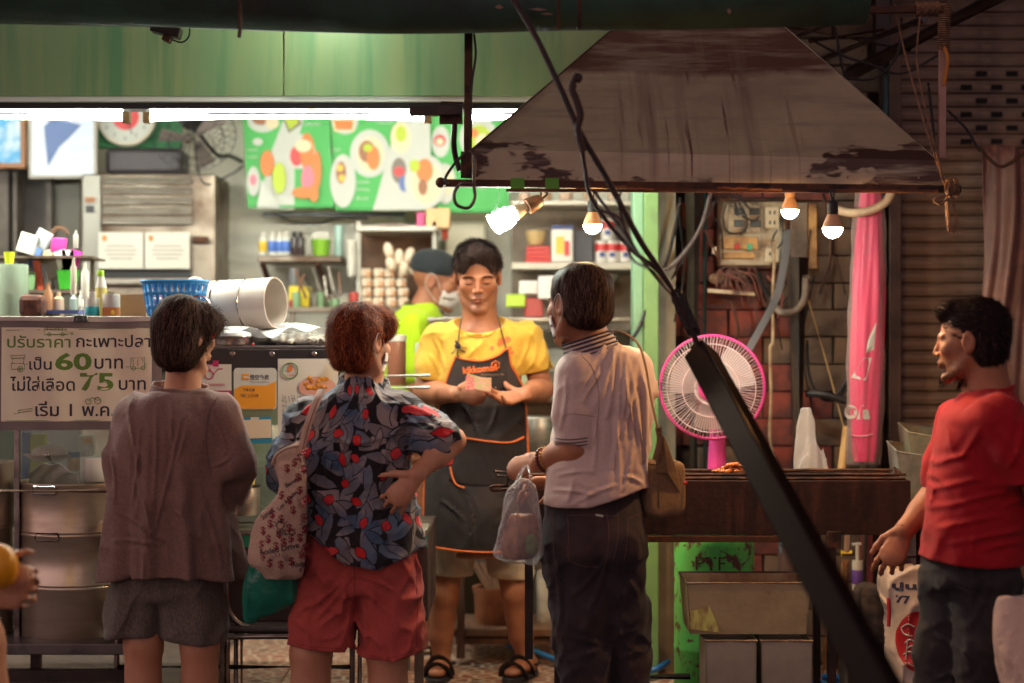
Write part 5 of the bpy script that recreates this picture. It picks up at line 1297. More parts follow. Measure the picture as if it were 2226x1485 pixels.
    for (ank,fw) in ((legs[0][3],(-.1,-1,0)),(legs[1][3],(-.45,-1,0))):
        f=Vector(fw).normalized(); sd=f.cross(Vector((0,0,1))); c=Vector((ank[0],ank[1],FL+.001)); sn=thing_part=MB()
        out2=[]
        for k in range(24):
            a=2*math.pi*k/24; l=math.cos(a); w=math.sin(a); out2.append(c+f*(.055+.135*l)+sd*(.045*w*(1+.15*l)))
        so=MB().prism(out2,(0,0,.02)).build('sandal',SM,root,bevel=.004)
        mb=MB()
        for (o_,w_) in ((.115,.05),(.045,.045)):
            pts=[c+f*(o_+.02*math.sin(t))+sd*(w_*math.cos(t))+V(0,0,.014+.055*math.sin(t)*(1.25 if o_ < .1 else 1)) for t in [math.pi*k/10 for k in range(11)]]
            mb.tube(pts,.014,8,flat=.28)
        pts=[c+f*(-.075*math.sin(t)+.02)+sd*(.045*math.cos(t))+V(0,0,.05) for t in [math.pi*k/10 for k in range(11)]]
        mb.tube(pts,.011,6,flat=.3).build('strap',SM,so,smooth=True)
    # notes, held: a thing of their own
    c=Vector(VS(1040,832,-.31)); nt=thing('banknotes','folded pinkish banknotes pinched in the fist of the vendor','banknote',c)
    for k in range(3):
        def note(u,v,k=k):
            return (c.x-.045+.085*u+.003*k,c.y-.012+.012*math.sin(u*3+k)+.004*k+.01*v,c.z-.026+.047*v-.010*u+.004*k+.004*math.sin(u*4+k))
        MB().sheet(note,10,6,.0005).build('note',mat('pink_note' if k < 2 else 'green_note',rgb(176,92,92) if k < 2 else rgb(150,150,92),.7,c2=rgb(196,130,120),scale=60,stretch=(1,1,3),mixlo=.45,mixhi=.55),nt,smooth=True)
    return root
vendor=build_vendor()

# ================================================================== man in the white shirt
def WM(px,py,dy=0,D=5.5): return np3(P(px,py,D+dy))
def build_man():
    D=5.5; Rh=headframe(-40,3); hc=WM(1258,662,.0); S=1.04
    z=lambda y: WM(0,y)[2]; x=lambda px: WM(px,0)[0]
    nk1=WM(1268,700,.03); nk0=WM(1292,775,.03)
    legL=[WM(1255,1190),WM(1268,1370,.0),WM(1278,1520,.04),WM(1285,1670,.05)]; legR=[WM(1340,1190,.03),WM(1350,1370,.05),WM(1358,1520,.09),WM(1365,1670,.10)]
    armL=[WM(1250,812,-.04),WM(1258,976,-.05),WM(1178,1003,.04)]; armR=[WM(1380,800,.06),WM(1372,970,.12),WM(1225,1045,.22)]
    hl=hand_prims(WM(1176,1003,.045),(-.88,.35,-.28),(-.25,-.85,.55),(-.1,.3,.9),[(55,75,40),(58,78,42),(60,80,42),(62,80,42)],1.0,thumb=((.7,.5),(.5,.3)),thumbout=.45)
    hr=hand_prims(WM(1225,1045,.22),(-.9,.1,-.1),(0,.5,.8),(0,1,0),[(20,30,20)]*4,1.0)
    def body(p):
        d=head_local((p-hc)@Rh/S,True)*S
        d=smin(d,s_cap(p,nk1,nk0,.060,.068),.022)
        d=smin(d,s_loft(p,[(z(1200),x(1295),D+.03,.13,.10),(z(1000),x(1302),D+.03,.12,.10),(z(850),x(1310),D+.03,.125,.10),(z(800),x(1308),D+.03,.09,.08)]),.03)
        for ch in (legL,legR): d=smin(d,s_chain(p,ch,[.06,.042,.036,.032],.03),.02)
        for ch in (armL,armR):
            d=smin(d,s_chain(p,ch,[.05,.046,.032],.014),.02); d=smin(d,s_cap(p,ch[1]*.85+ch[2]*.15,ch[1]*.5+ch[2]*.5,.050,.045),.02)
        d=smin(d,np.minimum(hand_sdf(p,hl,.006),hand_sdf(p,hr,.006)),.010)
        return smin(d,feet(p,[legL[3],legR[3]],(-.4,.9,0)),.01)
    root=thing('person','man in a pinkish white polo shirt and dark jeans holding a bag of skewers','person',(x(1295),D,0))
    sdf_obj('body',body,(x(1100),D-.26,-.01),(x(1440),D+.42,z(560)),.009,SK2,root,refine=[(hc-.14,hc+.14,.0042),(WM(1110,1070,-.05),WM(1190,965,.18),.0034)],colour=tint_fn(Rh,hc,S))
    secs=[(z(1110),x(1290),D+.03,.146,.14),(z(1050),x(1296),D+.03,.150,.138),(z(980),x(1303),D+.03,.145,.13),(z(900),x(1308),D+.03,.142,.125),(z(850),x(1311),D+.03,.142,.12),(z(805),x(1313),D+.03,.137,.105),(z(775),x(1316),D+.03,.112,.088),(z(752),x(1302),D+.03,.078,.070)]
    def shirt(p):
        d=s_loft(p,secs,2.2)
        sl=s_chain(p,[WM(1257,815,-.03),WM(1250,900,-.045),WM(1249,975,-.05)],[.066,.062,.058],.02)
        sl=smax(sl,(p-WM(1249,965,-.05))@np3(Vector((-.05,-.03,-1)).normalized()),.004)
        d=smin(d,sl,.025)
        d=smin(d,s_chain(p,[WM(1374,800,.06),WM(1378,900,.09),WM(1376,960,.12)],[.060,.056,.054],.02),.03)
        # long diagonal pulls falling from the right shoulder, and softer ones low down
        q=p-WM(1395,760); ang=np.arctan2(q[:,0],-q[:,2]+.15); rad=np.hypot(q[:,0],q[:,2])
        f1=(1-np.abs(np.sin(ang*13+noise3(p*5,4)*1.2)))**1.8*.015*np.clip(rad/.12,0,1)*np.clip(1.35-rad/.36,0,1)*np.clip((p[:,0]-x(1270))/.06,0,1)
        f2=ridge(p@np.array(((8,0,14),(0,7,0),(9,0,-5.0))),91)*.011*np.exp(-((p[:,2]-z(1070))/.06)**2)
        f3=ridge(p@np.array(((8,0,3),(0,9,0),(-5,0,6.0))),92)*.006
        d=d-f1-f2-f3-creases(p,WM,((1330,755,1316,905),(1344,765,1328,1010),(1364,785,1392,1000),(1353,850,1374,965),(1378,800,1346,965),(1332,905,1342,1060),(1310,770,1262,870),(1200,1062,1290,1070),(1240,1092,1335,1048),(1212,1030,1290,1020),(1350,1030,1395,1050),(1228,820,1215,930),(1290,905,1286,1010),(1398,830,1400,1000),(1370,960,1352,1060)),.006,.0045,D+.08)
        zl=np.interp(p[:,0],[x(1183),x(1200),x(1280),x(1330),x(1395)],[z(1097),z(1100),z(1098),z(1082),z(1062)])
        d=smax(d,zl-p[:,2],.005)
        d=smax(d,-s_cap(p,nk0,nk1,.064,.07),.006)
        d=smax(d,-s_loft(p,[(z(1130),x(1290),D+.03,.128,.12),(z(1090),x(1290),D+.03,.125,.12)]),.005)
        return d
    WS=cloth('white_pique',rgb(206,182,174),rgb(192,166,158),weave=900,wr=.25)
    so=sdf_obj('shirt',shirt,(x(1160),D-.22,z(1125)),(x(1430),D+.26,z(705)),.0052,WS,root)
    bs=bvh_of(so)
    # ribbed collar with stripes, cuff stripes, arm-hole seam
    NV=mat('navy_stripe',rgb(48,44,62),.8)
    def colpt(u,v):
        a=2*math.pi*u; ax=(nk1-nk0); ax=Vector(ax).normalized(); r=.083-.008*v; c=Vector(nk0)+V(-.004,.0,.004)+ax*.056*v; X,Y,_=frame(ax,(0,1,0))
        return c+X*(math.cos(a)*r)+Y*(math.sin(a)*r*.95)+V(0,0,.0)
    MB().sheet(lambda u,v: colpt(u,v),44,6,.004).build('collar',WS,root,smooth=True,ang=180)
    mb=MB()
    for v in (.12,.34,.56,.78,.97):
        mb.tube([colpt(k/44,v) + (colpt(k/44,v)-Vector(nk0)-V(-.004,0,.004)).normalized()*.0028 for k in range(44)],.0030,5,closed=True)
    mb.build('collar_stripes',NV,root,smooth=True)
    mb=MB()
    for yy in (948,955,962):
        mb.tube(path_on(bs,[WM(1206,yy+2),WM(1225,yy+4),WM(1250,yy+3),WM(1274,yy)],6,.0006),.0016,5)
    mb.build('cuff_stripes',NV,root,smooth=True)
    MB().tube(path_on(bs,[WM(1262,772),WM(1285,800),WM(1298,850),WM(1296,910),WM(1288,965)],8,.0003),.0012,5).build('seam',mat('shirt_seam',rgb(150,126,120),.9),root)
    MB().tube(path_on(bs,[WM(1218,905),WM(1236,897),WM(1256,898),WM(1290,903)],8,.0003),.0010,5).build('seam',MATS['shirt_seam'],root)
    # jeans
    def jeans(p):
        d=s_chain(p,[WM(1254,1190,.02),WM(1262,1330,.02),WM(1272,1430,.03),WM(1282,1600,.05),WM(1286,1690,.05)],[.100,.080,.070,.064,.064],.03)
        d=smin(d,s_chain(p,[WM(1330,1190,.04),WM(1346,1330,.07),WM(1356,1430,.09),WM(1364,1600,.11),WM(1368,1690,.11)],[.098,.076,.064,.060,.060],.03),.012)
        d=smin(d,s_loft(p,[(z(1200),x(1292),D+.04,.150,.125),(z(1130),x(1291),D+.04,.146,.125),(z(1060),x(1292),D+.04,.130,.115)]),.03)
        for cx_ in (1246,1338): d=smin(d,s_ell(p,WM(cx_,1178,-.03),(.068,.06,.075)),.04)
        a=ridge(p@np.array(((7,0,12),(0,8,0),(9,0,-4.0))),101)*.012*np.clip((z(1170)-p[:,2])/.1,.2,1)+ridge(p@np.array(((12,0,-7),(0,9,0),(5,0,9.0))),102)*.007
        kn=ridge(p@np.array(((5,0,24),(0,6,0),(10,0,-6.0))),103)*.010*np.exp(-((p[:,2]-z(1400))/.09)**2)
        return smax(d-a-kn-creases(p,WM,((1310,1215,1240,1290),(1312,1230,1270,1330),(1330,1225,1385,1290),(1205,1180,1218,1360),(1240,1380,1310,1400),(1235,1430,1300,1410),(1330,1390,1385,1370),(1340,1440,1390,1420),(1250,1300,1300,1350)),.006,.006,D+.08),.055-p[:,2],.005)
    JN=cloth('dark_denim',rgb(56,47,52),rgb(40,34,40),weave=800,wr=.45,c3=rgb(72,56,54),big=6)
    jo=sdf_obj('jeans',jeans,(x(1150),D-.15,.04),(x(1440),D+.28,z(1040)),.0064,JN,root)
    bj=bvh_of(jo); st=mat('denim_stitch',rgb(104,78,62),.9); mb=MB()
    for pts in ([(1232,1118),(1234,1160),(1234,1205),(1262,1222),(1300,1228)],[(1232,1116),(1280,1114),(1340,1116)],[(1340,1118),(1338,1165),(1330,1210)],[(1200,1112),(1203,1200),(1212,1300)],[(1316,1110),(1320,1160),(1312,1225)],[(1362,1122),(1382,1118),(1392,1115)],[(1362,1122),(1358,1180),(1352,1215)]):
        mb.tube(path_on(bj,[WM(a,b) for a,b in pts],8,.0004),.0011,5)
    mb.build('stitching',st,jo)
    mb=MB(); q=path_on(bj,[WM(1292,1113),WM(1308,1116)],2,.002); mb.beam(q[0],q[-1],.003,.006); mb.build('pocket_label',M['paper'],jo)
    def hair(p):
        q=(p-hc)@Rh/S
        d=s_ell(q,(0,.018,.038),(.081,.097,.082))
        d=smin(d,s_ell(q,(0,.042,-.024),(.076,.060,.058)),.03)
        d=smin(d,s_ell(q,(-.02,-.052,.075),(.055,.04,.03)),.02)
        d=smax(d,-s_ell(q,(0,-.118,-.012),(.088,.088,.085)),.012)
        for s_ in (-1,1): d=smax(d,-s_ell(q,(s_*.09,-.016,-.034),(.03,.036,.038)),.01)
        d=smax(d,-.078-q[:,2],.035)
        return (d-noise3(q*np.array((45,45,14)),3)*.0022)*S
    ho=sdf_obj('hair',hair,hc-.16,hc+.16,.005,HAIRB,root,colour=lambda v: np.full((len(v),3),.15))
    strands('hair_strands',hair,Rh,hc,7500,7,.075,(-.03,.0,.13),HAIRG,ho,8,lift=(.0,.007),grav=.42,jitter=.32,width=.0024)
    strands('hair_strands',hair,Rh,hc,1500,4,.02,(0,0,.13),HAIRG,ho,9,lift=(.0,.002),grav=.6,jitter=.3,keep=lambda q: q[:,2] < -.01)
    mask_on(Rh,hc,S,root)
    # beads
    w=Vector(WM(1164,1001,.05)); ax=Vector(armL[2]-armL[1]).normalized()
    for nm,off,colr,rr in (('maroon bead',.0,rgb(88,22,26),.0056),('gold bead',-.016,rgb(170,120,50),.0042)):
        br=MB(); c=Vector(armL[2])-ax*(.018-off)*-1+V(0,0,0); c=Vector(armL[2])-ax*(.010-off); X,Y,_=frame(ax)
        for k in range(22):
            a=2*math.pi*k/22; br.sphere(c+X*math.cos(a)*.036+Y*math.sin(a)*.036,rr,n=8,m=5)
        br.build('bracelet',mat(nm.replace(' ','_'),colr,.2,.2 if 'gold' in nm else 0),root,smooth=True,label=nm+' bracelet')
    return root
man=build_man()

# ================================================================== man in red
def WR(px,py,dy=0,D=5.2): return np3(P(px,py,D+dy))
def build_red():
    D=5.2; Rh=headframe(-64,4); hc=WR(2112,742,.0); S=.99
    z=lambda y: WR(0,y)[2]; x=lambda px: WR(px,0)[0]
    nk1=WR(2130,775,.0); nk0=WR(2148,868,.0)
    legA=[WR(2080,1240,.06),WR(2062,1440,.08),WR(2050,1560,.1),WR(2030,1760,.1)]; legB=[WR(2150,1240,-.06),WR(2150,1440,-.06),WR(2170,1600,-.05),WR(2200,1750,-.05)]
    armF=[WR(2092,925,.16),WR(2040,1075,.20),WR(1968,1150,.17)]; armN=[WR(2182,925,-.13),WR(2262,1065,-.16),WR(2300,1240,-.10)]
    hf=hand_prims(WR(1968,1150,.17),(-.45,-.1,-.88),(-.35,-.93,.1),(-.9,.2,.3),[(16,26,16),(20,32,20),(26,38,24),(32,42,26)],1.0,thumb=((.8,.2),(.6,.2)),thumbout=.55,spread=.10)
    def body(p):
        d=head_local((p-hc)@Rh/S,True)*S
        d=smin(d,s_cap(p,nk1,nk0,.062,.070),.022)
        d=smin(d,s_loft(p,[(z(1260),x(2114),D,.10,.12),(z(1050),x(2124),D,.10,.12),(z(920),x(2134),D,.085,.13),(z(885),x(2140),D,.08,.10)]),.03)
        for ch in (legA,legB): d=smin(d,s_chain(p,ch,[.07,.052,.045,.034],.03),.02)
        for ch in (armF,armN): d=smin(d,s_chain(p,ch,[.040,.042,.030],.014),.02)
        d=smin(d,s_cap(p,armF[1]*.85+armF[2]*.15,armF[1]*.5+armF[2]*.5,.045,.040),.02)
        d=smin(d,hand_sdf(p,hf,.006),.010)
        return smin(d,feet(p,[legA[3],legB[3]],(-1,0,0)),.01)
    root=thing('person','bearded man in a red t-shirt and dark trousers walking past the grill','person',(x(2115),D,0))
    b_=sdf_obj('body',body,(x(1885),D-.26,-.01),(x(2330),D+.3,z(625)),.009,SK2,root,refine=[(hc-.14,hc+.14,.0034),(WR(1890,1265,.05),WR(1990,1130,.30),.0034)],colour=tint_fn(Rh,hc,S,True,1.0))
    secs=[(z(1225),x(2120),D,.145,.175),(z(1150),x(2120),D,.136,.170),(z(1080),x(2122),D,.128,.160),(z(1000),x(2126),D,.126,.160),(z(930),x(2134),D,.118,.172),(z(895),x(2140),D,.108,.170),(z(870),x(2146),D,.085,.12),(z(850),x(2150),D,.066,.075),(z(835),x(2152),D,.05,.05)]
    def tee(p):
        d=s_loft(p,secs,2.2)
        sl=s_chain(p,[WR(2170,915,-.14),WR(2210,980,-.16),WR(2243,1040,-.16)],[.075,.068,.066],.02)
        sl=smax(sl,(p-WR(2243,1030,-.16))@np3(Vector((.5,0,-1)).normalized()),.004); d=smin(d,sl,.03)
        d=smin(d,s_chain(p,[WR(2088,920,.15),WR(2062,1000,.18),WR(2050,1030,.19)],[.070,.062,.060],.02),.03)
        f=ridge(p@np.array(((7,0,13),(0,6,0),(8,0,-6.0))),111)*.009*np.clip((z(980)-p[:,2])/.15,.15,1)+ridge(p@np.array(((5,0,20),(0,6,0),(3,0,-14.0))),112)*.006*np.exp(-((p[:,2]-z(1140))/.08)**2)+ridge(p@np.array(((7,0,-4),(0,6,0),(8,0,8.0))),113)*.007
        d=d-f-creases(p,WR,((2020,1060,2110,1030),(2016,1100,2150,1060),(2020,1140,2140,1110),(2040,1170,2200,1140),(2022,1010,2080,980),(2100,1180,2210,1165),(2130,930,2180,1010),(2090,930,2060,990),(2150,1090,2222,1075),(2180,900,2150,1000)),.0065,.006,D+.05)
        d=smax(d,z(1212)-.012*np.sin((p[:,0]-x(2010))*10)-p[:,2],.005)
        d=smax(d,-s_cap(p,nk0+np.array((0,0,.012)),nk1,.062,.068),.005)
        d=smax(d,-s_loft(p,[(z(1240),x(2120),D,.124,.15),(z(1205),x(2120),D,.12,.145)]),.005)
        return d
    RT=cloth('red_jersey',rgb(160,16,30),rgb(142,12,24),weave=900,wr=.25)
    to=sdf_obj('t_shirt',tee,(x(1985),D-.27,z(1240)),(x(2300),D+.28,z(825)),.0056,RT,root)
    mb=MB(); pts=[]
    for k in range(36):
        a=2*math.pi*k/36; c=Vector(nk0)+V(0,0,.022); X,Y,_=frame(Vector(nk1-nk0)); pts.append(c+X*math.cos(a)*.072+Y*math.sin(a)*.072)
    mb.tube(pts,.006,6,closed=True).build('neck_rib',RT,to,smooth=True)
    def pants(p):
        d=s_chain(p,[WR(2084,1245,.05),WR(2062,1400,.07),WR(2052,1500,.08),WR(2035,1700,.09)],[.090,.082,.072,.064],.03)
        d=smin(d,s_chain(p,[WR(2140,1245,-.05),WR(2142,1400,-.06),WR(2155,1560,-.06),WR(2190,1700,-.05)],[.090,.082,.072,.064],.03),.012)
        d=smin(d,s_loft(p,[(z(1260),x(2114),D,.122,.155),(z(1200),x(2118),D,.11,.13)]),.03)
        f=ridge(p@np.array(((7,0,12),(0,6,0),(8,0,-5.0))),121)*.014+ridge(p@np.array(((11,0,-7),(0,6,0),(5,0,10.0))),122)*.008
        return smax(d-f-creases(p,WR,((2040,1240,2110,1300),(2020,1290,2090,1340),(2120,1240,2090,1330),(2030,1380,2090,1420),(2130,1330,2180,1400),(2080,1440,2030,1480)),.007,.006,D+.05),.07-p[:,2],.005)
    sdf_obj('trousers',pants,(x(1960),D-.24,.05),(x(2260),D+.24,z(1170)),.0066,cloth('dark_grey_twill',rgb(50,44,46),rgb(38,34,36),weave=800),root)
    def hair(p):
        q=(p-hc)@Rh/S
        d=s_ell(q,(0,.020,.046),(.079,.095,.080))
        d=smin(d,s_ell(q,(0,-.050,.092),(.052,.042,.030)),.03)
        d=smin(d,s_ell(q,(0,.045,-.010),(.078,.062,.075)),.03)
        d=smax(d,-s_ell(q,(0,-.115,-.005),(.090,.082,.072)),.012)
        for s_ in (-1,1): d=smax(d,-s_ell(q,(s_*.09,-.014,-.034),(.03,.038,.042)),.01)
        d=smax(d,-.082-q[:,2],.012)
        return (d-noise3(q*60,3)*.0022)*S
    ho=sdf_obj('hair',hair,hc-.18,hc+.18,.005,HAIRB,root,colour=lambda v: np.full((len(v),3),.05))
    strands_('hair_strands',hair,Rh,hc,9000,4,.015,(0,.06,.06),HAIRB,ho,10,lift=(.003,.010),grav=-.25,jitter=.3,tips=1.1,width=.0013)
    # beard
    bb=bvh_of(b_); mb=MB(); r=random.Random(5)
    for k in range(800):
        a=r.uniform(-1.35,1.35); zz=r.uniform(-.118,-.040); w=math.exp(-((abs(a)-0)/.55)**2)
        if r.random() > (.9 if (zz < -.080 and abs(a) < .7) else (.35 if (zz < -.07) else (.45 if (abs(a) < .35 and zz > -.055) else .06))): continue
        o_=np.array((.14*math.sin(a),-.14*math.cos(a),zz-.01)); tgt=np.array((0,0,zz)); d_=Vector((tgt-o_)@Rh.T).normalized(); h_=bb.ray_cast(Vector(o_*S@Rh.T+hc),d_)
        if h_[0] is None or h_[3] > .12: continue
        L_=r.uniform(.005,.014)*(1.6 if zz < -.095 else 1); e=h_[0]-d_*L_*.5+V(0,0,-L_)
        mb.tube([h_[0]+d_*.0004,h_[0].lerp(e,.5)-d_*.001,e],[.0006,.0005,.0002],3,cap=False)
    mb.build('beard',HAIRB,root)
    return root
redman=build_red()

# ================================================================== cook in the background
def WC(px,py,dy=0,D=7.75): return np3(P(px,py,D+dy))
def build_cook():
    D=7.75; Rh=headframe(97,14); hc=WC(948,612,.0); S=1.02
    z=lambda y: WC(0,y)[2]; x=lambda px: WC(px,0)[0]
    def body(p):
        d=head_local((p-hc)@Rh/S,True)*S
        d=smin(d,s_cap(p,WC(938,640),WC(915,690),.058,.068),.02)
        d=smin(d,s_loft(p,[(z(1000),x(905),D,.11,.14),(z(720),x(905),D,.10,.14)]),.03)
        d=smin(d,s_chain(p,[WC(905,720,-.18),WC(910,840,-.2),WC(990,860,-.2)],[.05,.042,.03]),.02)
        return smin(d,s_chain(p,[WC(905,990),WC(905,1400)],[.12,.09]),.02)
    root=thing('person','cook in a lime shirt, black cap and face mask working at the back','person',(x(905),D,FL))
    sdf_obj('body',body,(x(830),D-.3,FL),(x(1010),D+.2,z(545)),.010,SK2,root,refine=[(hc-.13,hc+.13,.005)],colour=tint_fn(Rh,hc,S))
    LM=cloth('lime_cotton',rgb(176,206,30),rgb(160,190,24))
    def tee(p):
        d=s_loft(p,[(z(960),x(905),D,.135,.18),(z(800),x(903),D,.132,.18),(z(720),x(904),D,.125,.19),(z(685),x(908),D,.10,.15),(z(665),x(915),D,.07,.09)],2.2)
        d=smin(d,s_chain(p,[WC(903,715,-.17),WC(905,800,-.19)],[.075,.07]),.03)
        return d-ridge(p@np.array(((7,0,4),(0,9,0),(-6,0,5.0))),61)*.012
    sdf_obj('t_shirt',tee,(x(820),D-.3,z(970)),(x(1010),D+.26,z(650)),.009,LM,root)
    MB().tube([Vector(WC(922,672))+Vector((math.cos(a)*.074,math.sin(a)*.08,.018*math.cos(a)*-1)) for a in [2*math.pi*k/24 for k in range(24)]],.013,8,closed=True).build('collar',M['black'],root,smooth=True)
    MB().tube(spline([WC(930,700,-.2),WC(925,750,-.25),WC(935,800,-.26),WC(950,815,-.25)]),.008,6).build('apron_string',M['black'],root,smooth=True)
    def cap(p):
        q=(p-hc)@Rh/S; d=s_ell(q,(0,.02,.062),(.088,.104,.070)); d=smax(d,.028-.25*q[:,1]-q[:,2],.01); return smin(d,s_ell(q,(0,.02,.035-.0),(.088,.102,.014)),.01)*S
    sdf_obj('cap',cap,hc-.17,hc+.17,.006,cloth('black_cap_cloth',rgb(40,44,48)),root)
    mask_on(Rh,hc,S,root)
build_cook()
# ================================================================== lit stall interior (far, soft)
def bx(name,m,parent,px0,px1,py0,py1,D,depth=.05,**k):
    """box whose front face spans these picture rows and columns at distance D"""
    a=P(px0,py1,D); b=P(px1,py0,D); return MB().box((a.x,D,a.z),(b.x,D+depth,b.z)).build(name,m,parent,**k)
def cyl(name,m,parent,px,py0,py1,D,r,n=16,prof=None,**k):
    a=P(px,py1,D); b=P(px,py0,D); h=b.z-a.z
    pr=[(r*q,h*t) for q,t in prof] if prof else [(r*.96,0),(r,h*.04),(r,h*.96),(r*.96,h)]
    return MB().lathe(pr,(a.x,D,a.z),n=n).build(name,m,parent,smooth=True,**k)
def pm(name,c,r=.45,**k): return mat(name,rgb(*c),r,**k)
X1,Z1=V(1,0,0),V(0,0,1)
# menu boards
MG=pm('menu_green',(70,176,84),.5); MW=pm('menu_white',(196,198,190),.5); 
FOOD=[pm('food_orange',(214,120,50)),pm('food_brown',(150,96,60)),pm('food_red',(206,60,64)),pm('food_lime',(176,196,40)),pm('food_cream',(226,206,170)),pm('food_grey',(120,110,100)),pm('food_yellow',(232,186,70)),pm('menu_pink',(226,120,140)),pm('menu_blue',(90,110,170))]
MGD=pm('menu_edge_green',(30,150,60),.5)
def menu(label,px0,px1,py1,tilt,items):
    D=8.20; a=P(px0,py1,D); b=P(px1,200,D); t=thing('menu_board',label,'menu board',((a.x+b.x)/2,D,a.z),group='green menu boards on the back wall')
    MB().prism([V(a.x+tilt,D,a.z),V(b.x+tilt,D,a.z-.0),V(b.x,D,b.z),V(a.x,D,b.z)],(0,.012,0)).build('panel',MG,t)
    MB().prism([V(a.x+tilt,D-.002,a.z),V(b.x+tilt,D-.002,a.z),V(b.x+tilt,D-.002,a.z+.012),V(a.x+tilt,D-.002,a.z+.012)],(0,.002,0)).build('bottom_border',MGD,t)
    lay=1
    for it in items:
        y=D-.0015*lay; lay+=1
        if it[0] == 'd':
            _,px,py,rx,ry,m=it; c=P(px,py,D); c.y=y; k=D/FPX
            MB().prism(disc_poly(c,X1,Z1,rx*k,ry*k,26),(0,.001,0)).build('plate_picture' if m is MW else 'food_picture',m,t)
        elif it[0] == 'p':
            pts=[P(q[0],q[1],D) for q in it[1]]
            for q in pts: q.y=y
            MB().prism(pts,(0,.001,0)).build('printed_band',it[2],t)
        elif it[0] == 't':
            _,px,py,w,txt=it; c=P(px,py,D); c.y=y; lettering(txt,c,X1,Z1,w*D/FPX,None,MW,t,bold=.01)
    return t
O_,BR,RD,LI,CRm,GY,YE,PK,BLU=FOOD
menu('green menu board with drinks and noodle pictures, nearest the wall fan',524,712,452,.03,
 [('p',[(622,245),(665,245),(640,330),(640,455),(560,455),(590,330)],MW),('d',572,262,34,26,MW),('d',568,258,20,14,BR),('d',592,268,15,12,CRm),('p',[(614,254),(650,254),(656,270),(628,290)],GY),('p',[(619,257),(645,257),(650,268),(630,283)],LI),
  ('d',652,330,34,38,MW),('d',645,340,14,22,RD),('d',668,330,16,40,O_),('d',660,318,18,14,CRm),('d',690,370,9,42,O_),('d',670,390,14,30,PK),('d',582,356,15,28,O_),('d',608,388,15,34,LI),('d',552,395,14,32,MW),('d',552,392,8,12,PK),
  ('p',[(560,452),(570,390),(610,452)],MW),('d',662,420,26,12,O_),('d',684,420,10,20,O_),('d',562,310,11,8,MW),('t',540,330,22,'ข้าวมันไก่'),('t',540,345,22,'ก๋วยเตี๋ยว'),('t',664,275,34,'เครื่องดื่ม'),('t',618,322,16,'ชาเย็น')])
menu('wide green menu board with round plates of noodles and rice',716,938,458,.028,
 [('d',750,260,30,32,MW),('p',[(722,258),(772,258),(770,286),(726,286)],CRm),('p',[(726,262),(768,262),(766,282),(730,282)],O_),('d',804,334,43,52,MW),('d',806,336,29,38,CRm),('d',798,330,18,24,BR),('d',812,344,14,26,O_),('d',800,322,10,9,LI),
  ('d',746,394,28,58,MW),('d',742,376,11,24,BR),('d',740,366,7,8,YE),('d',744,388,7,8,YE),('p',[(868,250),(935,250),(938,458),(812,458)],MW),('d',872,300,22,34,CRm),('d',872,292,12,18,LI),('d',868,372,16,28,GY),('d',868,374,12,11,RD),('d',880,400,12,18,BLU),
  ('d',926,396,46,58,MW),('d',928,398,34,46,CRm),('d',924,372,18,26,O_),('d',920,408,10,18,BR),('d',902,362,11,14,LI),('t',776,400,28,'บะหมี่แห้ง'),('t',776,418,28,'ข้าวขาหมู'),('t',776,436,26,'60 บาท'),('t',718,330,24,'เย็นตาโฟ'),('t',820,272,36,'รายการอาหาร'),('t',896,300,24,'เมนูใหม่'),('p',[(816,444),(936,444),(938,458),(812,458)],MW)])
menu('green menu board half hidden by the corner of the smoke hood',941,1106,462,.0,
 [('d',958,308,20,34,MW),('d',956,306,13,13,RD),('d',956,308,8,8,CRm),('d',1040,300,42,46,MW),('d',1042,302,26,30,LI),('d',1050,310,16,18,CRm),('d',1030,290,10,10,O_),('t',1030,392,30,'ข้าวหมูแดง'),('t',1030,412,26,'75 บาท'),('d',968,400,24,44,MW),('d',970,398,16,28,CRm)])
bx('wiring_strip',M['black'],None,570,880,462,470,8.3,.04,label='black wiring strip sagging under the menu boards',cat='cable')
MB().tube(spline([P(595,466,8.3),P(640,482,8.28),P(690,486,8.28),P(730,476,8.28),P(800,474,8.28)]),.006,6).build('loose_cable',M['blackrub'],smooth=True,label='slack black cable drooping below the menu boards',cat='cable')
# framed pictures (plain stand-ins)
BRF=pm('brown_frame',(140,92,56)); 
t=thing('framed_picture','brown framed bright blue picture at the edge of the shop','picture',P(0,360,8.1))
bx('frame',BRF,t,-70,55,200,366,8.1,.03,bevel=.004); bx('print',mat('blue_print',rgb(60,150,206),.4,c2=rgb(190,206,214),scale=7,mixlo=.45,mixhi=.6),t,-62,44,205,354,8.095,.004)
t=thing('framed_picture','white framed pale picture with a blue figure shape, under the tube lamps','picture',P(135,385,8.1))
bx('frame',pm('grey_frame',(170,164,156)),t,62,210,200,388,8.1,.03,bevel=.004); bx('print',mat('pale_blue_print',rgb(206,214,228),.4,c2=rgb(180,192,216),scale=5),t,69,203,205,381,8.095,.004)
q=MB(); pts=[P(a,b,8.09) for a,b in ((112,258),(140,262),(176,272),(150,300),(128,320),(104,362),(98,300),(96,275))]; q.prism(pts,(0,.002,0)); q.build('figure_shape',pm('slate_blue_ink',(84,108,160)),t)
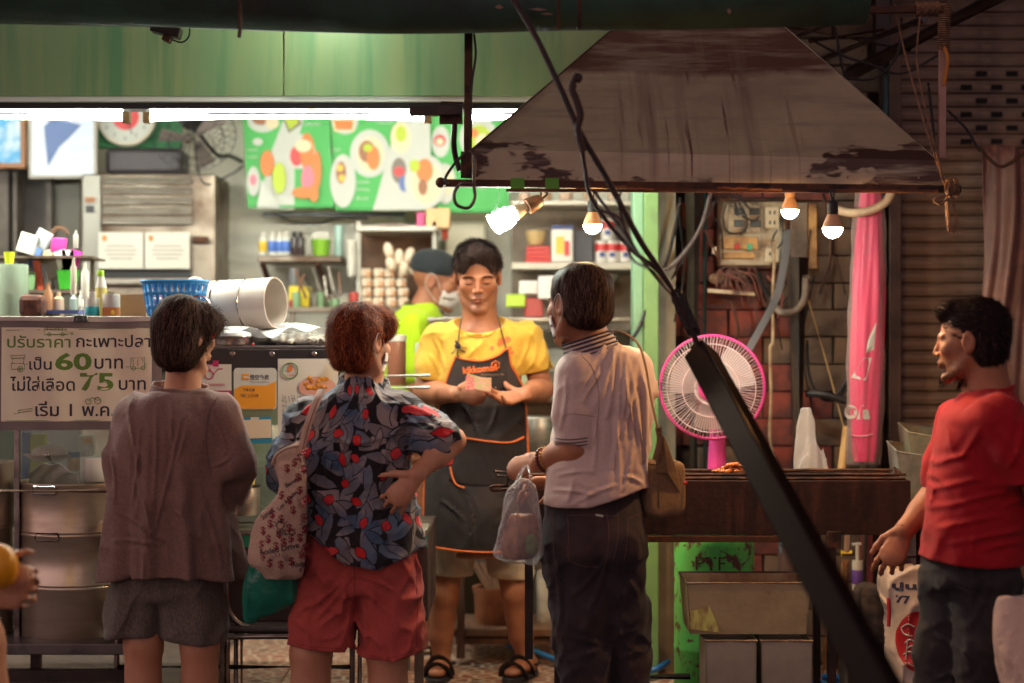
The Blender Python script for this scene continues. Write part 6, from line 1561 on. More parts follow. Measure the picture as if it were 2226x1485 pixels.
# clock on a green cloth
bx('green_cloth',mat('green_drape',rgb(52,122,78),.7,c2=rgb(40,100,62),scale=5,stretch=(5,1,1),bump=.4),None,213,395,215,322,8.3,.02,label='dull green cloth hanging behind the wall clock',cat='cloth')
t=thing('wall_clock','round white wall clock with a red centre','clock',P(275,312,8.22))
c=P(274,254,8.22); MB().lathe([(.128,0),(.133,.01),(.128,.03)],c+V(0,.03,0),(0,-1,0),n=36).build('case',pm('clock_case',(206,196,176)),t,smooth=True)
MB().prism(disc_poly(c+V(0,-.004,0),X1,Z1,.118,.118,36),(0,.002,0)).build('dial',MW,t); MB().prism(disc_poly(c+V(0,-.008,-.0),X1,Z1,.06,.06,30),(0,.002,0)).build('centre',RD,t)
MB().beam(c+V(0,-.012,0),c+V(.03,-.012,-.08),.004,.002,(0,1,0)).beam(c+V(0,-.012,0),c+V(.012,-.012,.06),.005,.002,(0,1,0)).build('hands',M['black'],t)
for k in range(12):
    a=k*math.pi/6; lettering(str(12 if k == 0 else k),c+V(math.sin(a)*.096-.007,-.007,math.cos(a)*.096-.008),X1,Z1,None,.016,M['black'],t)
# wall fan seen from below
t=thing('wall_fan','black wall fan with a wire cage tilted beside the menu board','fan',P(440,300,7.95))
c=P(425,300,7.9); nd=Vector((.25,-.7,-.62)).normalized(); fx,fy,_=frame(nd)
cg=MB()
for k in range(26):
    a=2*math.pi*k/26; e=fx*math.cos(a)+fy*math.sin(a); cg.tube([c+nd*.07,c+nd*.055+e*.08,c+e*.175,c-nd*.05+e*.08,c-nd*.07],.0011,4)
for rr,o_ in ((.175,0),(.12,.035),(.07,.06),(.12,-.03)): cg.tube([c+nd*o_+(fx*math.cos(a)+fy*math.sin(a))*rr for a in [2*math.pi*k/30 for k in range(30)]],.0016,4,closed=True)
cg.build('wire_cage',M['blackrub'],t)
MB().lathe([(.0,0),(.045,.005),(.055,.03),(.055,.10),(.035,.12),(0,.122)],c-nd*.12,-nd,n=18).build('motor',M['black'],t,smooth=True)
MB().sphere(c-nd*.03+V(-.03,0,-.02),.022).build('chrome_knob',M['chrome'],t,smooth=True)
for k in range(3):
    a=2*math.pi*k/3; e=fx*math.cos(a)+fy*math.sin(a); g=nd.cross(e); MB().prism([c+e*.02-g*.01,c+e*.15-g*.05+nd*.015,c+e*.155+g*.03-nd*.01,c+e*.02+g*.015],nd*.003).build('blade',pm('smoke_blade',(110,100,96)),t)
MB().tube(spline([c-nd*.10,P(470,335,8.1),P(500,338,8.25),P(524,350,8.49)]),.009,7).build('arm',M['black'],t,smooth=True)
MB().tube(spline([c-nd*.1,P(440,395,8.0),P(500,380,8.2),P(530,360,8.45)]),.004,6).build('cord',M['blackrub'],t,smooth=True)

# louvred stainless cabinet with two notices
t=thing('kitchen_cabinet','tall stainless kitchen cabinet with louvred front and two white notices','cabinet',P(330,740,8.2))
bx('carcass',M['steel_worn'],t,176,468,378,1000,8.05,.4,bevel=.01)
bx('side_post',pm('pale_steel_paint',(140,138,130),.35,metal=.4),t,178,218,380,900,8.02,.03,bevel=.006)
for k in range(5):
    zc=P(0,392+k*22,8.02).z; MB().obox(V(P(320,0,8.02).x,8.02,zc),(P(416,0,8).x-P(222,0,8).x)/2,.004,.016,Matrix.Rotation(math.radians(-28),3,'X')).build('louvre',M['steel'],t,bevel=.002)
bx('dark_recess',M['black'],t,222,416,586,606,8.04,.02); bx('shelf_rail',M['steel'],t,212,420,606,618,8.0,.04,bevel=.003)
bx('door_handle',M['rust'],t,418,452,514,526,8.0,.03,bevel=.004)
bx('control',M['black'],t,186,204,446,462,8.01,.012); bx('control',BRF,t,184,206,428,440,8.01,.012)
for a,b in ((214,311),(315,412)):
    n_=bx('notice',M['paper'],t,a,b,505,584,8.0,.003)
    mb=MB()
    for r_ in range(4):
        y_=536+r_*9; w_=(60,70,64,50)[r_]; p0=P((a+b)/2-w_/2,y_,7.998); mb.prism([p0,p0+V(w_*.002,0,0),p0+V(w_*.002,0,.004),p0+V(0,0,.004)],(0,.0008,0))
    mb.build('printed_lines',pm('grey_ink',(120,112,108)),n_); bx('crest',O_,n_,a+8,a+18,512,524,7.998,.001)
bx('wall_trim',M['black'],None,465,473,418,740,8.44,.05,label='black vertical strip beside the kitchen cabinet',cat='trim')
# dark shelving at the far left
t=thing('back_shelving','dark brown shelving behind the sauces and bottles','shelf',P(90,740,8.4))
bx('back',mat('dark_cupboard',rgb(84,76,72),.6,c2=rgb(60,54,54),scale=3),t,-300,178,360,1100,8.42,.06)
for a,b in ((-20,18),(28,36),(100,112)): bx('upright',mat('grey_upright',rgb(104,96,88),.6,c2=rgb(70,62,60),scale=5),t,a,b,372,700,8.25,.12)
bx('cupboard_door',pm('dull_green_door',(92,88,76)),t,114,176,378,700,8.3,.08,bevel=.004)
bx('cloth_roll',pm('dark_cloth',(58,50,56)),None,228,396,322,378,8.2,.2,label='dark box stored on top of the kitchen cabinet',cat='box',bevel=.02)

# wall shelf with sauce bottles
t=thing('wall_shelf','grey wall shelf holding blue and yellow sauce bottles','shelf',P(650,575,8.2))
bx('board',M['steel_worn'],t,560,742,556,570,8.05,.40,bevel=.006)
for a in (600,720): MB().beam(P(a-30,571,8.06),P(a+16,700,8.46),.02,.02).build('bracket',M['rust'],t)
BL=pm('blue_label',(70,110,190)); YL=pm('yellow_label',(216,180,50)); DKG=pm('dark_sauce',(54,44,44),.25); CLR=pm('clear_liquid',(206,206,196),.2)
for k,(px,c1,c2) in enumerate([(572,YL,'yellow'),(592,BL,'blue'),(608,BL,'blue'),(622,BL,'blue'),(640,DKG,'dark'),(654,DKG,'dark')]):
    t=thing('sauce_bottle',['yellow labelled bottle at the near end of the wall shelf','first blue labelled bottle after the yellow one on the wall shelf','blue labelled bottle between two others on the wall shelf','third blue labelled bottle next to the dark jars','dark sauce jar beside the blue labelled bottles','dark sauce jar nearest the lime basket'][k],'bottle',P(px,555,8.1),group='sauce bottles on the wall shelf')
    cyl('body',DKG if c1 is DKG else CLR,t,px,516,555.5,8.12,.019); cyl('label',c1,t,px,524,548,8.12,.0195); cyl('cap',M['black'] if k > 3 else M['white'],t,px,504,516,8.12,.011)
t=thing('basket','small lime green basket of packets on the wall shelf','basket',P(698,556,8.1))
a=P(698,556,8.15); MB().lathe([(.034,0),(.042,.07),(.045,.072),(.041,.0701),(.033,.004)],a,n=20).build('shell',pm('lime_plastic',(150,206,50)),t,smooth=True)
for k in range(4): MB().tube([a+V(math.cos(q)*(.0365+.0035*k),math.sin(q)*(.0365+.0035*k),.012+.016*k) for q in [2*math.pi*i/20 for i in range(20)]],.002,4,closed=True).build('slot_band',pm('shadow_green',(70,110,30)),t)
for k in range(3): MB().obox(a+V(-.02+.02*k,0,.085),.012,.008,.02,Matrix.Rotation(.2*k-.2,3,'Y')).build('packet',M['white'],t)
cyl('thermos',pm('mint_thermos',(150,180,170),.3),None,737,490,562,8.15,.022,label='pale mint flask at the end of the wall shelf',cat='flask')
cyl('paper_cup_stack',M['white'],None,764,524,600,7.9,.024,prof=[(.7,0),(.95,.9),(1,.92),(1,1)],label='stack of white paper cups hanging by the rack',cat='cups')
cyl('canister',pm('grey_canister',(92,92,96)),None,640,584,640,7.9,.024,label='grey canister below the wall shelf',cat='canister')
bx('bin',pm('yellow_bin',(216,190,40)),None,628,672,622,668,7.8,.12,label='yellow plastic bin under the wall shelf',cat='bin',bevel=.006)
# work shelf with clutter behind the packs
t=thing('work_shelf','low steel shelf cluttered with utensils behind the auburn haired woman','shelf',P(680,740,7.8))
bx('board',M['steel_worn'],t,560,960,668,678,7.7,.35); bx('board',M['steel_worn'],t,560,960,860,872,7.7,.35)
for a in (630,955): bx('leg',M['steel_worn'],t,a,a+10,668,1340,7.72,.03)
r=random.Random(11)
for k in range(16):
    px=640+r.random()*130; h_=r.uniform(14,36); cc=r.choice([(190,180,160),(150,130,110),(200,196,190),(110,90,76),(120,150,110),(176,60,50)])
    cyl('jar',pm('jar_colour_%d'%k,cc),None,px,668-h_,668,7.75+r.random()*.2,r.uniform(.012,.024),12,label=(['tiny','small','medium','larger'][k//4])+' '+['pale jar','brown jar','white tub','dark tin'][k%4]+' among the clutter on the low steel shelf',cat='jar',group='small jars on the low steel shelf')
for k in range(7):
    a=P(650+k*15,640+r.uniform(-8,8),7.72); MB().beam(a,a+V(r.uniform(-.05,.05),.05,r.uniform(.07,.13)),.008,.006).build('utensil',r.choice([M['steel'],M['wood']]),label=['first','second','third','fourth','fifth','sixth','last'][k]+' of the upright utensils on the low steel shelf, counted from the drum',cat='utensil',group='utensils on the low steel shelf')
# rack packed with bags of pork rinds
t=thing('storage_rack','pale metal rack packed with clear bags of snacks','rack',P(860,700,8.0))
for a,b in ((775,784),(940,948)): bx('upright',pm('rack_paint',(190,184,172)),t,a,b,482,900,7.95,.03)
bx('top_shelf',pm('rack_paint2',(206,200,190)),t,775,948,492,502,7.9,.40,bevel=.004); bx('back',mat('brown_back',rgb(132,96,72),.7,c2=rgb(96,70,56),scale=4),t,780,945,503,720,8.3,.01)
bx('shelf',pm('rack_paint2',(206,200,190)),t,775,948,690,700,7.9,.4)
SN=mat('snack_bag',rgb(226,206,180),.3,c2=rgb(214,140,84),scale=26,mixlo=.5,mixhi=.62,bump=.6,bscale=40)
n_=0
for row in range(6):
    for c_ in range(4):
        px=790+c_*26+r.uniform(-3,3); py=688-row*21
        if row >= 5 and c_ not in (2,3): continue
        if row == 4 and c_ == 0 and False: continue
        cc=P(px+8,py-10,8.0+.0*row); 
        o=MB().box(cc-V(.0235,.03,.0195),cc+V(.0235,.03,.0195)).build('snack_bag',SN,bevel=.008,label=['lowest','second','third','fourth','fifth','topmost'][row]+' row of snack bags, '+['bag by the rack post','second bag from the rack post','third bag from the rack post','bag nearest the cook'][c_],cat='snack bag',group='bags of fried snacks in the rack')
for k,(px,py) in enumerate(((845,545),(868,560),(890,556),(850,575),(878,585),(902,580))):
    MB().sphere(P(px,py,7.95),.022,.02,.038,10,8,Matrix.Rotation(.3*(k%3-1),3,'Y')).build('snack_bag',SN,smooth=True,label='tall snack bag above the rack pile, '+['highest one','upper one beside the highest','upper one nearest the cap of the cook','low one by the rack post','low one in the middle','low one beside the cap of the cook'][k],cat='snack bag',group='tall snack bags on top of the rack pile')
bx('sheet',pm('pink_sheet',(214,70,130)),None,906,923,462,498,8.0,.02,label='bright pink sheet on top of the rack',cat='sheet'); bx('box',pm('tan_box',(206,170,120)),None,926,978,452,496,7.95,.1,label='tan cardboard box on top of the rack',cat='box',bevel=.004)
MB().sheet(lambda u,v: tuple(P(800+110*u,496-8*math.sin(u*3.1)*(1-v),7.95+.2*v)),14,4,.003).build('plastic_wrap',pm('pinkish_wrap',(206,176,166)),smooth=True,label='crumpled pinkish wrap lying on the rack top',cat='wrap')
# fridge-like cream box and things right of the rack
bx('cream_panel',pm('cream_box',(206,200,176)),None,968,1055,482,600,8.3,.15,label='cream coloured panel behind the cook and the vendor',cat='panel',bevel=.01)
bx('box',pm('orange_box',(200,70,36)),None,960,974,478,520,8.1,.05,label='narrow orange box beside the cream panel',cat='box')
# upper shelf under the hood line and long shelf with tins
t=thing('long_shelf','long white steel shelf with tins and red trays right of the vendor','shelf',P(1240,590,8.0))
bx('board',pm('pale_shelf',(206,196,180),.4),t,1112,1385,571,586,7.85,.36,bevel=.005)
bx('board',pm('pale_shelf',(206,196,180),.4),t,1112,1385,436,446,7.85,.36,bevel=.005); bx('post',M['steel_worn'],t,1372,1380,430,900,7.88,.03)
bx('backing',mat('grimy_backing',rgb(150,134,116),.6,c2=rgb(110,92,80),scale=4),t,1112,1385,436,720,8.3,.01)
WHT=pm('tin_white',(220,214,206),.35); RDT=pm('tin_red',(196,48,48),.35); BLC=pm('blue_cap',(40,60,130),.4)
for k,px in enumerate((1216,1236)):
    pass
t=thing('plastic_jug','white plastic jug with a yellow label and blue lid on the long shelf','jug',P(1222,570,7.95))
bx('body',WHT,t,1199,1246,498,570.5,7.93,.10,bevel=.008); bx('lid',BLC,t,1201,1222,490,497,7.95,.05); bx('lid',BLC,t,1226,1246,490,497,7.95,.05); bx('label',YE,t,1208,1226,514,552,7.927,.002); bx('label',RD,t,1227,1238,524,556,7.926,.002)
bx('box',pm('slate_box',(70,70,80)),None,1241,1290,500,570.5,8.0,.1,label='dark slate box beside the white jug on the long shelf',cat='box',bevel=.004)
for k,(px,pb) in enumerate(((1310,570.5),(1332,570.5),(1362,570.5),(1322,522))):
    t=thing('tin_can',['white and red tin next to the dark slate box','second white and red tin on the long shelf','white tin at the pillar end of the long shelf','white tin with a red band stacked on two others'][k],'tin',P(px,pb,7.95),group='white and red tins on the long shelf')
    cyl('body',WHT,t,px,pb-46,pb,7.98,.031); cyl('red_band',RDT,t,px,pb-40,pb-24,7.98,.0313,prof=[(1,0),(1,1)]); bx('blue_mark',BLC,t,px-7,px+5,pb-22,pb-12,7.947,.003)
for k in range(4):
    bx('tray',RDT,None,1142+k,1198-k,562-k*9,570.2-k*9,7.95,.12,label='red plastic tray in a stack on the long shelf, '+['lowest','second lowest','second from top','topmost'][k],cat='tray',group='stacked red trays',bevel=.003)
cyl('woven_bowl',pm('straw_bowl',(190,160,110)),None,1165,502,532,8.0,.045,prof=[(.7,0),(1,.7),(1,1)],label='straw coloured bowl on the red trays',cat='bowl')
for k,(px,w) in enumerate(((1140,26),(1185,30),(1230,30),(1285,34),(1335,26))):
    cyl('container',pm('tan_tub_%d'%(k%2),(176,140,110) if k%2 else (190,160,140)),None,px,418,435.5,8.0,w*.00095,label='tan tub on the upper shelf, '+['just behind the spiral bulb','second from the spiral bulb','in the middle of the row','beside the round warm bulb','last before the green pillar'][k],cat='tub',group='tubs on the upper shelf')
# hanging clear bags and things below the shelf
t=thing('sink_basin','white plastic basin under the long shelf near the green pillar','basin',P(1300,620,7.9))
a=P(1300,628,7.95); MB().lathe([(.05,0),(.085,.055),(.092,.06),(.084,.058),(.05,.006)],a,n=24).build('bowl',M['white'],t,smooth=True)
for k,(px,py0,py1,c_,lb) in enumerate(((1148,610,640,(206,200,196),'pale tub with a red label beside the vendor'),(1160,648,690,(170,50,50),'jar of red chilli paste beside the vendor'),(1120,640,668,(170,200,50),'lime box on the work surface beside the vendor'),(1130,780,850,(176,184,150),'pale green tub at the elbow of the vendor'),(1190,600,650,(216,214,210),'white jug behind the man in the white shirt'),(1235,640,700,(60,52,50),'black pot behind the man in the white shirt'))):
    bx('container' if k%2 else 'tub',pm('bench_item_%d'%k,c_,.35),None,px-20,px+22,py0,py1,7.6-.02*k,.08,label=lb,cat='container',bevel=.006)
t=thing('rear_bench','steel work bench behind the vendor','bench',P(1200,900,7.7))
bx('top',M['steel'],t,930,1385,690,700,7.45,.55,bevel=.004); bx('top',M['steel'],t,930,1385,850,858,7.45,.55,bevel=.004)
bx('front_panel',mat('bench_panel',rgb(104,92,84),.4,metal=.4,c2=rgb(70,58,54),scale=4),t,930,1385,870,1240,7.6,.02)
for a in (935,1375): bx('leg',M['steel_worn'],t,a,a+9,700,1420,7.46,.03)
for y_ in (874,958,1010): MB().tube([P(1130,y_,7.3),P(1385,y_-3,7.3)],.006,8).build('rail',mat('copper_rail',rgb(176,110,84),.35,.7),t,smooth=True)
t=thing('stock_pot','steel pot with a side handle behind the vendor','pot',P(1140,960,7.2))
cyl('body',M['steel'],t,1165,905,1000,7.3,.10,24); MB().tube(spline([P(1116,912,7.22),P(1124,905,7.16),P(1134,904,7.14),P(1146,898,7.18)]),.006,6).build('handle',M['chrome'],t,smooth=True)
cyl('glass_jar',film('clear_jar',(.8,.8,.76),.25),None,922,745,830,7.2,.035,label='clear square edged jar between the cook and the vendor',cat='jar')
t=thing('condiment_jar','tall jar of brown sauce with a white lid beside the auburn haired woman','jar',P(865,835,7.0))
cyl('body',pm('brown_sauce',(132,84,64),.25),t,862,742,838,7.0,.036); cyl('lid',M['white'],t,862,728,742,7.0,.038)
for y_ in (816,842): MB().tube([P(735,y_+2,6.7),P(935,y_,6.7)],.006,8).build('rail',M['white'],smooth=True,label=['upper','lower'][(y_-816)//26]+' chrome rail across the gap between counter and vendor',cat='rail')
# lower grey cupboards filling the room behind
bx('base_cupboard',mat('cupboard_grey',rgb(122,110,100),.5,c2=rgb(84,74,68),scale=3,c3=rgb(60,48,44),s3=4),None,480,925,880,1420,8.0,.3,label='grey base cupboard deep inside the stall',cat='cupboard',bevel=.01)
# stool, bucket and rack behind the legs of the vendor
t=thing('low_table','low rough wooden table with a rusty pot behind the vendor','table',V(P(1100,0,7.25).x,7.25,FL))
bx('top',M['wood'],t,985,1215,1368,1384,7.15,.4,bevel=.004); bx('apron_rail',M['wood'],t,990,1210,1386,1402,7.17,.03,bevel=.003)
for a in (992,1196): bx('leg',M['wood'],t,a,a+18,1190 if a < 1000 else 1386,1432,7.14,.035,bevel=.003)
t=thing('rusty_pot','rusty brown pot with sticks in it on the low wooden table','pot',P(1075,1366,7.3))
RU=mat('rusty_pot_metal',rgb(150,92,62),.7,.2,c2=rgb(104,60,44),scale=9,bump=.5)
MB().lathe([(.062,0),(.078,.05),(.080,.13),(.090,.165),(.088,.17),(.074,.165),(.07,.02)],V(P(1075,0,7.3).x,7.3,P(0,1367,7.3).z),n=26).build('body',RU,t,smooth=True)
for k in range(3): MB().beam(P(1070+8*k,1290,7.3),P(1030+14*k,1225,7.38),.02,.016).build('stick',M['wood'],t)
cyl('white_bucket',mat('dirty_white',rgb(190,178,160),.6,c2=rgb(120,96,80),scale=8),None,1186,1240,1367,7.35,.035,label='dirty white tube shaped bucket on the low wooden table',cat='bucket')
t=thing('ladder_rack','grey steel rack frame beside the leg of the vendor','rack',V(P(925,0,7.0).x,7.0,FL))
for a in (884,934): bx('upright',M['steel_worn'],t,a,a+8,1130,1474,7.0,.02)
for y_ in (1125,1214,1270,1326,1405,1418): bx('rung',M['steel_worn'],t,884,940,y_,y_+7,7.0,.02)
t=thing('pink_bucket','small pink bucket on the steel rack beside the vendor','bucket',P(915,1350,7.1))
MB().lathe([(.024,0),(.034,.09),(.037,.095),(.032,.092),(.022,.005)],V(P(916,0,7.1).x,7.1,P(0,1340,7.1).z),n=20).build('shell',pm('dusty_pink',(200,128,118)),t,smooth=True)

# ================================================================== display cart at the front
CX0,CX1=-2.4,P(740,0,6.15).x
t=thing('display_cart','stainless display cart with a black trimmed glass case and posters','cart',(-1.3,6.3,0))
zt=P(0,752,6.15).z
MB().box((CX0,6.14,zt-.012),(CX1+.01,6.78,zt)).build('top_board',mat('cart_top',rgb(96,84,84),.35,.2,c2=rgb(60,52,54),scale=5),t,bevel=.003)
MB().box((CX0,6.135,P(0,808,6.135).z),(CX1,6.165,zt-.0125)).build('black_trim',M['black'],t,bevel=.002)
for px in (591,683,505): 
    c=P(px,769,6.13); MB().lathe([(.0,.004),(.005,.0035),(.009,0)],c,(0,-1,0),n=14).build('screw_cap',M['chrome'],t,smooth=True)
for a in (CX1-.022,): MB().box((a,6.136,.75),(a+.022,6.16,P(0,809,6.136).z)).build('corner_post',M['black'],t)
GL=film('cart_glass',(.62,.74,.66),.14,.08,.15,3)
MB().box((CX0,6.15,.80),(CX1-.024,6.154,P(0,810,6.15).z)).build('front_glass',GL,t)
MB().box((CX0,6.17,.775),(CX1,6.75,.795)).build('floor_plate',M['steel'],t)
for y_ in (965,1020): MB().box((P(350,0,6.3).x,6.3,P(0,y_,6.3).z),(CX1-.03,6.62,P(0,y_,6.3).z+.008)).build('glass_shelf',film('shelf_glass',(.40,.60,.52),.45,.1,.1,3),t)
MB().box((P(340,0,6.7).x,6.74,.8),(CX1-.03,6.75,zt-.02)).build('rear_panel',mat('case_back',rgb(150,166,136),.5,c2=rgb(120,140,112),scale=5),t)
# work ledge in front with a teal edge, and the dark body below
MB().box((P(310,0,5.95).x,5.93,.776),(P(930,0,5.95).x,6.13,.794)).build('ledge',M['steel'],t,bevel=.003)
MB().box((P(310,0,5.95).x,5.932,P(0,1190,5.93).z),(P(930,0,5.95).x,5.94,.7755)).build('teal_edge',mat('teal_strip',rgb(52,150,124),.4),t)
MB().box((P(300,0,5.97).x,5.955,P(0,1352,5.95).z),(P(930,0,5.97).x,6.6,.775)).build('body_panel',mat('dark_bronze_sheet',rgb(92,74,70),.42,.5,c2=rgb(66,52,52),scale=3,rvar=.2),t,bevel=.004)
for a in (P(470,0,6.0).x,P(640,0,6.0).x,P(900,0,6.).x): MB().box((a,6.02,.0),(a+.03,6.05,P(0,1352,5.95).z)).build('leg',M['steel_worn'],t)
MB().box((P(300,0,6.2).x,6.05,.20),(P(930,0,6.2).x,6.09,.24)).build('low_rail',mat('wood_rail',rgb(110,72,54),.7,c2=rgb(80,54,46),scale=6),t)
# things in / on the cart ledge
t=thing('metal_pot','small steel pot with stacked lids on the ledge between the two women','pot',P(530,1118,6.0))
cyl('body',M['steel'],t,528,1058,1119,6.02,.056,28); cyl('rim',M['chrome'],t,528,1052,1058,6.02,.060,28); cyl('lid',pm('yellow_lid',(206,170,60)),t,534,1044,1052,6.02,.03)
cyl('tub_stack',M['white'],None,541,1000,1044,6.03,.022,prof=[(.9,0),(1,.1),(.9,.2),(1,.3),(.9,.4),(1,.5),(.9,.6),(1,.7),(.9,.8),(1,1)],label='stack of small white tubs on the steel pot',cat='tubs')
for k,(px,py,c_) in enumerate(((610,1015,(206,196,180)),(585,962,(214,206,190)),(640,962,(160,190,150)))): cyl('food_tub',pm('food_tub_%d'%k,c_),None,px,py-38,py-2,6.45,.04,label=['pale tub on the lower glass shelf','cream tub on the upper glass shelf','pale green tub on the upper glass shelf'][k],cat='tub')

# posters on the cart
def panel(name,label,cat,px0,px1,py0,py1,D,m,th=.003,rnd=0,tilt=0,parent=None):
    a=P(px0,py1,D); b=P(px1,py0,D); w=b.x-a.x; h=b.z-a.z; pts=[]
    if rnd:
        for cx_,cz_,a0 in ((w-rnd,rnd,-90),(w-rnd,h-rnd,0),(rnd,h-rnd,90),(rnd,rnd,180)):
            for k in range(5): an=math.radians(a0+k*22.5); pts.append(V(cx_+rnd*math.cos(an),0,cz_+rnd*math.sin(an)))
    else: pts=[V(0,0,0),V(w,0,0),V(w,0,h),V(0,0,h)]
    R=Matrix.Rotation(math.radians(tilt),3,'Y'); pts=[a+(R@p) for p in pts]
    return MB().prism(pts,(0,th,0)).build(name,m,parent,label=label,cat=cat)
MAG=pm('magenta_print',(176,28,96),.5); INK=pm('dark_ink',(44,42,52),.6); ORP=pm('orange_print',(224,150,36),.45); TEALP=pm('teal_blue_print',(36,130,166),.5)
def txt(parent,s,px,py,D,w,m,h=None,bold=0): return lettering(s,P(px,py,D),X1,Z1,w*D/FPX,h*D/FPX if h else None,m,parent,bold=bold)
p1=panel('poster','white and magenta delivery poster behind the woman in taupe','poster',432,503,792,892,6.128,M['paper'],tilt=0)
D1=6.1265
MB().box(tuple(P(432,892,D1)),tuple(P(503,849,D1)+V(0,.001,0))).build('magenta_band',MAG,p1)
txt(p1,'โปรดของคุณ',438,842,D1,50,MAG,bold=.01); txt(p1,'อร่อยใกล้',470,882,D1-.001,30,MW)
c=P(455,815,D1); mb=MB(); mb.tube([c+V(math.cos(a)*.014,0,math.sin(a)*.014) for a in [2*math.pi*k/20 for k in range(20)]],.0018,4,closed=True); mb.tube([c+V(.014,0,0),c+V(.03,0,.02),c+V(.045,0,.02)],.0018,4); mb.tube([c+V(.004,0,.016),c+V(.0,0,.034),c+V(.03,0,.036)],.0018,4); mb.build('scooter_mark',MAG,p1)
MB().box(tuple(P(463,797,D1)),tuple(P(475,784,D1)+V(0,.001,0))).build('delivery_box_mark',MAG,p1)
p2=panel('sticker','orange and white delivery sticker with Chinese lettering on the cart glass','sticker',508,601,800,890,6.128,MW,rnd=.012)
a=P(509.5,888.5,D1); b=P(599.5,838,D1); pts=[a+V(.01,0,0),V(b.x-.008,D1,a.z),V(b.x,D1,a.z+.008),V(b.x,D1,b.z+.014)]+[V(b.x-.004-(b.x-a.x-.03)*k/8,D1,b.z+.012-.012*min(1,k/2)) for k in range(9)]+[V(a.x,D1,b.z-.012),V(a.x,D1,a.z+.01)]
MB().prism(pts,(0,.001,0)).build('orange_field',ORP,p2)
MB().box(tuple(P(526,826,D1)),tuple(P(541,813,D1)+V(0,.001,0))).build('logo_mark',ORP,p2); MB().box(tuple(P(530,822,D1-.001)),tuple(P(541,818,D1-.001)+V(0,.0008,0))).build('logo_mark',MW,p2)
txt(p2,'悟空外卖',543,826,D1,42,INK,12,bold=.012); txt(p2,'产品名人生活服务平台',543,833,D1,42,INK); txt(p2,'下单立减',528,851,D1-.001,26,INK,7,bold=.01); txt(p2,'“码”上行动',522,864,D1-.001,40,INK,8,bold=.01)
p3=panel('menu_sheet','white price sheet with a skewer picture and a round chicken logo','menu sheet',604,735,780,962,6.130,M['paper'])
c=P(631,806,D1); MB().tube([c+V(math.cos(a)*.026,0,math.sin(a)*.026) for a in [2*math.pi*k/30 for k in range(30)]],.0018,5,closed=True).build('logo_ring',pm('ring_green',(60,130,70)),p3)
MB().prism(disc_poly(c+V(0,0,.005),X1,Z1,.008,.009,14),(0,.001,0)).prism(disc_poly(c+V(.001,0,.016),X1,Z1,.005,.005,12),(0,.001,0)).build('bird_mark',O_,p3)
txt(p3,'ครัวไก่ชิ้น',619,818,D1,25,RD)
MB().prism(disc_poly(P(690,842,D1),X1,Z1,.062,.036,26),(0,.001,0)).build('plate_picture',pm('pink_plate',(206,150,130)),p3)
SKM=mat('skewer_print',rgb(206,132,40),.5,c2=rgb(130,70,24),scale=60,mixlo=.45,mixhi=.6)
mb=MB(); rr=random.Random(4)
for k in range(18): mb.sphere(P(662+rr.random()*50,846-rr.random()*26+ (0),D1-.001),.009,.0012,.007,8,5)
mb.build('skewer_picture',SKM,p3,smooth=True)
mb=MB()
for k in range(7): mb.beam(P(690+k*3,832,D1-.0012),P(712+k*4,790+k*3,D1-.0012),.0015,.0006)
mb.build('skewer_stick_picture',YE,p3)
for k in range(7): txt(p3,['ไก่ 1 ไม้ 10 บาท','หมู 1 ไม้ 12 บาท','ตับ 1 ไม้ 10 บาท','ปลา 1 ไม้ 12 บาท','ไส้ 3 ไม้ 25 บาท','แฮม 5 ไม้ 50 บาท','เห็ด 1 ไม้ 10 บาท'][k],613,868+k*8.8,D1,60,INK)
p4=panel('note_card','cream card on a blue backing taped to the cart glass','card',526,592,908,965,6.129,TEALP,tilt=-2)
panel('card_front',None,None,524,590,914,954,6.1268,pm('cream_card',(214,196,170),.7),.002,tilt=-2,parent=p4)
MB().box(tuple(P(545,913,6.1262)),tuple(P(563,907,6.1262)+V(0,.001,0))).build('tape',MW,p4)

# ================================================================== banner on the cart's left
bt_=thing('price_banner','white Thai price banner clipped to the front of the cart','banner',P(170,935,5.95))
DB=5.93
BNM=mat('banner_vinyl',rgb(238,226,200),.5,c2=rgb(226,212,186),scale=3,bump=.1,bscale=6); BNE=mat('banner_margin',rgb(128,114,112),.55,c2=rgb(108,96,96),scale=5)
def ban(u,v,lift=0):
    x0_,x1_=P(-60,0,DB).x,P(352,0,DB).x; z0_,z1_=P(0,935,DB).z,P(0,690,DB).z
    return V(x0_+(x1_-x0_)*u,DB-lift+.004*math.sin(u*11)*math.sin(v*2.5)+.003*math.sin(u*23+v*4),z0_+(z1_-z0_)*v+.003*math.sin(u*7)*(v-.3))
MB().sheet(lambda u,v: ban(u,v),60,24,.0015).build('vinyl',BNE,bt_,smooth=True)
ua,ub=(3+60)/412,(331+60)/412; va,vb=1-(916-690)/245,1-(713-690)/245
MB().sheet(lambda u,v: ban(ua+(ub-ua)*u,va+(vb-va)*v,.0022),60,24,.0006).build('printed_field',BNM,bt_,smooth=True)
MB().sheet(lambda u,v: ban(u,.965+.035*v,.004),60,2,.001).build('top_hem',pm('hem_white',(196,186,176)),bt_,smooth=True)
def banconf(pts):
    x0_,x1_=P(-60,0,DB).x,P(352,0,DB).x; z0_,z1_=P(0,935,DB).z,P(0,690,DB).z
    return np.array([(lambda q: (p[0],q.y-.0032,p[2]))(ban((p[0]-x0_)/(x1_-x0_),(p[2]-z0_)/(z1_-z0_))) for p in pts])
BGR=pm('banner_green',(96,132,44),.6); BNK=pm('banner_ink',(40,36,52),.6)
def btx(s,px0,px1,ybase,top,m,bold=.012): lettering(s,P(px0,ybase,DB),X1,Z1,(px1-px0)*DB/FPX,(ybase-top)*DB/FPX,m,bt_,bold=bold,conform=banconf)
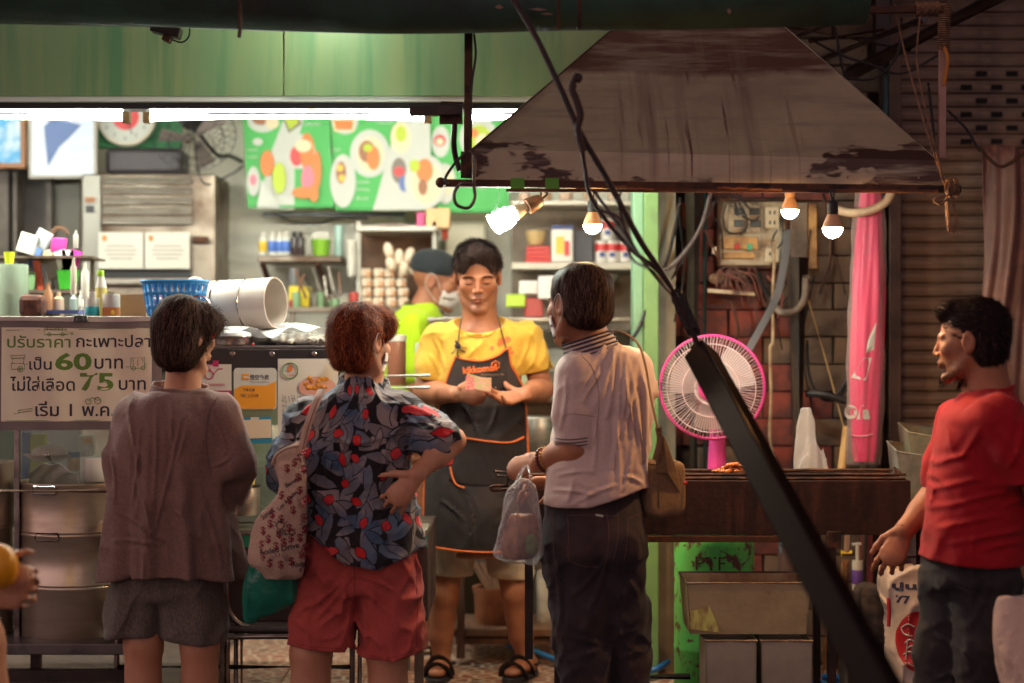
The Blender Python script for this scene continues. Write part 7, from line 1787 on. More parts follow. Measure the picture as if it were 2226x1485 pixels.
btx('ปรับราคา',15,154,756,729,BGR); btx('กะเพาะปลา',166,328,755,728,BNK); btx('เป็น',64,114,804,776,BNK); btx('60',121,200,805,767,BGR,.03); btx('บาท',206,267,802,779,BNK)
btx('ไม่ใส่เลือด',22,163,850,818,BNK); btx('75',174,247,850,811,BGR,.03); btx('บาท',258,318,848,826,BNK); btx('เริ่ม 1 พ.ค. นี้',77,286,905,872,BNK)
mb=MB()
def bl(pts,r=.0011): mb.tube([Vector(q) for q in banconf(np.array([tuple(P(a,b,DB)) for a,b in pts]))],r,4)
def bc(cx_,cy_,r_): bl([(cx_+r_*math.cos(t_),cy_+r_*math.sin(t_)) for t_ in [2*math.pi*k/14 for k in range(15)]])
bl([(13,718),(88,717)]); bl([(172,716),(325,713)]); bl([(14,915),(300,913)])
bl([(98,716),(98,727),(148,727),(144,713),(98,712),(98,716),(146,717)]); bc(108,727,3.5); bc(137,727,3.5); bc(157,725,2.5)
for k in range(5): bl([(104+8*k,713),(104+8*k,719)])
bl([(23,773),(55,772),(54,778),(24,779),(23,773)]); bl([(26,779),(26,790)]); bl([(52,779),(51,789)]); bl([(24,790),(52,790),(54,802),(25,803),(24,790)]); bc(44,803,6); bc(44,803,2.5); bl([(52,793),(60,791)])
bl([(285,779),(316,777),(315,800),(284,801),(285,779)]); bc(291,801,4); bc(312,800,4); bl([(274,798),(285,797)]); bl([(290,782),(290,795)]); bl([(300,782),(300,795)]); bl([(309,780),(319,795)])
bc(192,873,6); bc(213,871,7); bl([(192,873),(200,864),(213,871)]); bl([(205,866),(212,863),(220,874)]); bl([(40,892),(70,888),(70,893),(40,897),(40,892)]); bl([(32,900),(44,897)])
mb.build('line_drawings',BGR,bt_)
t=thing('binder_clip','black binder clip holding the banner to the cart','clip',P(175,700,5.91))
MB().prism([P(159,699,5.91),P(190,699,5.91),P(188,686,5.925),P(162,686,5.925)],(0,.014,0)).build('spring_body',M['black'],t,bevel=.001)
MB().tube([P(166,698,5.905),P(172,668,5.915),P(180,668,5.915),P(182,698,5.905)],.0012,6).build('wire_handle',M['chrome'],t)
MB().box((P(-60,0,6.0).x,5.945,P(0,700,5.95).z),(P(355,0,6.0).x,5.965,P(0,688,5.95).z)).build('banner_rail',M['steel'],bt_,bevel=.002)
# support frame below the banner
t=thing('cart_frame','steel tube frame carrying the stock pots under the banner','frame',(P(100,0,6.0).x,6.0,0))
MB().box((P(30,0,5.96).x,5.96,P(0,1420,5.96).z+.0),(P(42,0,5.96).x,5.98,P(0,700,5.96).z)).build('upright',M['chrome'],t,bevel=.003)
MB().tube([P(-60,1068,5.72),P(240,1067,5.72),P(330,1067,5.80)],.008,10).build('push_rail',mat('pale_rail',rgb(186,160,140),.35,.3,c2=rgb(150,120,100),scale=10),t,smooth=True)
MB().box((P(-80,0,5.9).x,5.80,P(0,1424,5.8).z),(P(300,0,5.9).x,6.35,P(0,1400,5.8).z)).build('low_shelf',mat('grey_shelf_steel',rgb(104,98,98),.4,.6,c2=rgb(76,70,72),scale=3,c3=rgb(60,50,50),s3=5),t,bevel=.004)
for a in (66,): MB().box((P(a,0,5.84).x,5.84,0),(P(a+20,0,5.84).x,5.87,P(0,1424,5.8).z)).build('leg',M['dark_steel'],t)
MB().box((P(-80,0,5.75).x,5.76,P(0,1485,5.76).z),(P(300,0,5.75).x,5.80,P(0,1458,5.76).z)).build('floor_rail',M['dark_steel'],t)
def bigpot(cxp,D,r,ytop,ybot,label,bands):
    zt_,zb_=P(0,ytop,D).z,P(0,ybot,D).z; c=V(P(cxp,0,D).x,D,zb_); h_=zt_-zb_
    t=thing('stock_pot',label,'pot',c,group='tall tiered stock pots under the banner')
    prof=[(r*.97,0),(r,.008)]; 
    for b_ in bands:
        zz=P(0,b_,D).z-zb_; prof+=[(r,zz-.012),(r*1.012,zz-.009),(r*1.012,zz-.003),(r,zz),(r*1.010,zz+.003),(r*1.010,zz+.008),(r,zz+.011)]
    prof=sorted(prof[:2],key=lambda q:q[1])+sorted(prof[2:],key=lambda q:q[1])
    prof+=[(r,h_-.01),(r*1.018,h_-.004),(r*1.015,h_),(r*.985,h_-.002),(r*.98,h_-.06),(r*.98,h_*.5)]
    MB().lathe(prof,c,n=56,cap=True).build('body',mat('pot_steel',rgb(206,190,170),.28,.72,c2=rgb(176,158,140),scale=3,stretch=(1,1,4),rvar=.08),t,smooth=True,ang=50)
    return t,c
t,c=bigpot(168,6.08,.190,1044,1386,'big tiered steel stock pot with handles under the banner',(1262,1150))
for (px,py) in ((102,1168),(96,1066)):
    a=P(px,py,5.89); w_,h_=.034,.012; MB().tube([a+V(-w_,0,h_),a+V(-w_*1.15,0,0),a+V(-w_,0,-h_),a+V(w_,-.004,-h_),a+V(w_*1.15,-.004,0),a+V(w_,-.004,h_)],.0032,6,closed=True).build('handle',M['chrome'],t,smooth=True)
MB().box(tuple(P(103,1255,5.902)),tuple(P(105,1170,5.902)+V(0,.001,0))).build('seam',M['dark_steel'],t)
t2,c2_=bigpot(-72,6.05,.150,1004,1382,'second steel stock pot cut off by the picture edge',(1262,1140))
MB().sheet(lambda u,v: tuple(P(62+108*u,1052-44*math.sin(u*2.2+.6)*(1-v)**.7+3*math.sin(u*17+v*5),5.98+.12*v+.006*math.sin(u*20+v*9))),26,8,.0012).build('plastic_bag',film('clear_film',(.88,.86,.84),.35,.15,.8,30),smooth=True,label='clear plastic film heaped over the rim of the big stock pot',cat='plastic film')
t=thing('ladle','steel ladle handle sticking out of the big stock pot','ladle',P(112,1010,6.15)); MB().tube([P(104,992,6.1),P(122,1018,6.1),P(132,1040,6.1)],.007,8).build('handle',M['chrome'],t,smooth=True); MB().sphere(P(102,990,6.1),.010).build('end',M['chrome'],t,smooth=True)
cyl('rice_tub',film('milky_plastic',(.86,.80,.74),.75,.35,.1,5),None,214,994,1045,6.2,.060,28,label='milky plastic tub on the stock pot, below the banner',cat='tub')
t=thing('sauce_jar','orange jar with a blue lid behind the stock pot','jar',P(160,1020,6.4)); cyl('body',pm('jar_orange',(200,150,104),.3),t,160,995,1022,6.45,.022); cyl('lid',pm('jar_blue',(40,104,170),.4),t,160,982,995,6.45,.022)
t=thing('bottle','clear bottle with a tan cap behind the milky tub','bottle',P(192,1010,6.4)); cyl('body',film('clear_jar2',(.8,.8,.76),.35),t,192,964,1010,6.45,.016); cyl('cap',pm('cap_tan',(206,160,90)),t,192,952,964,6.45,.016)
MB().sphere(P(108,985,6.4),.065,.05,.03,18,10).build('meat_tray',mat('rice_noodle',rgb(206,186,176),.5,c2=rgb(190,150,140),scale=30,bump=.8),smooth=True,label='pale heap of noodles on a pink dish inside the cart',cat='food')
MB().lathe([(.05,0),(.085,.022),(.088,.024),(.05,.004)],V(P(105,0,6.42).x,6.42,P(0,1002,6.42).z),n=26).build('dish',pm('pink_dish',(170,60,86),.3),smooth=True,label='pink dish under the pale noodles inside the cart',cat='dish')
for k,(a,b,c_) in enumerate(((0,28,(58,112,70)),(48,62,(60,90,160)),(66,96,(170,180,60)),(168,200,(190,196,190)),(240,300,(150,140,130)))):
    bx('crate' if k%2 else 'box',pm('case_item_%d'%k,c_),None,a,b,936+4*k,1040,6.62,.05,label=['dull green box inside the cart under the banner','blue box inside the cart beside the frame post','lime box inside the cart behind the noodles','white box inside the cart behind the jars','grey box inside the cart by the taupe tunic'][k],cat='box')
# chrome stools in front of the cart
def stool(px0,px1,D,label):
    t=thing('folding_chair',label,'chair',(P((px0+px1)/2,0,D).x,D,0),group='chrome tube chairs in front of the cart')
    a,b=P(px0,0,D).x,P(px1,0,D).x
    z1_=P(0,1385,D).z
    MB().tube(spline([V(a,D,.0),V(a,D,.25),V(a,D,z1_-.02),V(a+.02,D,z1_),V(b-.02,D,z1_),V(b,D,z1_-.02),V(b,D,.25),V(b,D,0)],6),.009,10).build('front_frame',M['chrome'],t,smooth=True)
    MB().tube([V(a,D+.3,.0),V(a,D+.3,z1_),V(b,D+.3,z1_),V(b,D+.3,0)],.009,10).build('rear_frame',M['chrome'],t,smooth=True)
    MB().tube([P(px0,1450,D),P(px1,1450,D)],.008,8).tube([V(a,D,.12),V(a,D+.3,.12)],.008,8).tube([V(b,D,.12),V(b,D+.3,.12)],.008,8).build('stretcher',M['chrome'],t,smooth=True)
    MB().box((a-.01,D,z1_+.009),(b+.01,D+.31,z1_+.03)).build('seat',pm('dark_vinyl_seat',(50,40,44),.5),t,bevel=.01)
    return t
stool(255,482,5.82,'chrome tube chair behind the legs of the woman in the taupe tunic')
stool(495,765,5.83,'chrome tube chair under the green plastic bag')
ch=thing('chair_back','curved chrome chair back leaning on the dark cart panel','chair',P(560,1380,5.9))
MB().tube(spline([P(490,1200,5.88),P(493,1290,5.88),P(505,1340,5.88),P(540,1364,5.88),P(600,1370,5.88),P(700,1370,5.88)]),.010,10).build('tube',M['chrome'],ch,smooth=True)

# ================================================================== on top of the cart
zr=P(0,704,6.28).z
MB().box((P(-200,0,6.3).x,6.16,zt+.0005),(P(352,0,6.2).x,6.74,zr)).build('riser_shelf',mat('riser_steel',rgb(120,110,104),.5,.3,c2=rgb(84,74,70),scale=4),bpy.data.objects['display_cart'])
t=thing('plastic_basket','bright blue slotted plastic basket on the cart top','basket',P(380,690,6.25))
BB=pm('basket_blue',(44,128,190),.35); D_=6.28
def bask(u,v):
    a=2*math.pi*u; n4=3.5; ca,sa=math.cos(a),math.sin(a); k=(abs(ca)**n4+abs(sa)**n4)**(-1/n4); w=.088+.022*v; return (P(381,0,D_).x+ca*k*w,D_+sa*k*w*.72,zr+.002+.142*v)
mb=MB(); NU,NV=64,12; 
g=[[bask(i/NU,j/NV) for j in range(NV+1)] for i in range(NU)]
b0=0; mb.v=[q for r_ in g for q in r_]; W_=NV+1
for i in range(NU):
    for j in range(NV):
        if (i%2 == 0) and j not in (0,4,8,11): continue
        mb.f.append((i*W_+j,((i+1)%NU)*W_+j,((i+1)%NU)*W_+j+1,i*W_+j+1))
bo=mb.build('slotted_wall',BB,t,smooth=True); sm=bo.modifiers.new('thickness','SOLIDIFY'); sm.thickness=.003
MB().tube([Vector(bask(k/60,1))+V(0,0,0) for k in range(60)],.0055,6,closed=True,flat=1.0).build('rim',BB,t,smooth=True)
MB().sheet(lambda u,v: (P(381,0,D_).x+(u-.5)*.16,D_+(v-.5)*.12,zr+.006),2,2,.003).build('base',BB,t)
rr=random.Random(9); mb=MB()
for k in range(26): mb.sphere(V(P(381,0,D_).x+rr.uniform(-.07,.07),D_+rr.uniform(-.05,.05),zr+.02+rr.random()*.085),.02,.016,.014,8,6)
mb.build('wrapped_contents',mat('pinkish_packets',rgb(206,170,176),.4,c2=rgb(150,120,140),scale=30),t,smooth=True)
MB().sphere(P(424,608,6.28),.024,.02,.010,14,8).build('crumpled_bag',film('clear_film',(.88,.86,.84),.35),smooth=True,label='crumpled clear bag on the rim of the blue basket',cat='plastic bag')
# white drum lying on its side with metal bands
t=thing('steamer_drum','whitish drum with thin metal bands lying on its side on the cart','drum',P(545,715,6.4))
a=P(450,664,6.42)+V(0,.05,0); b=P(603,659,6.42)+V(0,-.04,0); d=(b-a).normalized(); L_=(b-a).length; R0=.0865
DR=mat('drum_white',rgb(190,178,166),.5,c2=rgb(190,174,162),scale=5,c3=rgb(176,110,104),s3=5,lo3=.62,hi3=.8)
MB().lathe([(.0,0),(R0*.93,.0),(R0,.008),(R0,L_*.5),(R0*1.03,L_-.004),(R0*1.03,L_),(R0*.97,L_),(R0*.95,L_*.7),(R0*.95,L_*.35),(0,L_*.34)],a,d,n=48,cap=False).build('shell',DR,t,smooth=True,ang=50)
for f_ in (.18,.60): MB().lathe([(R0*1.002,-.0035),(R0*1.03,-.002),(R0*1.03,.002),(R0*1.002,.0035)],a+d*(L_*f_),d,n=48,cap=False).build('metal_band',M['chrome'],t,smooth=True)
# white packs of noodles / bags, tray with lid
t=thing('serving_tray','round stainless tray with a rim on the cart behind the woman in taupe','tray',P(505,745,6.25))
c=V(P(505,0,6.22).x,6.22,zt+.001); MB().lathe([(.060,0),(.068,.004),(.068,.026),(.074,.030),(.072,.032),(.064,.028),(.058,.008),(0,.006)],c,n=40,cap=False).build('body',M['chrome'],t,smooth=True,ang=60)
MB().lathe([(.066,.033),(.060,.044),(.03,.052),(0,.053)],c,n=40,cap=False).build('lid',film('tray_film',(.85,.86,.86),.5,.1,.6,30),t,smooth=True)
cyl('bottle_stopper',RDT,None,549,746,751,6.18,.006,label='tiny red stopper on the cart edge beside the tray',cat='stopper')
PKM=mat('white_pack',rgb(200,196,186),.3,c2=rgb(180,176,166),scale=14,bump=1.0,bscale=22,coat=.4)
def pack(cx_,D,w,dpt,h,seed,label,rot=0):
    def f(p):
        q=p-np.array((P(cx_,0,D).x,D,zt+h*.5)); c_,s_=math.cos(rot),math.sin(rot); x_=q[:,0]*c_+q[:,1]*s_; y_=-q[:,0]*s_+q[:,1]*c_
        k=(np.abs(x_/(w/2))**3+np.abs(y_/(dpt/2))**3+np.abs(q[:,2]/(h/2))**2)**(1/2.6)
        return (k-1)*h*.5-noise3(p*55,seed)*.004-ridge(p*28,seed+1)*.005
    return sdf_obj('noodle_pack',f,(P(cx_,0,D).x-w*.62,D-dpt*.62,zt-.002),(P(cx_,0,D).x+w*.62,D+dpt*.62,zt+h*1.3),.004,PKM)
for k,(px,D,w,dp,h_,lb) in enumerate(((572,6.42,.17,.14,.052,'crumpled white pack beside the drum on the cart'),(655,6.30,.20,.15,.040,'white plastic pack in the middle of the cart edge'),(690,6.30,.12,.14,.032,'small white pack nearest the auburn haired woman'),(610,6.50,.16,.10,.075,'tall clear wrapped pack behind the others on the cart'))):
    tag(pack(px,D,w,dp,h_,k*7,lb,(.1,-.15,.2,0)[k]),lb,'pack','white packs on the cart top')
GP=pm('green_pack_print',(60,150,90))
t=bpy.data.objects.get('noodle_pack.001')
bvk=bvh_of(t); cfk=lambda pts: np.array([tuple((bvk.ray_cast(Vector((p[0],p[1]-.3+0,p[2]+.3)),Vector((0,.7,-.7)))[0] or Vector(p))+Vector((0,-.001,.001))) for p in pts])
lettering('ขนมจีน',V(P(640,0,6.25).x,6.26,zt+.03),X1,(0,.6,.8),.07,.02,GP,t,bold=.02,conform=cfk)
MB().sheet(lambda u,v: (P(470+250*u,0,6.35).x,6.22+.25*v,zt+.034+.016*math.sin(u*9+v*3)+.012*math.sin(u*21+v*13)+.02*math.sin(u*3.1)),50,14,.0012).build('plastic_sheet',film('clear_film',(.88,.86,.84),.35),smooth=True,label='clear plastic sheet crumpled over the white packs',cat='plastic sheet')
# bottles and clutter on the far end of the cart
t=thing('sauce_bottle','squeeze bottle with a teal label, nearest the binder clip','bottle',P(201,690,6.3)); cyl('body',M['white'],t,201,648,690,6.3,.023); cyl('label',pm('teal_label',(20,150,160)),t,201,666,686,6.3,.0235); cyl('neck',M['white'],t,201,634,648,6.3,.012)
t=thing('sauce_bottle','tall oil bottle with a lime cap behind the teal labelled bottle','bottle',P(218,690,6.4)); cyl('body',pm('oil',(206,190,110),.2),t,220,626,690,6.4,.020); cyl('shoulder',M['white'],t,220,600,626,6.4,.020,prof=[(1,0),(.5,1)]); cyl('cap',pm('lime_cap',(160,206,40)),t,219,588,601,6.4,.012)
t=thing('sauce_bottle','bottle with an orange label and yellow emblem beside the basket','bottle',P(240,690,6.3)); cyl('body',M['white'],t,242,640,690,6.3,.030); cyl('label',pm('orange_label',(196,120,60)),t,242,668,688,6.3,.0305); MB().sphere(P(245,680,6.268),.008,.002,.008).build('emblem',YE,t)
bx('cardboard',mat('kraft',rgb(190,156,112),.7,c2=rgb(170,136,96),scale=4),None,262,318,640,690,6.45,.04,label='bent brown cardboard leaning beside the blue basket',cat='cardboard')
t=thing('bucket','bright green bucket with rolled papers on the sauce shelf','bucket',P(148,628,6.8)); a=V(P(148,0,6.8).x,6.8,P(0,629,6.8).z)
MB().lathe([(.030,0),(.042,.066),(.044,.070),(.038,.066),(.028,.004)],a,n=22).build('shell',pm('bucket_green',(64,180,50),.35),t,smooth=True)
for k,(dx,c_) in enumerate(((-.02,(226,226,220)),(.0,(214,214,206)),(.02,(200,60,150)))): MB().obox(a+V(dx,0,.10),.022,.003,.045,Matrix.Rotation(-.3+.3*k,3,'Y')).build('paper',pm('bucket_paper_%d'%k,c_),t)
t=thing('utensil_jar','ribbed glass jar of utensils at the picture edge','jar',P(30,690,6.6)); cyl('body',film('green_glass',(.36,.46,.34),.6,.15,.3,20),t,28,575,690,6.6,.055,22)
cyl('cup',pm('lime_cup',(196,206,40)),None,20,548,578,6.62,.02,prof=[(.7,0),(1,1)],label='lime coloured cup on the glass jar',cat='cup')
rr=random.Random(21); cols=[(190,185,172),(160,166,170),(110,146,100),(186,80,54),(190,54,132),(200,196,186),(150,110,80),(90,120,170),(206,196,150)]
labs=['white packet','silver packet','pale green packet','orange red bottle','magenta packet','white folded paper','brown pouch','blue packet','tan pouch']
for k,(px,py,w,h_,rt) in enumerate(((60,530,40,44,.3),(92,520,34,40,.5),(60,620,30,60,.1),(84,600,16,70,-.15),(128,534,34,34,.1),(122,585,44,40,-.3),(42,650,26,50,.2),(76,560,22,50,.4),(96,560,40,30,-.2))):
    MB().obox(P(px,py,6.75+.02*k),w*.0017*.5,.008,h_*.0017*.5,Matrix.Rotation(rt,3,'Y')).build('packet',pm('packet_colour_%d'%k,cols[k]),label=labs[k]+' in the pile of kitchen things above the banner',cat='packet',bevel=.004)
for k,(px,py,w,h_) in enumerate(((160,600,14,80),(185,610,18,80),(165,520,12,40),(105,640,22,50),(128,655,24,40),(160,660,18,50),(176,655,14,48))):
    t=cyl('bottle',pm('clutter_bottle_%d'%k,[(176,168,152),(190,186,174),(160,156,146),(140,96,64),(186,160,130),(140,156,146),(180,176,166)][k],.25),None,px,py-h_/2,688 if py > 620 else py+h_/2,6.5+.03*k,w*.0008,14,prof=[(1,0),(1,.72),(.45,.82),(.4,1)],label=['tall cream bottle','tall white carton bottle','grey small bottle','brown sauce bottle','caramel bottle','grey green jar','white jar'][k]+' in the crowd above the banner',cat='bottle')
bx('tray',pm('blue_tray',(90,110,180)),None,78,170,674,682,6.5,.1,label='thin blue tray under the sauce jars',cat='tray')
bx('basket',mat('wicker',rgb(104,60,44),.8,c2=rgb(60,38,34),scale=40,bump=.8),None,38,92,640,690,6.42,.08,label='dark brown wicker basket above the banner',cat='basket',bevel=.02)
t=thing('sauce_shelf','raised metal shelf carrying the green bucket and packets','shelf',P(90,630,6.9)); bx('board',M['steel_worn'],t,-80,210,630,637,6.7,.3); bx('board',M['steel_worn'],t,-80,190,556,561,6.75,.3); bx('leg',M['steel_worn'],t,196,204,556,752,6.95,.02); bx('leg',M['steel_worn'],t,-60,-52,556,752,6.95,.02)
bh_=MB().tube([P(130+17*math.cos(a),512-17*math.sin(a),7.2) for a in [math.pi*k/14 for k in range(15)]],.008,6).build('cane_loop',M['wood'],smooth=True,label='curved cane loop rising above the packets',cat='cane loop')
# ================================================================== charcoal grill and what stands round it
GD=5.80; gz=P(0,1045,GD).z; gb=P(0,1163,GD).z; gx0,gx1=P(1128,0,GD).x,P(1980,0,GD).x; gy1=GD+.30
g=thing('charcoal_grill','long burnt iron trough grill under the smoke hood','grill',((gx0+gx1)/2,GD,0))
MB().box((gx0,GD,gb),(gx1,GD+.006,gz)).build('front_wall',M['grill'],g,bevel=.002)
MB().box((gx0,gy1-.006,gb),(gx1,gy1,gz)).build('rear_wall',M['grill'],g,bevel=.002)
MB().box((gx0,GD+.0065,gb),(gx0+.006,gy1-.0065,gz)).build('end_wall',M['grill'],g)
MB().box((gx1-.006,GD+.0065,gb),(gx1,gy1-.0065,gz)).build('end_wall',M['grill'],g)
MB().box((gx0,GD+.0065,gb),(gx1,gy1-.0065,gb+.006)).build('bottom',M['grill'],g)
COAL=mat('charcoal',rgb(30,26,26),.9,c2=rgb(110,100,96),scale=40,bump=1)
q=MB(); rr=random.Random(2)
for k in range(150): q.sphere((rr.uniform(gx0+.03,gx1-.03),rr.uniform(GD+.03,gy1-.03),gz-.06+rr.uniform(-.01,.012)),.018,.014,.012,6,4,Matrix.Rotation(rr.random()*3,3,'Z'))
q.build('charcoal_bed',COAL,g,kind='stuff')
for (y_,dz) in ((GD+.012,.006),(GD+.05,.016),(gy1-.05,.016),(gy1-.012,.008)):
    MB().tube(wavy((gx0-.03,y_,gz+dz),(gx1-.015+.01*(dz>.01),y_,gz+dz),24,.0012,int(y_*100)),.005,7).build('rod',M['rust'],g,smooth=True)
for k in range(5): MB().tube([V(gx1-.035+.008*k,GD+.02+.05*k,gz-.0),V(gx1-.03+.006*k,GD+.02+.05*k,gz+.028)],.005,6).build('rod_stop',M['rust'],g)
MB().box((gx0-.02,GD-.012,gb-.022),(P(1712,0,GD).x,GD+.02,gb-.002)).build('frame_rail',M['rust'],g,bevel=.002)
MB().box((gx0-.02,gy1-.02,gb-.022),(gx1-.2,gy1+.01,gb-.002)).build('frame_rail',M['rust'],g,bevel=.002)
for px in (1142,1206,1800):
    MB().box((P(px,0,GD).x-.002,GD-.014,0 if px != 1142 else .4),(P(px,0,GD).x+.024,GD+.010,gb-.0225 if px != 1800 else gb)).build('leg',M['dark_steel'],g,bevel=.002)
MB().box((P(1800,0,GD).x,gy1-.02,0),(P(1800,0,GD).x+.024,gy1+.004,gb-.023)).build('leg',M['dark_steel'],g,bevel=.002)
MB().box((P(1796,0,GD).x,GD-.02,gb-.04),(P(1826,0,GD).x,GD+.01,gb+.012)).build('bracket',M['rust'],g,bevel=.002)
MB().tube([P(1206,1475,5.8),P(1500,1470,5.8)],.011,8).build('low_bar',M['dark_steel'],g,smooth=True)
# loops at the near end of the rods
for (a,b,c_,d_) in ((1074,1025,1130,1026),(1078,1034,1128,1036)): MB().tube([P(a,b,5.72),P(c_,d_,5.80)],.0055,7).build('rod_end',M['rust'],g,smooth=True)
MB().tube(spline([P(1128,1060,5.75),P(1098,1064,5.72),P(1072,1066,5.72),P(1068,1058,5.72),P(1084,1056,5.72),P(1128,1058,5.76)]),.005,7).build('rod_end',M['rust'],g,smooth=True)
MB().tube([P(1104,1016,5.73),P(1106,1080,5.73)],.006,7).tube([P(1120,1018,5.76),P(1118,1076,5.76)],.005,7).build('cross_rod',M['rust'],g,smooth=True)
# grilled skewers
SKW=mat('grilled_meat',rgb(196,110,40),.35,c2=rgb(104,48,22),scale=60,bump=.9,bscale=70,coat=.3)
t=thing('skewer_pile','small heap of golden grilled skewers on the rods of the grill','food',P(1595,1030,5.95))
for k in range(12):
    c0=P(1568+k*5.2,1026-(8 if 3 < k < 9 else 0)-(6 if 4 < k < 8 else 0),5.90+.02*(k%3)); q=MB()
    for j in range(4): q.sphere(c0+V(.012*(j-1.5)*(1 if k%2 else -1),.012*j,.003*math.sin(j*2+k)),.011,.010,.0075,8,6)
    q.build('skewer',SKW,t,smooth=True)

# pink standing fan
FD=6.47; fc=P(1548,842,FD); fan=thing('pedestal_fan','pink fan with a round white wire cage standing behind the grill','fan',V(fc.x,FD,FL))
PKP=mat('fan_pink',rgb(222,70,150),.35,c2=rgb(206,60,136),scale=6); CG=pm('cage_wire',(214,190,196),.35)
fn=Vector((-.18,-1,-.06)).normalized(); fx,fy,_=frame(fn); RR=.182
ring=lambda r_,o_: [fc+fn*o_+(fx*math.cos(a)+fy*math.sin(a))*r_ for a in [2*math.pi*k/64 for k in range(64)]]
MB().tube(ring(RR,0),.0055,8,closed=True).build('outer_ring',PKP,fan,smooth=True)
q=MB()
for k in range(96):
    a=2*math.pi*k/96; e=fx*math.cos(a)+fy*math.sin(a); e2=fx*math.cos(a+.05)+fy*math.sin(a+.05)
    q.tube([fc+fn*.052+e*.045,fc+fn*.055+e2*.10,fc+fn*.042+e2*.155,fc+fn*.0+e2*RR],.00085,4,cap=False)
q.build('front_wires',CG,fan,kind='stuff')
q=MB()
for k in range(64):
    a=2*math.pi*k/64; e=fx*math.cos(a)+fy*math.sin(a)
    q.tube([fc-fn*.05+e*.04,fc-fn*.055+e*.11,fc-fn*.03+e*.16,fc+e*RR],.0008,4,cap=False)
q.build('rear_wires',CG,fan,kind='stuff')
for r_,o_ in ((.155,.043),(.10,.056)): MB().tube(ring(r_,o_),.0018,6,closed=True).build('cage_ring',CG,fan,smooth=True)
MB().lathe([(.0,.063),(.02,.062),(.040,.058),(.046,.050),(.046,.046)],fc,fn,n=32).build('hub_cap',PKP,fan,smooth=True)
MB().tube(ring(.056,.053),.003,6,closed=True).build('hub_ring',CG,fan,smooth=True)
BLD=film('fan_blade_plastic',(.70,.62,.64),.45,.3,.1,4)
for k in range(3):
    a=2*math.pi*k/3+.4; mk=lambda u,v,a=a: fc+(fx*math.cos(a+(v-.5)*1.5*(1-.25*u))+fy*math.sin(a+(v-.5)*1.5*(1-.25*u)))*(.03+.12*u)+fn*(.018*(v-.5)*2)
    MB().sheet(mk,10,10,.002).build('blade',BLD,fan,smooth=True)
MB().lathe([(.0,0),(.035,.0),(.045,.02),(.05,.08),(.03,.11),(0,.115)],fc-fn*.05,-fn,n=24).build('motor',PKP,fan,smooth=True)
cs=V(P(1566,0,FD+.10).x,FD+.10,0)
q=MB()
def trunk(u,v):
    a=2*math.pi*u; z_=fc.z-.05-(fc.z-.05-FL)*v; r_=np.interp(v,[0,.12,.22,.95,1],[.018,.026,.034,.05,.15]); return (cs.x-.012+.03*(v<.2)*0+math.cos(a)*r_,cs.y+math.sin(a)*r_,z_)
q.sheet(trunk,24,40).build('stand',PKP,fan,smooth=True)

# ------------------------------------------------------------------ wall fittings
OLDW=mat('sooty_white',rgb(196,184,160),.55,c2=rgb(150,110,70),scale=12,c3=rgb(56,44,38),s3=14,lo3=.52,hi3=.64,bump=.3)
OLDY=mat('sooty_yellow',rgb(196,150,90),.55,c2=rgb(120,80,50),scale=14,bump=.3)
eb=thing('electrical_box','grimy open electrical box with breakers and sockets on the brick wall','electrical box',P(1640,585,7.05))
bx('back_plate',OLDW,eb,1563,1712,436,580,7.06,.04,bevel=.004)
for a,b,c_,d_ in ((1560,1566,432,584),(1708,1714,432,584),(1560,1714,430,438),(1560,1714,576,584)): bx('rim',M['rust'],eb,a,b,c_,d_,7.03,.06,bevel=.002)
bx('breaker_panel',OLDW,eb,1583,1654,442,506,7.035,.02,bevel=.003)
for (a,b) in ((1596,452),(1596,478),(1630,452),(1632,478)):
    bx('breaker',M['black'],eb,a,a+22,b,b+15,7.02,.015,bevel=.002)
for (a,b) in ((1664,450),(1664,540)): 
    o=bx('socket_plate',pm('socket_plate',(206,190,160)),eb,a,a+30,b,b+(46 if b < 500 else 30),7.03,.02,bevel=.003)
    for k in range(2 if b < 500 else 1):
        for dx in (8,18): bx('socket_slot',M['black'],o,a+dx,a+dx+4,b+8+22*k,b+16+22*k,7.0285,.001)
bx('switch_box',OLDY,eb,1573,1648,515,542,7.02,.03,bevel=.003); bx('switch_box',OLDY,eb,1573,1640,548,562,7.025,.03,bevel=.003)
MB().lathe([(.0,.008),(.011,.006),(.012,0)],P(1602,536,7.02)+V(0,0,.0),(0,-1,0),n=14).build('red_button',pm('red_button',(190,50,40)),eb,smooth=True)
bx('green_switch',pm('teal_switch',(40,150,110)),eb,1624,1636,530,544,7.012,.008,bevel=.001)
bx('door',mat('box_door',rgb(128,112,96),.5,.3,c2=rgb(84,66,56),scale=6,bump=.3),eb,1718,1756,440,586,6.98,.012,bevel=.003); bx('door_edge',OLDY,eb,1757,1776,443,584,6.985,.05,bevel=.002)
bx('mount_tab',M['steel_worn'],eb,1548,1560,536,552,7.05,.01)
q=MB()
for k,pts in enumerate(([(1580,440),(1572,470),(1578,500),(1600,508),(1622,498),(1622,470),(1606,440)],[(1600,420),(1625,448),(1640,462)],[(1612,470),(1640,480),(1650,470)],[(1590,420),(1600,445),(1604,470)],[(1690,500),(1680,520),(1684,545)],[(1700,470),(1702,520),(1690,540)],[(1555,470),(1566,500),(1572,515)])):
    q.tube(spline([P(a,b,7.0-.01*(k%3)) for a,b in pts]),.004,6)
q.build('wiring',M['blackrub'],eb,smooth=True)
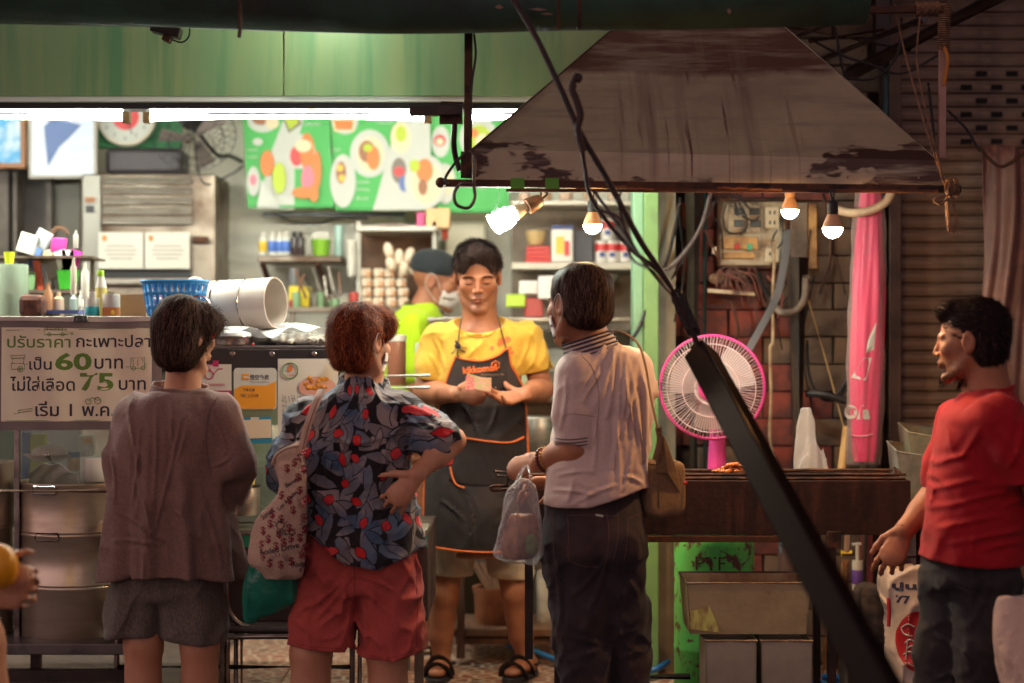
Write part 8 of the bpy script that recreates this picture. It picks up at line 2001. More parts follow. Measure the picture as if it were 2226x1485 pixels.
# ballast strip with wires below
ws=thing('wire_tray','short metal tray heaped with brown wires below the electrical box','tray',P(1590,640,7.0))
MB().beam(P(1538,632,6.98),P(1642,640,6.98),.05,.014).build('tray',OLDW,ws,bevel=.002)
rr=random.Random(12)
for k in range(9):
    a0=1545+rr.random()*70; q=MB(); q.tube(spline([P(a0,628,6.98),P(a0+rr.uniform(-14,14),600+rr.uniform(-12,8),6.97),P(a0+24+rr.uniform(-10,10),588+rr.uniform(-8,12),6.96),P(a0+45,610+rr.uniform(-5,15),6.97),P(min(a0+60,1680),640+rr.uniform(0,60),6.99)]),.0035,5); q.build('wire',mat('wire_brown_%d'%(k%2),rgb(120,76,66) if k%2 else rgb(86,62,58),.5),ws,smooth=True)
MB().sphere(P(1560,606,7.0),.035,.02,.022,12,8).sphere(P(1608,600,7.0),.03,.02,.022,12,8).build('dusty_lump',mat('dusty_lump',rgb(150,120,96),.8,c2=rgb(96,70,56),scale=30,bump=.8),ws,smooth=True)
def ribbon(name,label,pts,w,m,cat,D0=None): return MB().tube(spline(pts,10),w,6,flat=.22).build(name,m,smooth=True,label=label,cat=cat)
ribbon('strap','grey webbing strap running down from the cool white bulb to the fan',[P(1712,500,6.9),P(1706,560,6.88),P(1690,640,6.85),P(1655,710,6.7),P(1626,762,6.6)],.016,pm('strap_grey',(84,80,82),.8),'strap')
ribbon('strap','short dark strap end beside the grey webbing strap',[P(1650,590,6.95),P(1655,615,6.94),P(1672,645,6.93)],.013,M['blackrub'],'strap')
MB().tube(spline([P(1682,520,6.98),P(1683,570,6.97),P(1680,640,6.97),P(1680,740,6.96),P(1674,760,6.96),P(1676,860,6.96),P(1674,960,6.96),P(1690,1020,6.95)]),.006,7).build('cord',mat('cream_cord',rgb(190,166,130),.6,c2=rgb(140,110,84),scale=20),smooth=True,label='cream cord hanging from the electrical box behind the fan',cat='cord')
MB().tube([P(1757,652,6.95),P(1800,800,6.93),P(1835,932,6.9)],.003,5).build('string',mat('yellow_string',rgb(180,150,104),.8),label='yellowish string stretched down the grey blocks to the broom handle',cat='string')
MB().tube(spline([P(1752,600,6.9),P(1748,650,6.88),P(1728,676,6.88),P(1700,680,6.88),P(1686,668,6.9)]),.014,10).build('hose',mat('dusty_hose',rgb(120,104,90),.6,c2=rgb(84,70,62),scale=14),smooth=True,label='dusty curved hose loop round the grimy black pipe',cat='hose')
MB().tube(spline([P(1940,415,6.5),P(1925,440,6.5),P(1890,458,6.52),P(1850,463,6.55),P(1815,455,6.6)]),.016,10).build('conduit',mat('beige_conduit',rgb(196,170,140),.5,c2=rgb(160,130,104),scale=8),smooth=True,label='beige corrugated conduit curving behind the pink umbrella top',cat='conduit')
MB().tube(spline([P(1754,740,6.96),P(1760,820,6.95),P(1790,868,6.93),P(1830,858,6.92),P(1842,820,6.93)]),.006,7).tube(spline([P(1755,856,6.94),P(1790,858,6.9),P(1840,872,6.9)]),.014,8).tube(spline([P(1842,780,6.93),P(1838,830,6.92),P(1810,870,6.9)]),.007,7).build('cable_bundle',M['blackrub'],smooth=True,label='black cable bundle sagging on the grey blocks',cat='cable')
MB().tube(spline([P(1690,700,7.02),P(1700,640,7.0),P(1668,600,6.98)]),.005,6).build('cable',mat('pink_cable',rgb(150,90,86),.5),smooth=True,label='pinkish cable arching over the red bricks',cat='cable')
MB().tube(spline([P(1480,430,6.9),P(1452,560,6.88),P(1420,620,6.86),P(1395,700,6.84),P(1372,740,6.83)]),.007,7).build('cable',M['blackrub'],smooth=True,label='thick black cable crossing the green pillar',cat='cable')
MB().tube(spline([P(1545,420,6.9),P(1520,500,6.88),P(1470,570,6.87),P(1440,590,6.86)]),.008,7).build('cable',mat('grey_cable',rgb(84,72,70),.6),smooth=True,label='grey cable looping across the drain pipe',cat='cable')
MB().tube([P(1800,480,7.08),P(1838,640,7.06)],.003,5).build('cable',M['blackrub'],label='thin dark wire on the blocks below the beside umbrella bulb',cat='cable')

# folded pink umbrella in a clear sleeve
UM=mat('umbrella_pink',rgb(226,30,104),.45,c2=rgb(206,22,92),scale=3,stretch=(6,6,1),bump=.35,bscale=12,bstretch=(5,5,.4))
ua,ub2=P(1893,380,6.62),P(1880,1003,6.62)
um=thing('folded_umbrella','tall folded pink parasol in a clear plastic sleeve against the wall','umbrella',V(ub2.x,6.62,FL))
def umb(u,v):
    c=ub2.lerp(ua,v); a=2*math.pi*u; r_=np.interp(v,[0,.04,.3,.6,.9,1],[.040,.047,.056,.056,.036,.028]); r_ *= 1+.10*math.sin(a*6+v*3)+.05*math.sin(a*11-v*8); return (c.x+math.cos(a)*r_,c.y+math.sin(a)*r_*.9,c.z)
uo=MB().sheet(umb,60,50).build('canopy',UM,um,smooth=True,ang=180)
MB().tube([V(ub2.x,6.62,FL),V(ub2.x,6.62,ub2.z+.02)],.019,12).build('pole',M['steel_worn'],um,smooth=True)
def slv_(u,v):
    c=ub2.lerp(ua,v)+V(-.004,0,0); a=2*math.pi*u; r_=np.interp(v,[0,.3,.8,1],[.062,.068,.062,.045])*(1+.04*math.sin(a*5+v*12)+.03*math.sin(v*40+a*2)); return (c.x+math.cos(a)*r_,c.y+math.sin(a)*r_*.9,c.z-.01)
MB().sheet(slv_,48,40).build('plastic_sleeve',film('sleeve_film',(.62,.50,.46),.10,.15,.9,26),um,smooth=True,ang=180)
bu=bvh_of(uo); cu_=conform_to(bu,.002)
lettering('O/a',P(1846,914,6.5),X1,Z1,.088,.052,MW,um,bold=.045,conform=cu_)
q=MB(); 
for poly in ([(1886,778),(1904,778),(1890,828),(1862,822)],[(1893,745),(1913,700),(1908,760),(1890,768)]):
    pts=[P(a,b,6.5) for a,b in poly]; fine=[]
    for i in range(4):
        for k in range(6): fine.append(pts[i].lerp(pts[(i+1)%4],k/6))
    cf_=cu_(np.array([tuple(p) for p in fine])); q.add([tuple(p) for p in cf_],[tuple(range(len(fine)))])
q.build('white_mark',MW,um)
MB().tube([Vector(p) for p in cu_(np.array([tuple(P(1848+4*k,945+6*math.sin(k*.2),6.5)) for k in range(16)]))],.003,5).build('white_line',pm('pale_pink_line',(230,150,170)),um)
# white carrier bag hanging, broom stick, trays, tarp
def bagshape(D,top,pts_l,pts_r,depth,seed,amp=.006):
    """hanging bag: rows (y, left px, right px)"""
    rows=sorted(pts_l); zs=[P(0,y,D).z for y,_,_ in rows][::-1]
    secs=[(P(0,y,D).z,P((a+b)/2,0,D).x,D,(b-a)/2*D/FPX,depth) for y,a,b in rows]
    return secs
WB=film('milky_bag',(.84,.80,.78),.34,.3,.5,16)
def hangbag(name,rows,D,depth,m,label,cat,seed,h=.005,amp=.008,parent=None,pw=2.2,fold=(16,16,3)):
    secs=[]
    for r_ in rows:
        y,a,b=r_[:3]; dp=r_[3] if len(r_) > 3 else depth; secs.append((P(0,y,D).z,P((a+b)/2,0,D).x,D,max((b-a)/2*D/FPX,.004),dp))
    def f(p): return s_loft(p,secs,pw,.012)-ridge(p*np.array(fold),seed)*amp-noise3(p*np.array((40,40,14)),seed+1)*.0025
    xs=[s[1]-s[3] for s in secs]+[s[1]+s[3] for s in secs]; zs=[s[0] for s in secs]; mdp=max(s[4] for s in secs)
    o=sdf_obj(name,f,(min(xs)-.03,D-mdp-.03,min(zs)-.03),(max(xs)+.03,D+mdp+.03,max(zs)+.02),h,m,parent)
    return tag(o,label,cat) if label else o
hangbag('plastic_bag',[(896,1748,1756,.004),(915,1742,1764,.008),(950,1738,1768,.012),(985,1733,1786,.022),(1010,1731,1792,.03),(1040,1732,1796,.03)],6.5,.03,WB,'white plastic carrier bag hanging behind the grill','plastic bag',31,amp=.016,fold=(34,34,2))
MB().tube([P(1838,928,6.75),P(1834,980,6.72),P(1828,1040,6.7)],[.010,.014,.018],10).build('wooden_handle',mat('pale_wood',rgb(196,156,96),.6),smooth=True,label='pale wooden handle standing left of the wrapped pink parasol',cat='handle')
for k,(a,b,y0_,y1_,D_,rot) in enumerate(((1950,2075,982,1085,6.12,0),(1975,2080,940,1040,6.2,.0))):
    x0_,x1_=P(a,0,D_).x,P(b,0,D_).x; zt_,zb_=P(0,y0_,D_).z,P(0,y1_,D_).z; t=thing('metal_tray',['grey galvanised tray, lower of the two beside the man in red','yellowish galvanised tray on the upper rung of the two beside the man in red'][k],'tray',V((x0_+x1_)/2,D_,zb_),group='galvanised trays beside the grill')
    GT=mat('galvanised_%d'%k,rgb(150,150,142) if k == 0 else rgb(150,146,120),.5,.5,c2=rgb(104,100,92),scale=8,c3=rgb(130,100,60),s3=6,lo3=.6,hi3=.75)
    q=[V(x0_,D_,zt_),V(x1_,D_-.04,zt_-.03),V(x1_,D_+.26,zt_+.0),V(x0_+.02,D_+.26,zt_+.02)]; dn=V(.02,.01,zb_-zt_)
    for i in range(4): MB().prism([q[i],q[(i+1)%4],q[(i+1)%4]+dn,q[i]+dn],(0,.003,.0) if i in (0,2) else (.003,0,0)).build('side',GT,t)
    MB().tube(q,.004,6,closed=True).build('rolled_rim',GT,t)
tq=MB().sheet(lambda u,v: (P(2137+170*u,0,6.7).x+.01*math.sin(v*9),6.7+.02*math.sin(u*13+v*4)+.012*math.sin(u*29+v*9)+.01*math.sin(v*17+u*5),P(0,318+950*v,6.7).z+.008*math.sin(u*9)),60,60,.003)
tq.build('tarpaulin',mat('brown_tarp',rgb(124,88,78),.5,c2=rgb(96,68,62),scale=4,c3=rgb(150,104,96),s3=7,lo3=.55,hi3=.7,bump=.6,bscale=16),smooth=True,ang=180,label='crumpled brown tarpaulin hanging in front of the shutter',cat='tarpaulin')
MB().tube(spline([P(2134,325,6.68),P(2150,345,6.66),P(2180,362,6.66),P(2230,330,6.66)]),.006,6).build('rope',M['rust'],smooth=True,label='brown rope tied along the top of the tarpaulin',cat='rope')

# ------------------------------------------------------------------ under the grill
GY=6.29; gcx=P(1552,0,GY).x; gc=thing('gas_cylinder','green gas cylinder with flaking rusty paint under the grill','gas cylinder',V(gcx,GY,FL))
GM=mat('cylinder_green',rgb(92,186,80),.5,c2=rgb(112,176,84),scale=5,c3=rgb(96,52,40),s3=22,lo3=.53,hi3=.6,bump=.3)
zb_=FL+.03; R_=.136
MB().lathe([(.09,0),(.118,.012),(R_,.05),(R_,.17),(R_*1.012,.175),(R_*1.012,.185),(R_,.19),(R_,.53),(R_*.93,.58),(R_*.6,.615),(.03,.625)],(gcx,GY,zb_),n=44).build('body',GM,gc,smooth=True,ang=50)
MB().lathe([(.118,0),(.118,.04),(.112,.04),(.112,0)],(gcx,GY,FL+.001),n=36,cap=False).build('foot_ring',GM,gc,smooth=True)
MB().tube([V(gcx+.07*math.cos(a),GY+.07*math.sin(a),zb_+.66) for a in [2*math.pi*k/20 for k in range(16)]],.010,8).build('collar',GM,gc,smooth=True); MB().lathe([(.012,.62),(.012,.67),(.02,.675),(.02,.69)],(gcx,GY,zb_),n=12).build('valve',mat('brass',rgb(170,130,60),.4,.8),gc)
def cylconf(pts): return np.array([(p[0],GY-math.sqrt(max((R_+.001)**2-(p[0]-gcx)**2,0)),p[2]) for p in pts])
lettering('PTF',V(gcx-.075,6.1,P(0,1240,6.16).z),X1,Z1,.10,.045,mat('flaked_print',rgb(90,56,44),.7),gc,conform=cylconf)
def openbox(name,label,cat,px0,px1,py0,py1,D,dep,taper,m,group=None,rim=True):
    x0_,x1_=P(px0,0,D).x,P(px1,0,D).x; zt_,zb2=P(0,py0,D).z,max(P(0,py1,D).z,.002); t=thing(name,label,cat,V((x0_+x1_)/2,D,zb2),group=group)
    T_=[V(x0_,D,zt_),V(x1_,D,zt_),V(x1_,D+dep,zt_),V(x0_,D+dep,zt_)]; B2=[V(x0_+taper,D+taper,zb2),V(x1_-taper,D+taper,zb2),V(x1_-taper,D+dep-taper,zb2),V(x0_+taper,D+dep-taper,zb2)]
    for i in range(4):
        j=(i+1)%4; n_=(T_[j]-T_[i]).cross(V(0,0,1)).normalized()*-.003; MB().prism([T_[i],T_[j],B2[j],B2[i]],n_).build('side',m,t)
    MB().prism(B2,(0,0,.003)).build('bottom',m,t)
    if rim: MB().tube(T_,.0042,7,closed=True).build('rolled_rim',M['steel_worn'],t)
    return t
TUBM=mat('tub_steel',rgb(206,188,146),.36,.55,c2=rgb(168,146,112),scale=3,c3=rgb(130,90,70),s3=5,lo3=.56,hi3=.7,bump=.2)
tub=openbox('metal_tub','long tapered metal tub resting on two square tins','tub',1493,1763,1268,1380,5.70,.26,.012,TUBM)
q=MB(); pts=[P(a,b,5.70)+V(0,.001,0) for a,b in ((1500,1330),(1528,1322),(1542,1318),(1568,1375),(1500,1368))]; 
MB().prism(pts,(0,-.0012,0)).build('lime_reflection',mat('painted_lime_reflection',rgb(206,210,120),.4,c2=rgb(150,130,84),scale=40,stretch=(1,1,.3),mixlo=.42,mixhi=.6),tub)  # lime reflection on the steel, painted as a coloured patch
TIN=mat('tin_steel',rgb(176,166,150),.38,.6,c2=rgb(146,134,118),scale=3,bump=.15)
for k,(a,b) in enumerate(((1534,1645),(1655,1766))): openbox('square_tin',['open square metal tin under the green stained end of the tub','open square metal tin under the far end of the tub, next to the black bar'][k],'tin',a,b,1394,1741,5.66,.20,.003,TIN,group='square tins under the metal tub')
slab=MB().prism([V(P(1395,0,6.3).x,6.22,FL+.001),V(P(1535,0,6.3).x,6.22,FL+.001),V(P(1545,0,6.6).x,6.56,FL+.001),V(P(1420,0,6.6).x,6.56,FL+.001)],(0,0,.03)).build('stone_slab',mat('grey_stone',rgb(120,104,96),.8,c2=rgb(90,78,72),scale=6,bump=.4),label='flat grey stone slab beside the green gas cylinder',cat='slab',bevel=.006)
HB=mat('hose_blue',rgb(44,120,180),.35,c2=rgb(36,96,150),scale=10)
hz_=FL+.012
MB().tube(spline([V(P(1240,0,7.0).x,7.05,hz_),V(P(1330,0,7.0).x,7.0,hz_),V(P(1390,0,6.8).x,6.85,hz_+.01),V(P(1430,0,6.7).x,6.8,hz_+.03),V(P(1462,0,6.7).x,6.9,hz_+.04)]),.011,8).tube(spline([P(1100,1402,7.2),P(1150,1412,7.15),V(P(1240,0,7.0).x,7.05,hz_)]),.011,8).build('hose',HB,smooth=True,label='blue hose lying along the floor behind the man in the white shirt',cat='hose')
q=[]; cc=V(P(1850,0,6.35).x,6.32,hz_)
for k in range(140):
    a=k*.19; r_=.10+.035*math.sin(k*.045)+.012*math.sin(k*.6); q.append(cc+V(math.cos(a)*r_*1.3,math.sin(a)*r_,.0006*k+.012*math.sin(a*2.3)+.012))
MB().tube(q,.0115,8).build('hose_coil',HB,smooth=True,label='coil of blue hose on the floor beside the black bar',cat='hose')
bm_=thing('straw_broom','straw broom with a yellow binding standing behind the grill leg','broom',P(1845,1480,6.45))
q=MB(); rr=random.Random(5)
for k in range(260):
    a=P(1838+rr.uniform(-7,7),1215+rr.uniform(0,8),6.45+rr.uniform(-.02,.02)); b=P(1815+rr.uniform(-28,26),1440+rr.uniform(-30,30),6.45+rr.uniform(-.05,.05)); q.tube([a,a.lerp(b,.5)+V(0,0,0),b],.0016,3,cap=False)
q.build('bristles',mat('straw',rgb(150,104,66),.8,c2=rgb(110,72,48),scale=30),bm_,kind='stuff')
MB().tube([P(1829,1203,6.45),P(1851,1203,6.45)],.012,8).build('binding',pm('yellow_binding',(214,170,40)),bm_,smooth=True); MB().tube([P(1840,1200,6.45),P(1846,1040,6.5)],.010,8).build('stick',M['wood'],bm_,smooth=True)
pb=thing('pump_bottle','white pump bottle with a purple label behind the grill','bottle',P(1864,1282,6.6))
cyl('body',M['white'],pb,1864,1218,1284,6.6,.020); cyl('label',pm('purple_label',(104,70,150)),pb,1864,1238,1270,6.6,.0205); cyl('neck',M['white'],pb,1864,1186,1218,6.6,.007); MB().beam(P(1852,1184,6.6),P(1872,1182,6.6),.012,.010).build('pump_head',M['white'],pb,bevel=.002)
MB().box(tuple(V(P(1874,0,6.7).x,6.7,FL+.001)),tuple(P(1898,1100,6.7)+V(0,.04,0))).build('red_post',mat('dull_red_paint',rgb(120,44,40),.6,c2=rgb(84,36,34),scale=5),label='dull red post behind the white pump bottle',cat='post',bevel=.003)
cyl('pillar_pipe',mat('blue_flaked',rgb(84,60,54),.7,c2=rgb(110,170,180),scale=4,mixlo=.55,mixhi=.58),None,1712,1165,1470,6.85,.035,label='dark pipe with a flaking pale blue patch behind the tub',cat='pipe')
bx('mat_roll',mat('brown_bundle',rgb(96,72,60),.9,c2=rgb(60,46,42),scale=16,bump=1),None,1868,1925,1275,1420,6.45,.15,label='brown bundle of netting behind the white sack',cat='bundle',bevel=.03)
bx('crate',mat('worn_crate',rgb(110,92,76),.8,c2=rgb(70,56,50),scale=8,bump=.5),None,1842,1905,1440,1520,6.0,.15,label='worn wooden crate at the foot of the blue hose coil',cat='crate',bevel=.004)
# sacks
SKM_=mat('woven_sack',rgb(206,186,172),.6,c2=rgb(176,156,144),scale=8,bump=1.0,bscale=20,c3=rgb(140,116,104),s3=5,lo3=.58,hi3=.75)
sk=hangbag('white_sack',[(1236,1922,2010,.07),(1262,1918,2018,.085),(1330,1928,2050,.10),(1420,1930,2060,.11),(1500,1930,2060,.11),(1640,1925,2060,.11),(1712,1935,2050,.09)],5.75,.1,SKM_,'white woven sack with dark digits and a red emblem beside the man in red','sack',51,h=.006,amp=.014,fold=(14,14,9))
bsk=bvh_of(sk); csk=conform_to(bsk,.0015)
NAVY=pm('sack_navy',(40,40,72),.6); SRED=pm('sack_red',(176,30,36),.5)
lettering('ปูน',P(1950,1292,5.6),X1,Z1,.072,.028,NAVY,sk,bold=.05,conform=csk); lettering('77',P(1958,1318,5.6),X1,Z1,.040,.024,NAVY,sk,bold=.04,conform=csk)
q=MB(); pts=csk(np.array([tuple(p) for p in disc_poly(P(1999,1400,5.6),X1,Z1,.056,.088,44)])); cen_=csk(np.array([tuple(P(1999,1400,5.6))]))[0]
gr=[[None]*45 for _ in range(9)]
for i in range(9):
    ring_=csk(np.array([tuple(p) for p in disc_poly(P(1999,1400,5.6),X1,Z1,.056*(i+1)/9,.092*(i+1)/9,44)])); b_=len(q.v); q.v+=[tuple(p) for p in ring_]
    if i:
        for k in range(44): q.f.append((b_-44+k,b_-44+(k+1)%44,b_+(k+1)%44,b_+k))
q.v.append(tuple(cen_)); n_=len(q.v)-1
for k in range(44): q.f.append((n_,k,(k+1)%44))
q.build('red_emblem',SRED,sk)
q=MB()
for pts in ([(1968,1372),(1980,1362),(1995,1368)],[(1968,1372),(1974,1384),(1990,1388)],[(1975,1405),(1985,1395),(1996,1402)],[(1978,1418),(1988,1408),(2000,1414)],[(1972,1430),(1984,1422),(1998,1428)],[(1980,1395),(1976,1440)]): q.tube(path_on(bsk,[P(a,b,5.6) for a,b in pts],6,.003),.0022,5)
q.build('emblem_lines',MW,sk)
q=MB(); q.tube(path_on(bsk,[P(1931,1300,5.6),P(1933,1330,5.6),P(1931,1362,5.6)],6,.002),.006,5); q.build('red_edge_print',SRED,sk)
s2=hangbag('rice_sack',[(1130,1960,2060,.05),(1160,1955,2065,.09),(1215,1950,2070,.10),(1300,1950,2070,.10),(1712,1955,2060,.08)],6.1,.1,SKM_,'pale sack with a green mark and maroon band behind the white woven sack','sack',57,h=.007,amp=.010)
b2_=bvh_of(s2); c2f=conform_to(b2_,.0015)
lettering('77',P(1966,1198,5.9),X1,Z1,.026,.018,pm('sack_green',(50,104,60)),s2,bold=.04,conform=c2f)
MB().tube(path_on(b2_,[P(1952,1226,5.9),P(1985,1222,5.9),P(2030,1214,5.9)],8,.002),.016,6,flat=.2).build('maroon_band',pm('maroon_band',(96,36,66)),s2)
MB().tube([P(1996,1148,5.88),P(1996,1500,5.88)],.009,8).build('steel_rod',M['dark_steel'],smooth=True,label='dark upright rod beside the hand of the man in red',cat='rod')
MB().beam(P(2000,1155,5.9),P(2040,1152,5.9),.02,.02).build('crossbar',M['rust'],label='rusty crossbar at the hip of the man in red',cat='bar')
hangbag('carrier_bag',[(1300,2172,2262,.02),(1340,2166,2275,.05),(1420,2168,2282,.08),(1500,2185,2280,.09),(1560,2200,2270,.07)],4.95,.08,film('peach_bag',(.82,.58,.48),.55,.3,.9,20),'translucent peach coloured bag carried by the man in red','plastic bag',61)
MB().tube([P(2172,1302,4.95),P(2260,1290,4.95)],.004,6).build('bag_rim',WB,bpy.data.objects['carrier_bag'])

# ------------------------------------------------------------------ poles, pipes, ropes at the top
rp=thing('support_pole','pale pinkish square pole hanging beside the hood with rope wound round it','pole',P(2047,345,5.9))
MB().beam(P(2047,345,5.9),P(2049,100,5.9),.022,.022,(0,1,0)).build('pale_bar',mat('pink_primer',rgb(176,136,124),.6,c2=rgb(140,104,96),scale=6),rp,bevel=.002)
MB().beam(P(2049,100,5.9),P(2050,-60,5.9),.018,.018,(0,1,0)).build('upper_bar',M['rust'],rp)
q=[]
for k in range(150): t_=k/149; c=P(2054,8,5.9).lerp(P(2052,110,5.9),t_); q.append(c+V(math.cos(k*.9)*.018,math.sin(k*.9)*.018,0))
RP=mat('old_rope',rgb(130,96,72),.9,c2=rgb(84,60,48),scale=40,bump=.8)
MB().tube(q,.0035,5).build('wound_rope',RP,rp,smooth=True)
MB().tube(spline([P(2052,100,5.88),P(2060,125,5.87),P(2058,150,5.87),P(2052,185,5.87)]),.006,6).build('rope_tail',mat('orange_cord',rgb(176,110,50),.8),rp,smooth=True)
MB().beam(P(1890,22,5.6),P(2052,20,5.6),.024,.022).build('cross_bar',M['rust'],label='rusty horizontal bar at the top beside the awning end',cat='bar',bevel=.002)
q=[]
for k in range(80): t_=k/79; c=P(1990,20,5.6).lerp(P(2040,20,5.6),t_); q.append(c+V(0,math.cos(k*1.0)*.02,math.sin(k*1.0)*.02))
MB().tube(q,.004,5).build('rope_wrap',RP,smooth=True,label='rope wound round the rusty bar at the top',cat='rope')
for pts,lb in (([P(1945,10,5.7),P(1968,120,5.66),P(2010,270,5.5),P(2036,350,5.44),P(2052,398,5.42)],'thin rope slanting down to the end of the hood rail'),([P(2000,30,5.8),P(1995,150,5.7),P(2035,330,5.45),P(2054,400,5.43)],'second thin dark rope reaching the end of the hood rail')):
    MB().tube(spline(pts),.0035,5).build('rope',RP,smooth=True,label=lb,cat='rope')
rk=thing('rope_bundle','knotted brown rope bundle hanging from the end of the hood rail','rope',P(2068,510,5.42)); rr=random.Random(3)
for k in range(6):
    w_=6+k*1.6; q=spline([P(2062,408,5.40),P(2062-w_*.4,440,5.40+.004*k),P(2066-w_*.3,480+4*k,5.40),P(2071,506-3*k,5.40),P(2076+w_*.35,480,5.40),P(2070+w_*.2,440,5.41),P(2064,410,5.41)],6); MB().tube(q,.003,5).build('rope_loop',RP,rk,smooth=True)
q=[];
for k in range(60): a=k*.55; q.append(P(2066+k*.12,408,5.43)+V(.012*math.sin(a*.7),.022*math.cos(a),.026*math.sin(a)))
MB().tube(q,.0038,5).build('knot',RP,rk,smooth=True); MB().tube(spline([P(2060,425,5.4),P(2040,430,5.39),P(2032,436,5.39),P(2045,444,5.39),P(2060,432,5.4)]),.004,5).build('rope_tail',RP,rk,smooth=True)
DP=mat('dull_conduit',rgb(96,88,92),.45,.5,c2=rgb(66,58,62),scale=6)
for k,(a,b,r_,lb) in enumerate(((P(1705,90,6.6),P(1860,30,6.4),.010,'thin pipe running up behind the right slope of the hood'),(P(1780,132,6.9),P(2010,40,6.2),.014,'second pipe slanting up behind the hood'),(P(1850,160,6.9),P(2290,-70,5.9),.030,'thick grey pipe slanting up to the top corner'),(P(1760,90,6.9),P(1925,64,6.6),.007,'thin brown tube above the hood slope'),(P(1700,55,6.8),P(1980,110,6.6),.006,'thin dark tube crossing the slanted pipes'))):
    MB().tube([a,b],r_,10).build('slanted_pipe',DP if k < 3 else M['rust'],smooth=True,label=lb,cat='pipe')
for k,(pts,lb) in enumerate((([(1770,90),(1830,120),(1890,140),(1960,160),(2040,120)],'slack cable under the slanted pipes'),([(1815,60),(1840,180),(1880,240),(1945,265)],'cable curling down from the awning end'),([(1960,40),(1950,120),(1900,170),(1830,170)],'dark cable looped below the top bar'),([(2060,240),(2100,280),(2130,330)],'short cable stub on the shutter slats'),([(2018,180),(2030,320),(2010,420)],'dark wire falling across the shutter'))):
    MB().tube(spline([P(a,b,6.4) for a,b in pts]),.005,6).build('cable',M['blackrub'],smooth=True,label=lb,cat='cable')
rr=random.Random(77)
for k,(a,b,c_,d_) in enumerate(((1470,420,1466,700),(1488,430,1560,560),(1660,590,1700,760),(1590,650,1600,740),(1770,600,1768,900),(1790,420,1782,640),(1500,560,1530,700),(1700,660,1762,500),(1440,640,1560,430))):
    pa,pb_=P(a,b,7.0),P(c_,d_,6.98); mid=pa.lerp(pb_,.5)+V(rr.uniform(-.05,.05),-.02,rr.uniform(-.06,0)); MB().tube(spline([pa,mid,pb_],12),rr.uniform(.003,.007),6).build('cable',(M['blackrub'],M['rust'])[k%2],smooth=True,label=['first','second','third','fourth','fifth','sixth','seventh','eighth','ninth'][k]+' loose wall cable, counting from the drain pipe',cat='cable',group='loose cables on the brick wall')
MB().beam(P(1915,130,6.8),P(1915,160,6.8)+V(0,0,.3),.07,.05).build('junction_box',M['dark_steel'],label='dark box fixed under the roof pipes',cat='box')

# ------------------------------------------------------------------ slanting black strut and its ropes in front
A_=P(1524,772,5.17); B__=P(1912,1492,3.6); dirn=(B__-A_).normalized(); E_=A_+dirn*((A_.z-.0)/-dirn.z)
st_=thing('awning_strut','slanting black square steel strut crossing in front of the grill','strut',E_)
BLK=mat('black_paint',rgb(26,18,20),.62,0,c2=rgb(46,28,24),scale=6,mixlo=.5,mixhi=.7,spec=.16); _d=BLK.node_tree.nodes.new('ShaderNodeBsdfDiffuse'); _d.inputs[0].default_value=(.012,.008,.008,1); _g=BLK.node_tree.nodes.new('ShaderNodeBsdfGlossy'); _g.inputs['Roughness'].default_value=.28; _g.inputs[0].default_value=(.8,.6,.5,1); _m=BLK.node_tree.nodes.new('ShaderNodeMixShader'); _m.inputs[0].default_value=.005
for _a,_b in ((_d.outputs[0],_m.inputs[1]),(_g.outputs[0],_m.inputs[2]),(_m.outputs[0],BLK.node_tree.nodes['Material Output'].inputs[0])): BLK.node_tree.links.new(_a,_b)
X_,Y_,_=frame(dirn); an=math.radians(40); X2=X_*math.cos(an)+Y_*math.sin(an); Y2=-X_*math.sin(an)+Y_*math.cos(an)
q=MB(); vs=[]
for p_ in (A_,E_):
    for i,j in ((-1,-1),(1,-1),(1,1),(-1,1)): vs.append(p_+X2*(i*.036)+Y2*(j*.036))
q.add(vs,[(0,3,2,1),(4,5,6,7),(0,1,5,4),(1,2,6,5),(2,3,7,6),(3,0,4,7)]); q.build('square_tube',BLK,st_,bevel=.006)
q=MB(); vs=[]
A2=A_-dirn*.06
for p_ in (A2,A_):
    for i,j in ((-1,-1),(1,-1),(1,1),(-1,1)): vs.append(p_+X2*(i*.014)+Y2*(j*.014))
q.add(vs,[(0,3,2,1),(4,5,6,7),(0,1,5,4),(1,2,6,5),(2,3,7,6),(3,0,4,7)]); q.build('inner_tube',BLK,st_)
DR2=mat('dark_rope',rgb(54,30,30),.7,c2=rgb(36,24,26),scale=40,bump=.5)
main=[P(1092,-40,5.05),P(1160,72,5.05),P(1215,185,5.05),P(1262,290,5.05),P(1320,390,5.07),P(1390,520,5.10),P(1455,620,5.13),P(1522,758,5.17)]
MB().tube(spline(main),.0085,8).build('stay_rope',DR2,st_,smooth=True)
MB().tube(spline([P(1240,235,5.05),P(1262,300,5.05),P(1272,370,5.06),P(1290,440,5.07),P(1370,540,5.09),P(1440,600,5.12),P(1505,720,5.16)]),[.006]*49,7).build('stay_rope',DR2,st_,smooth=True)
kn_=P(1250,215,5.05); q=MB(); q.tube(spline([P(1254,160,5.04),P(1243,190,5.04),P(1252,215,5.04),P(1262,250,5.04),P(1256,285,5.04),P(1268,330,5.04)]),[.010]*41,8)
q.sphere(P(1258,170,5.04),.011,.01,.014).sphere(P(1246,188,5.04),.010,.01,.012); q.build('rope_knot',DR2,st_,smooth=True)
q=[]
for k in range(90): t_=k/89; c=P(1470,640,5.14).lerp(P(1508,722,5.16),t_); q.append(c+X_*math.cos(k*1.1)*.017+Y_*math.sin(k*1.1)*.017)
MB().tube(q,.0042,5).build('rope_wrapping',M['blackrub'],st_,smooth=True)
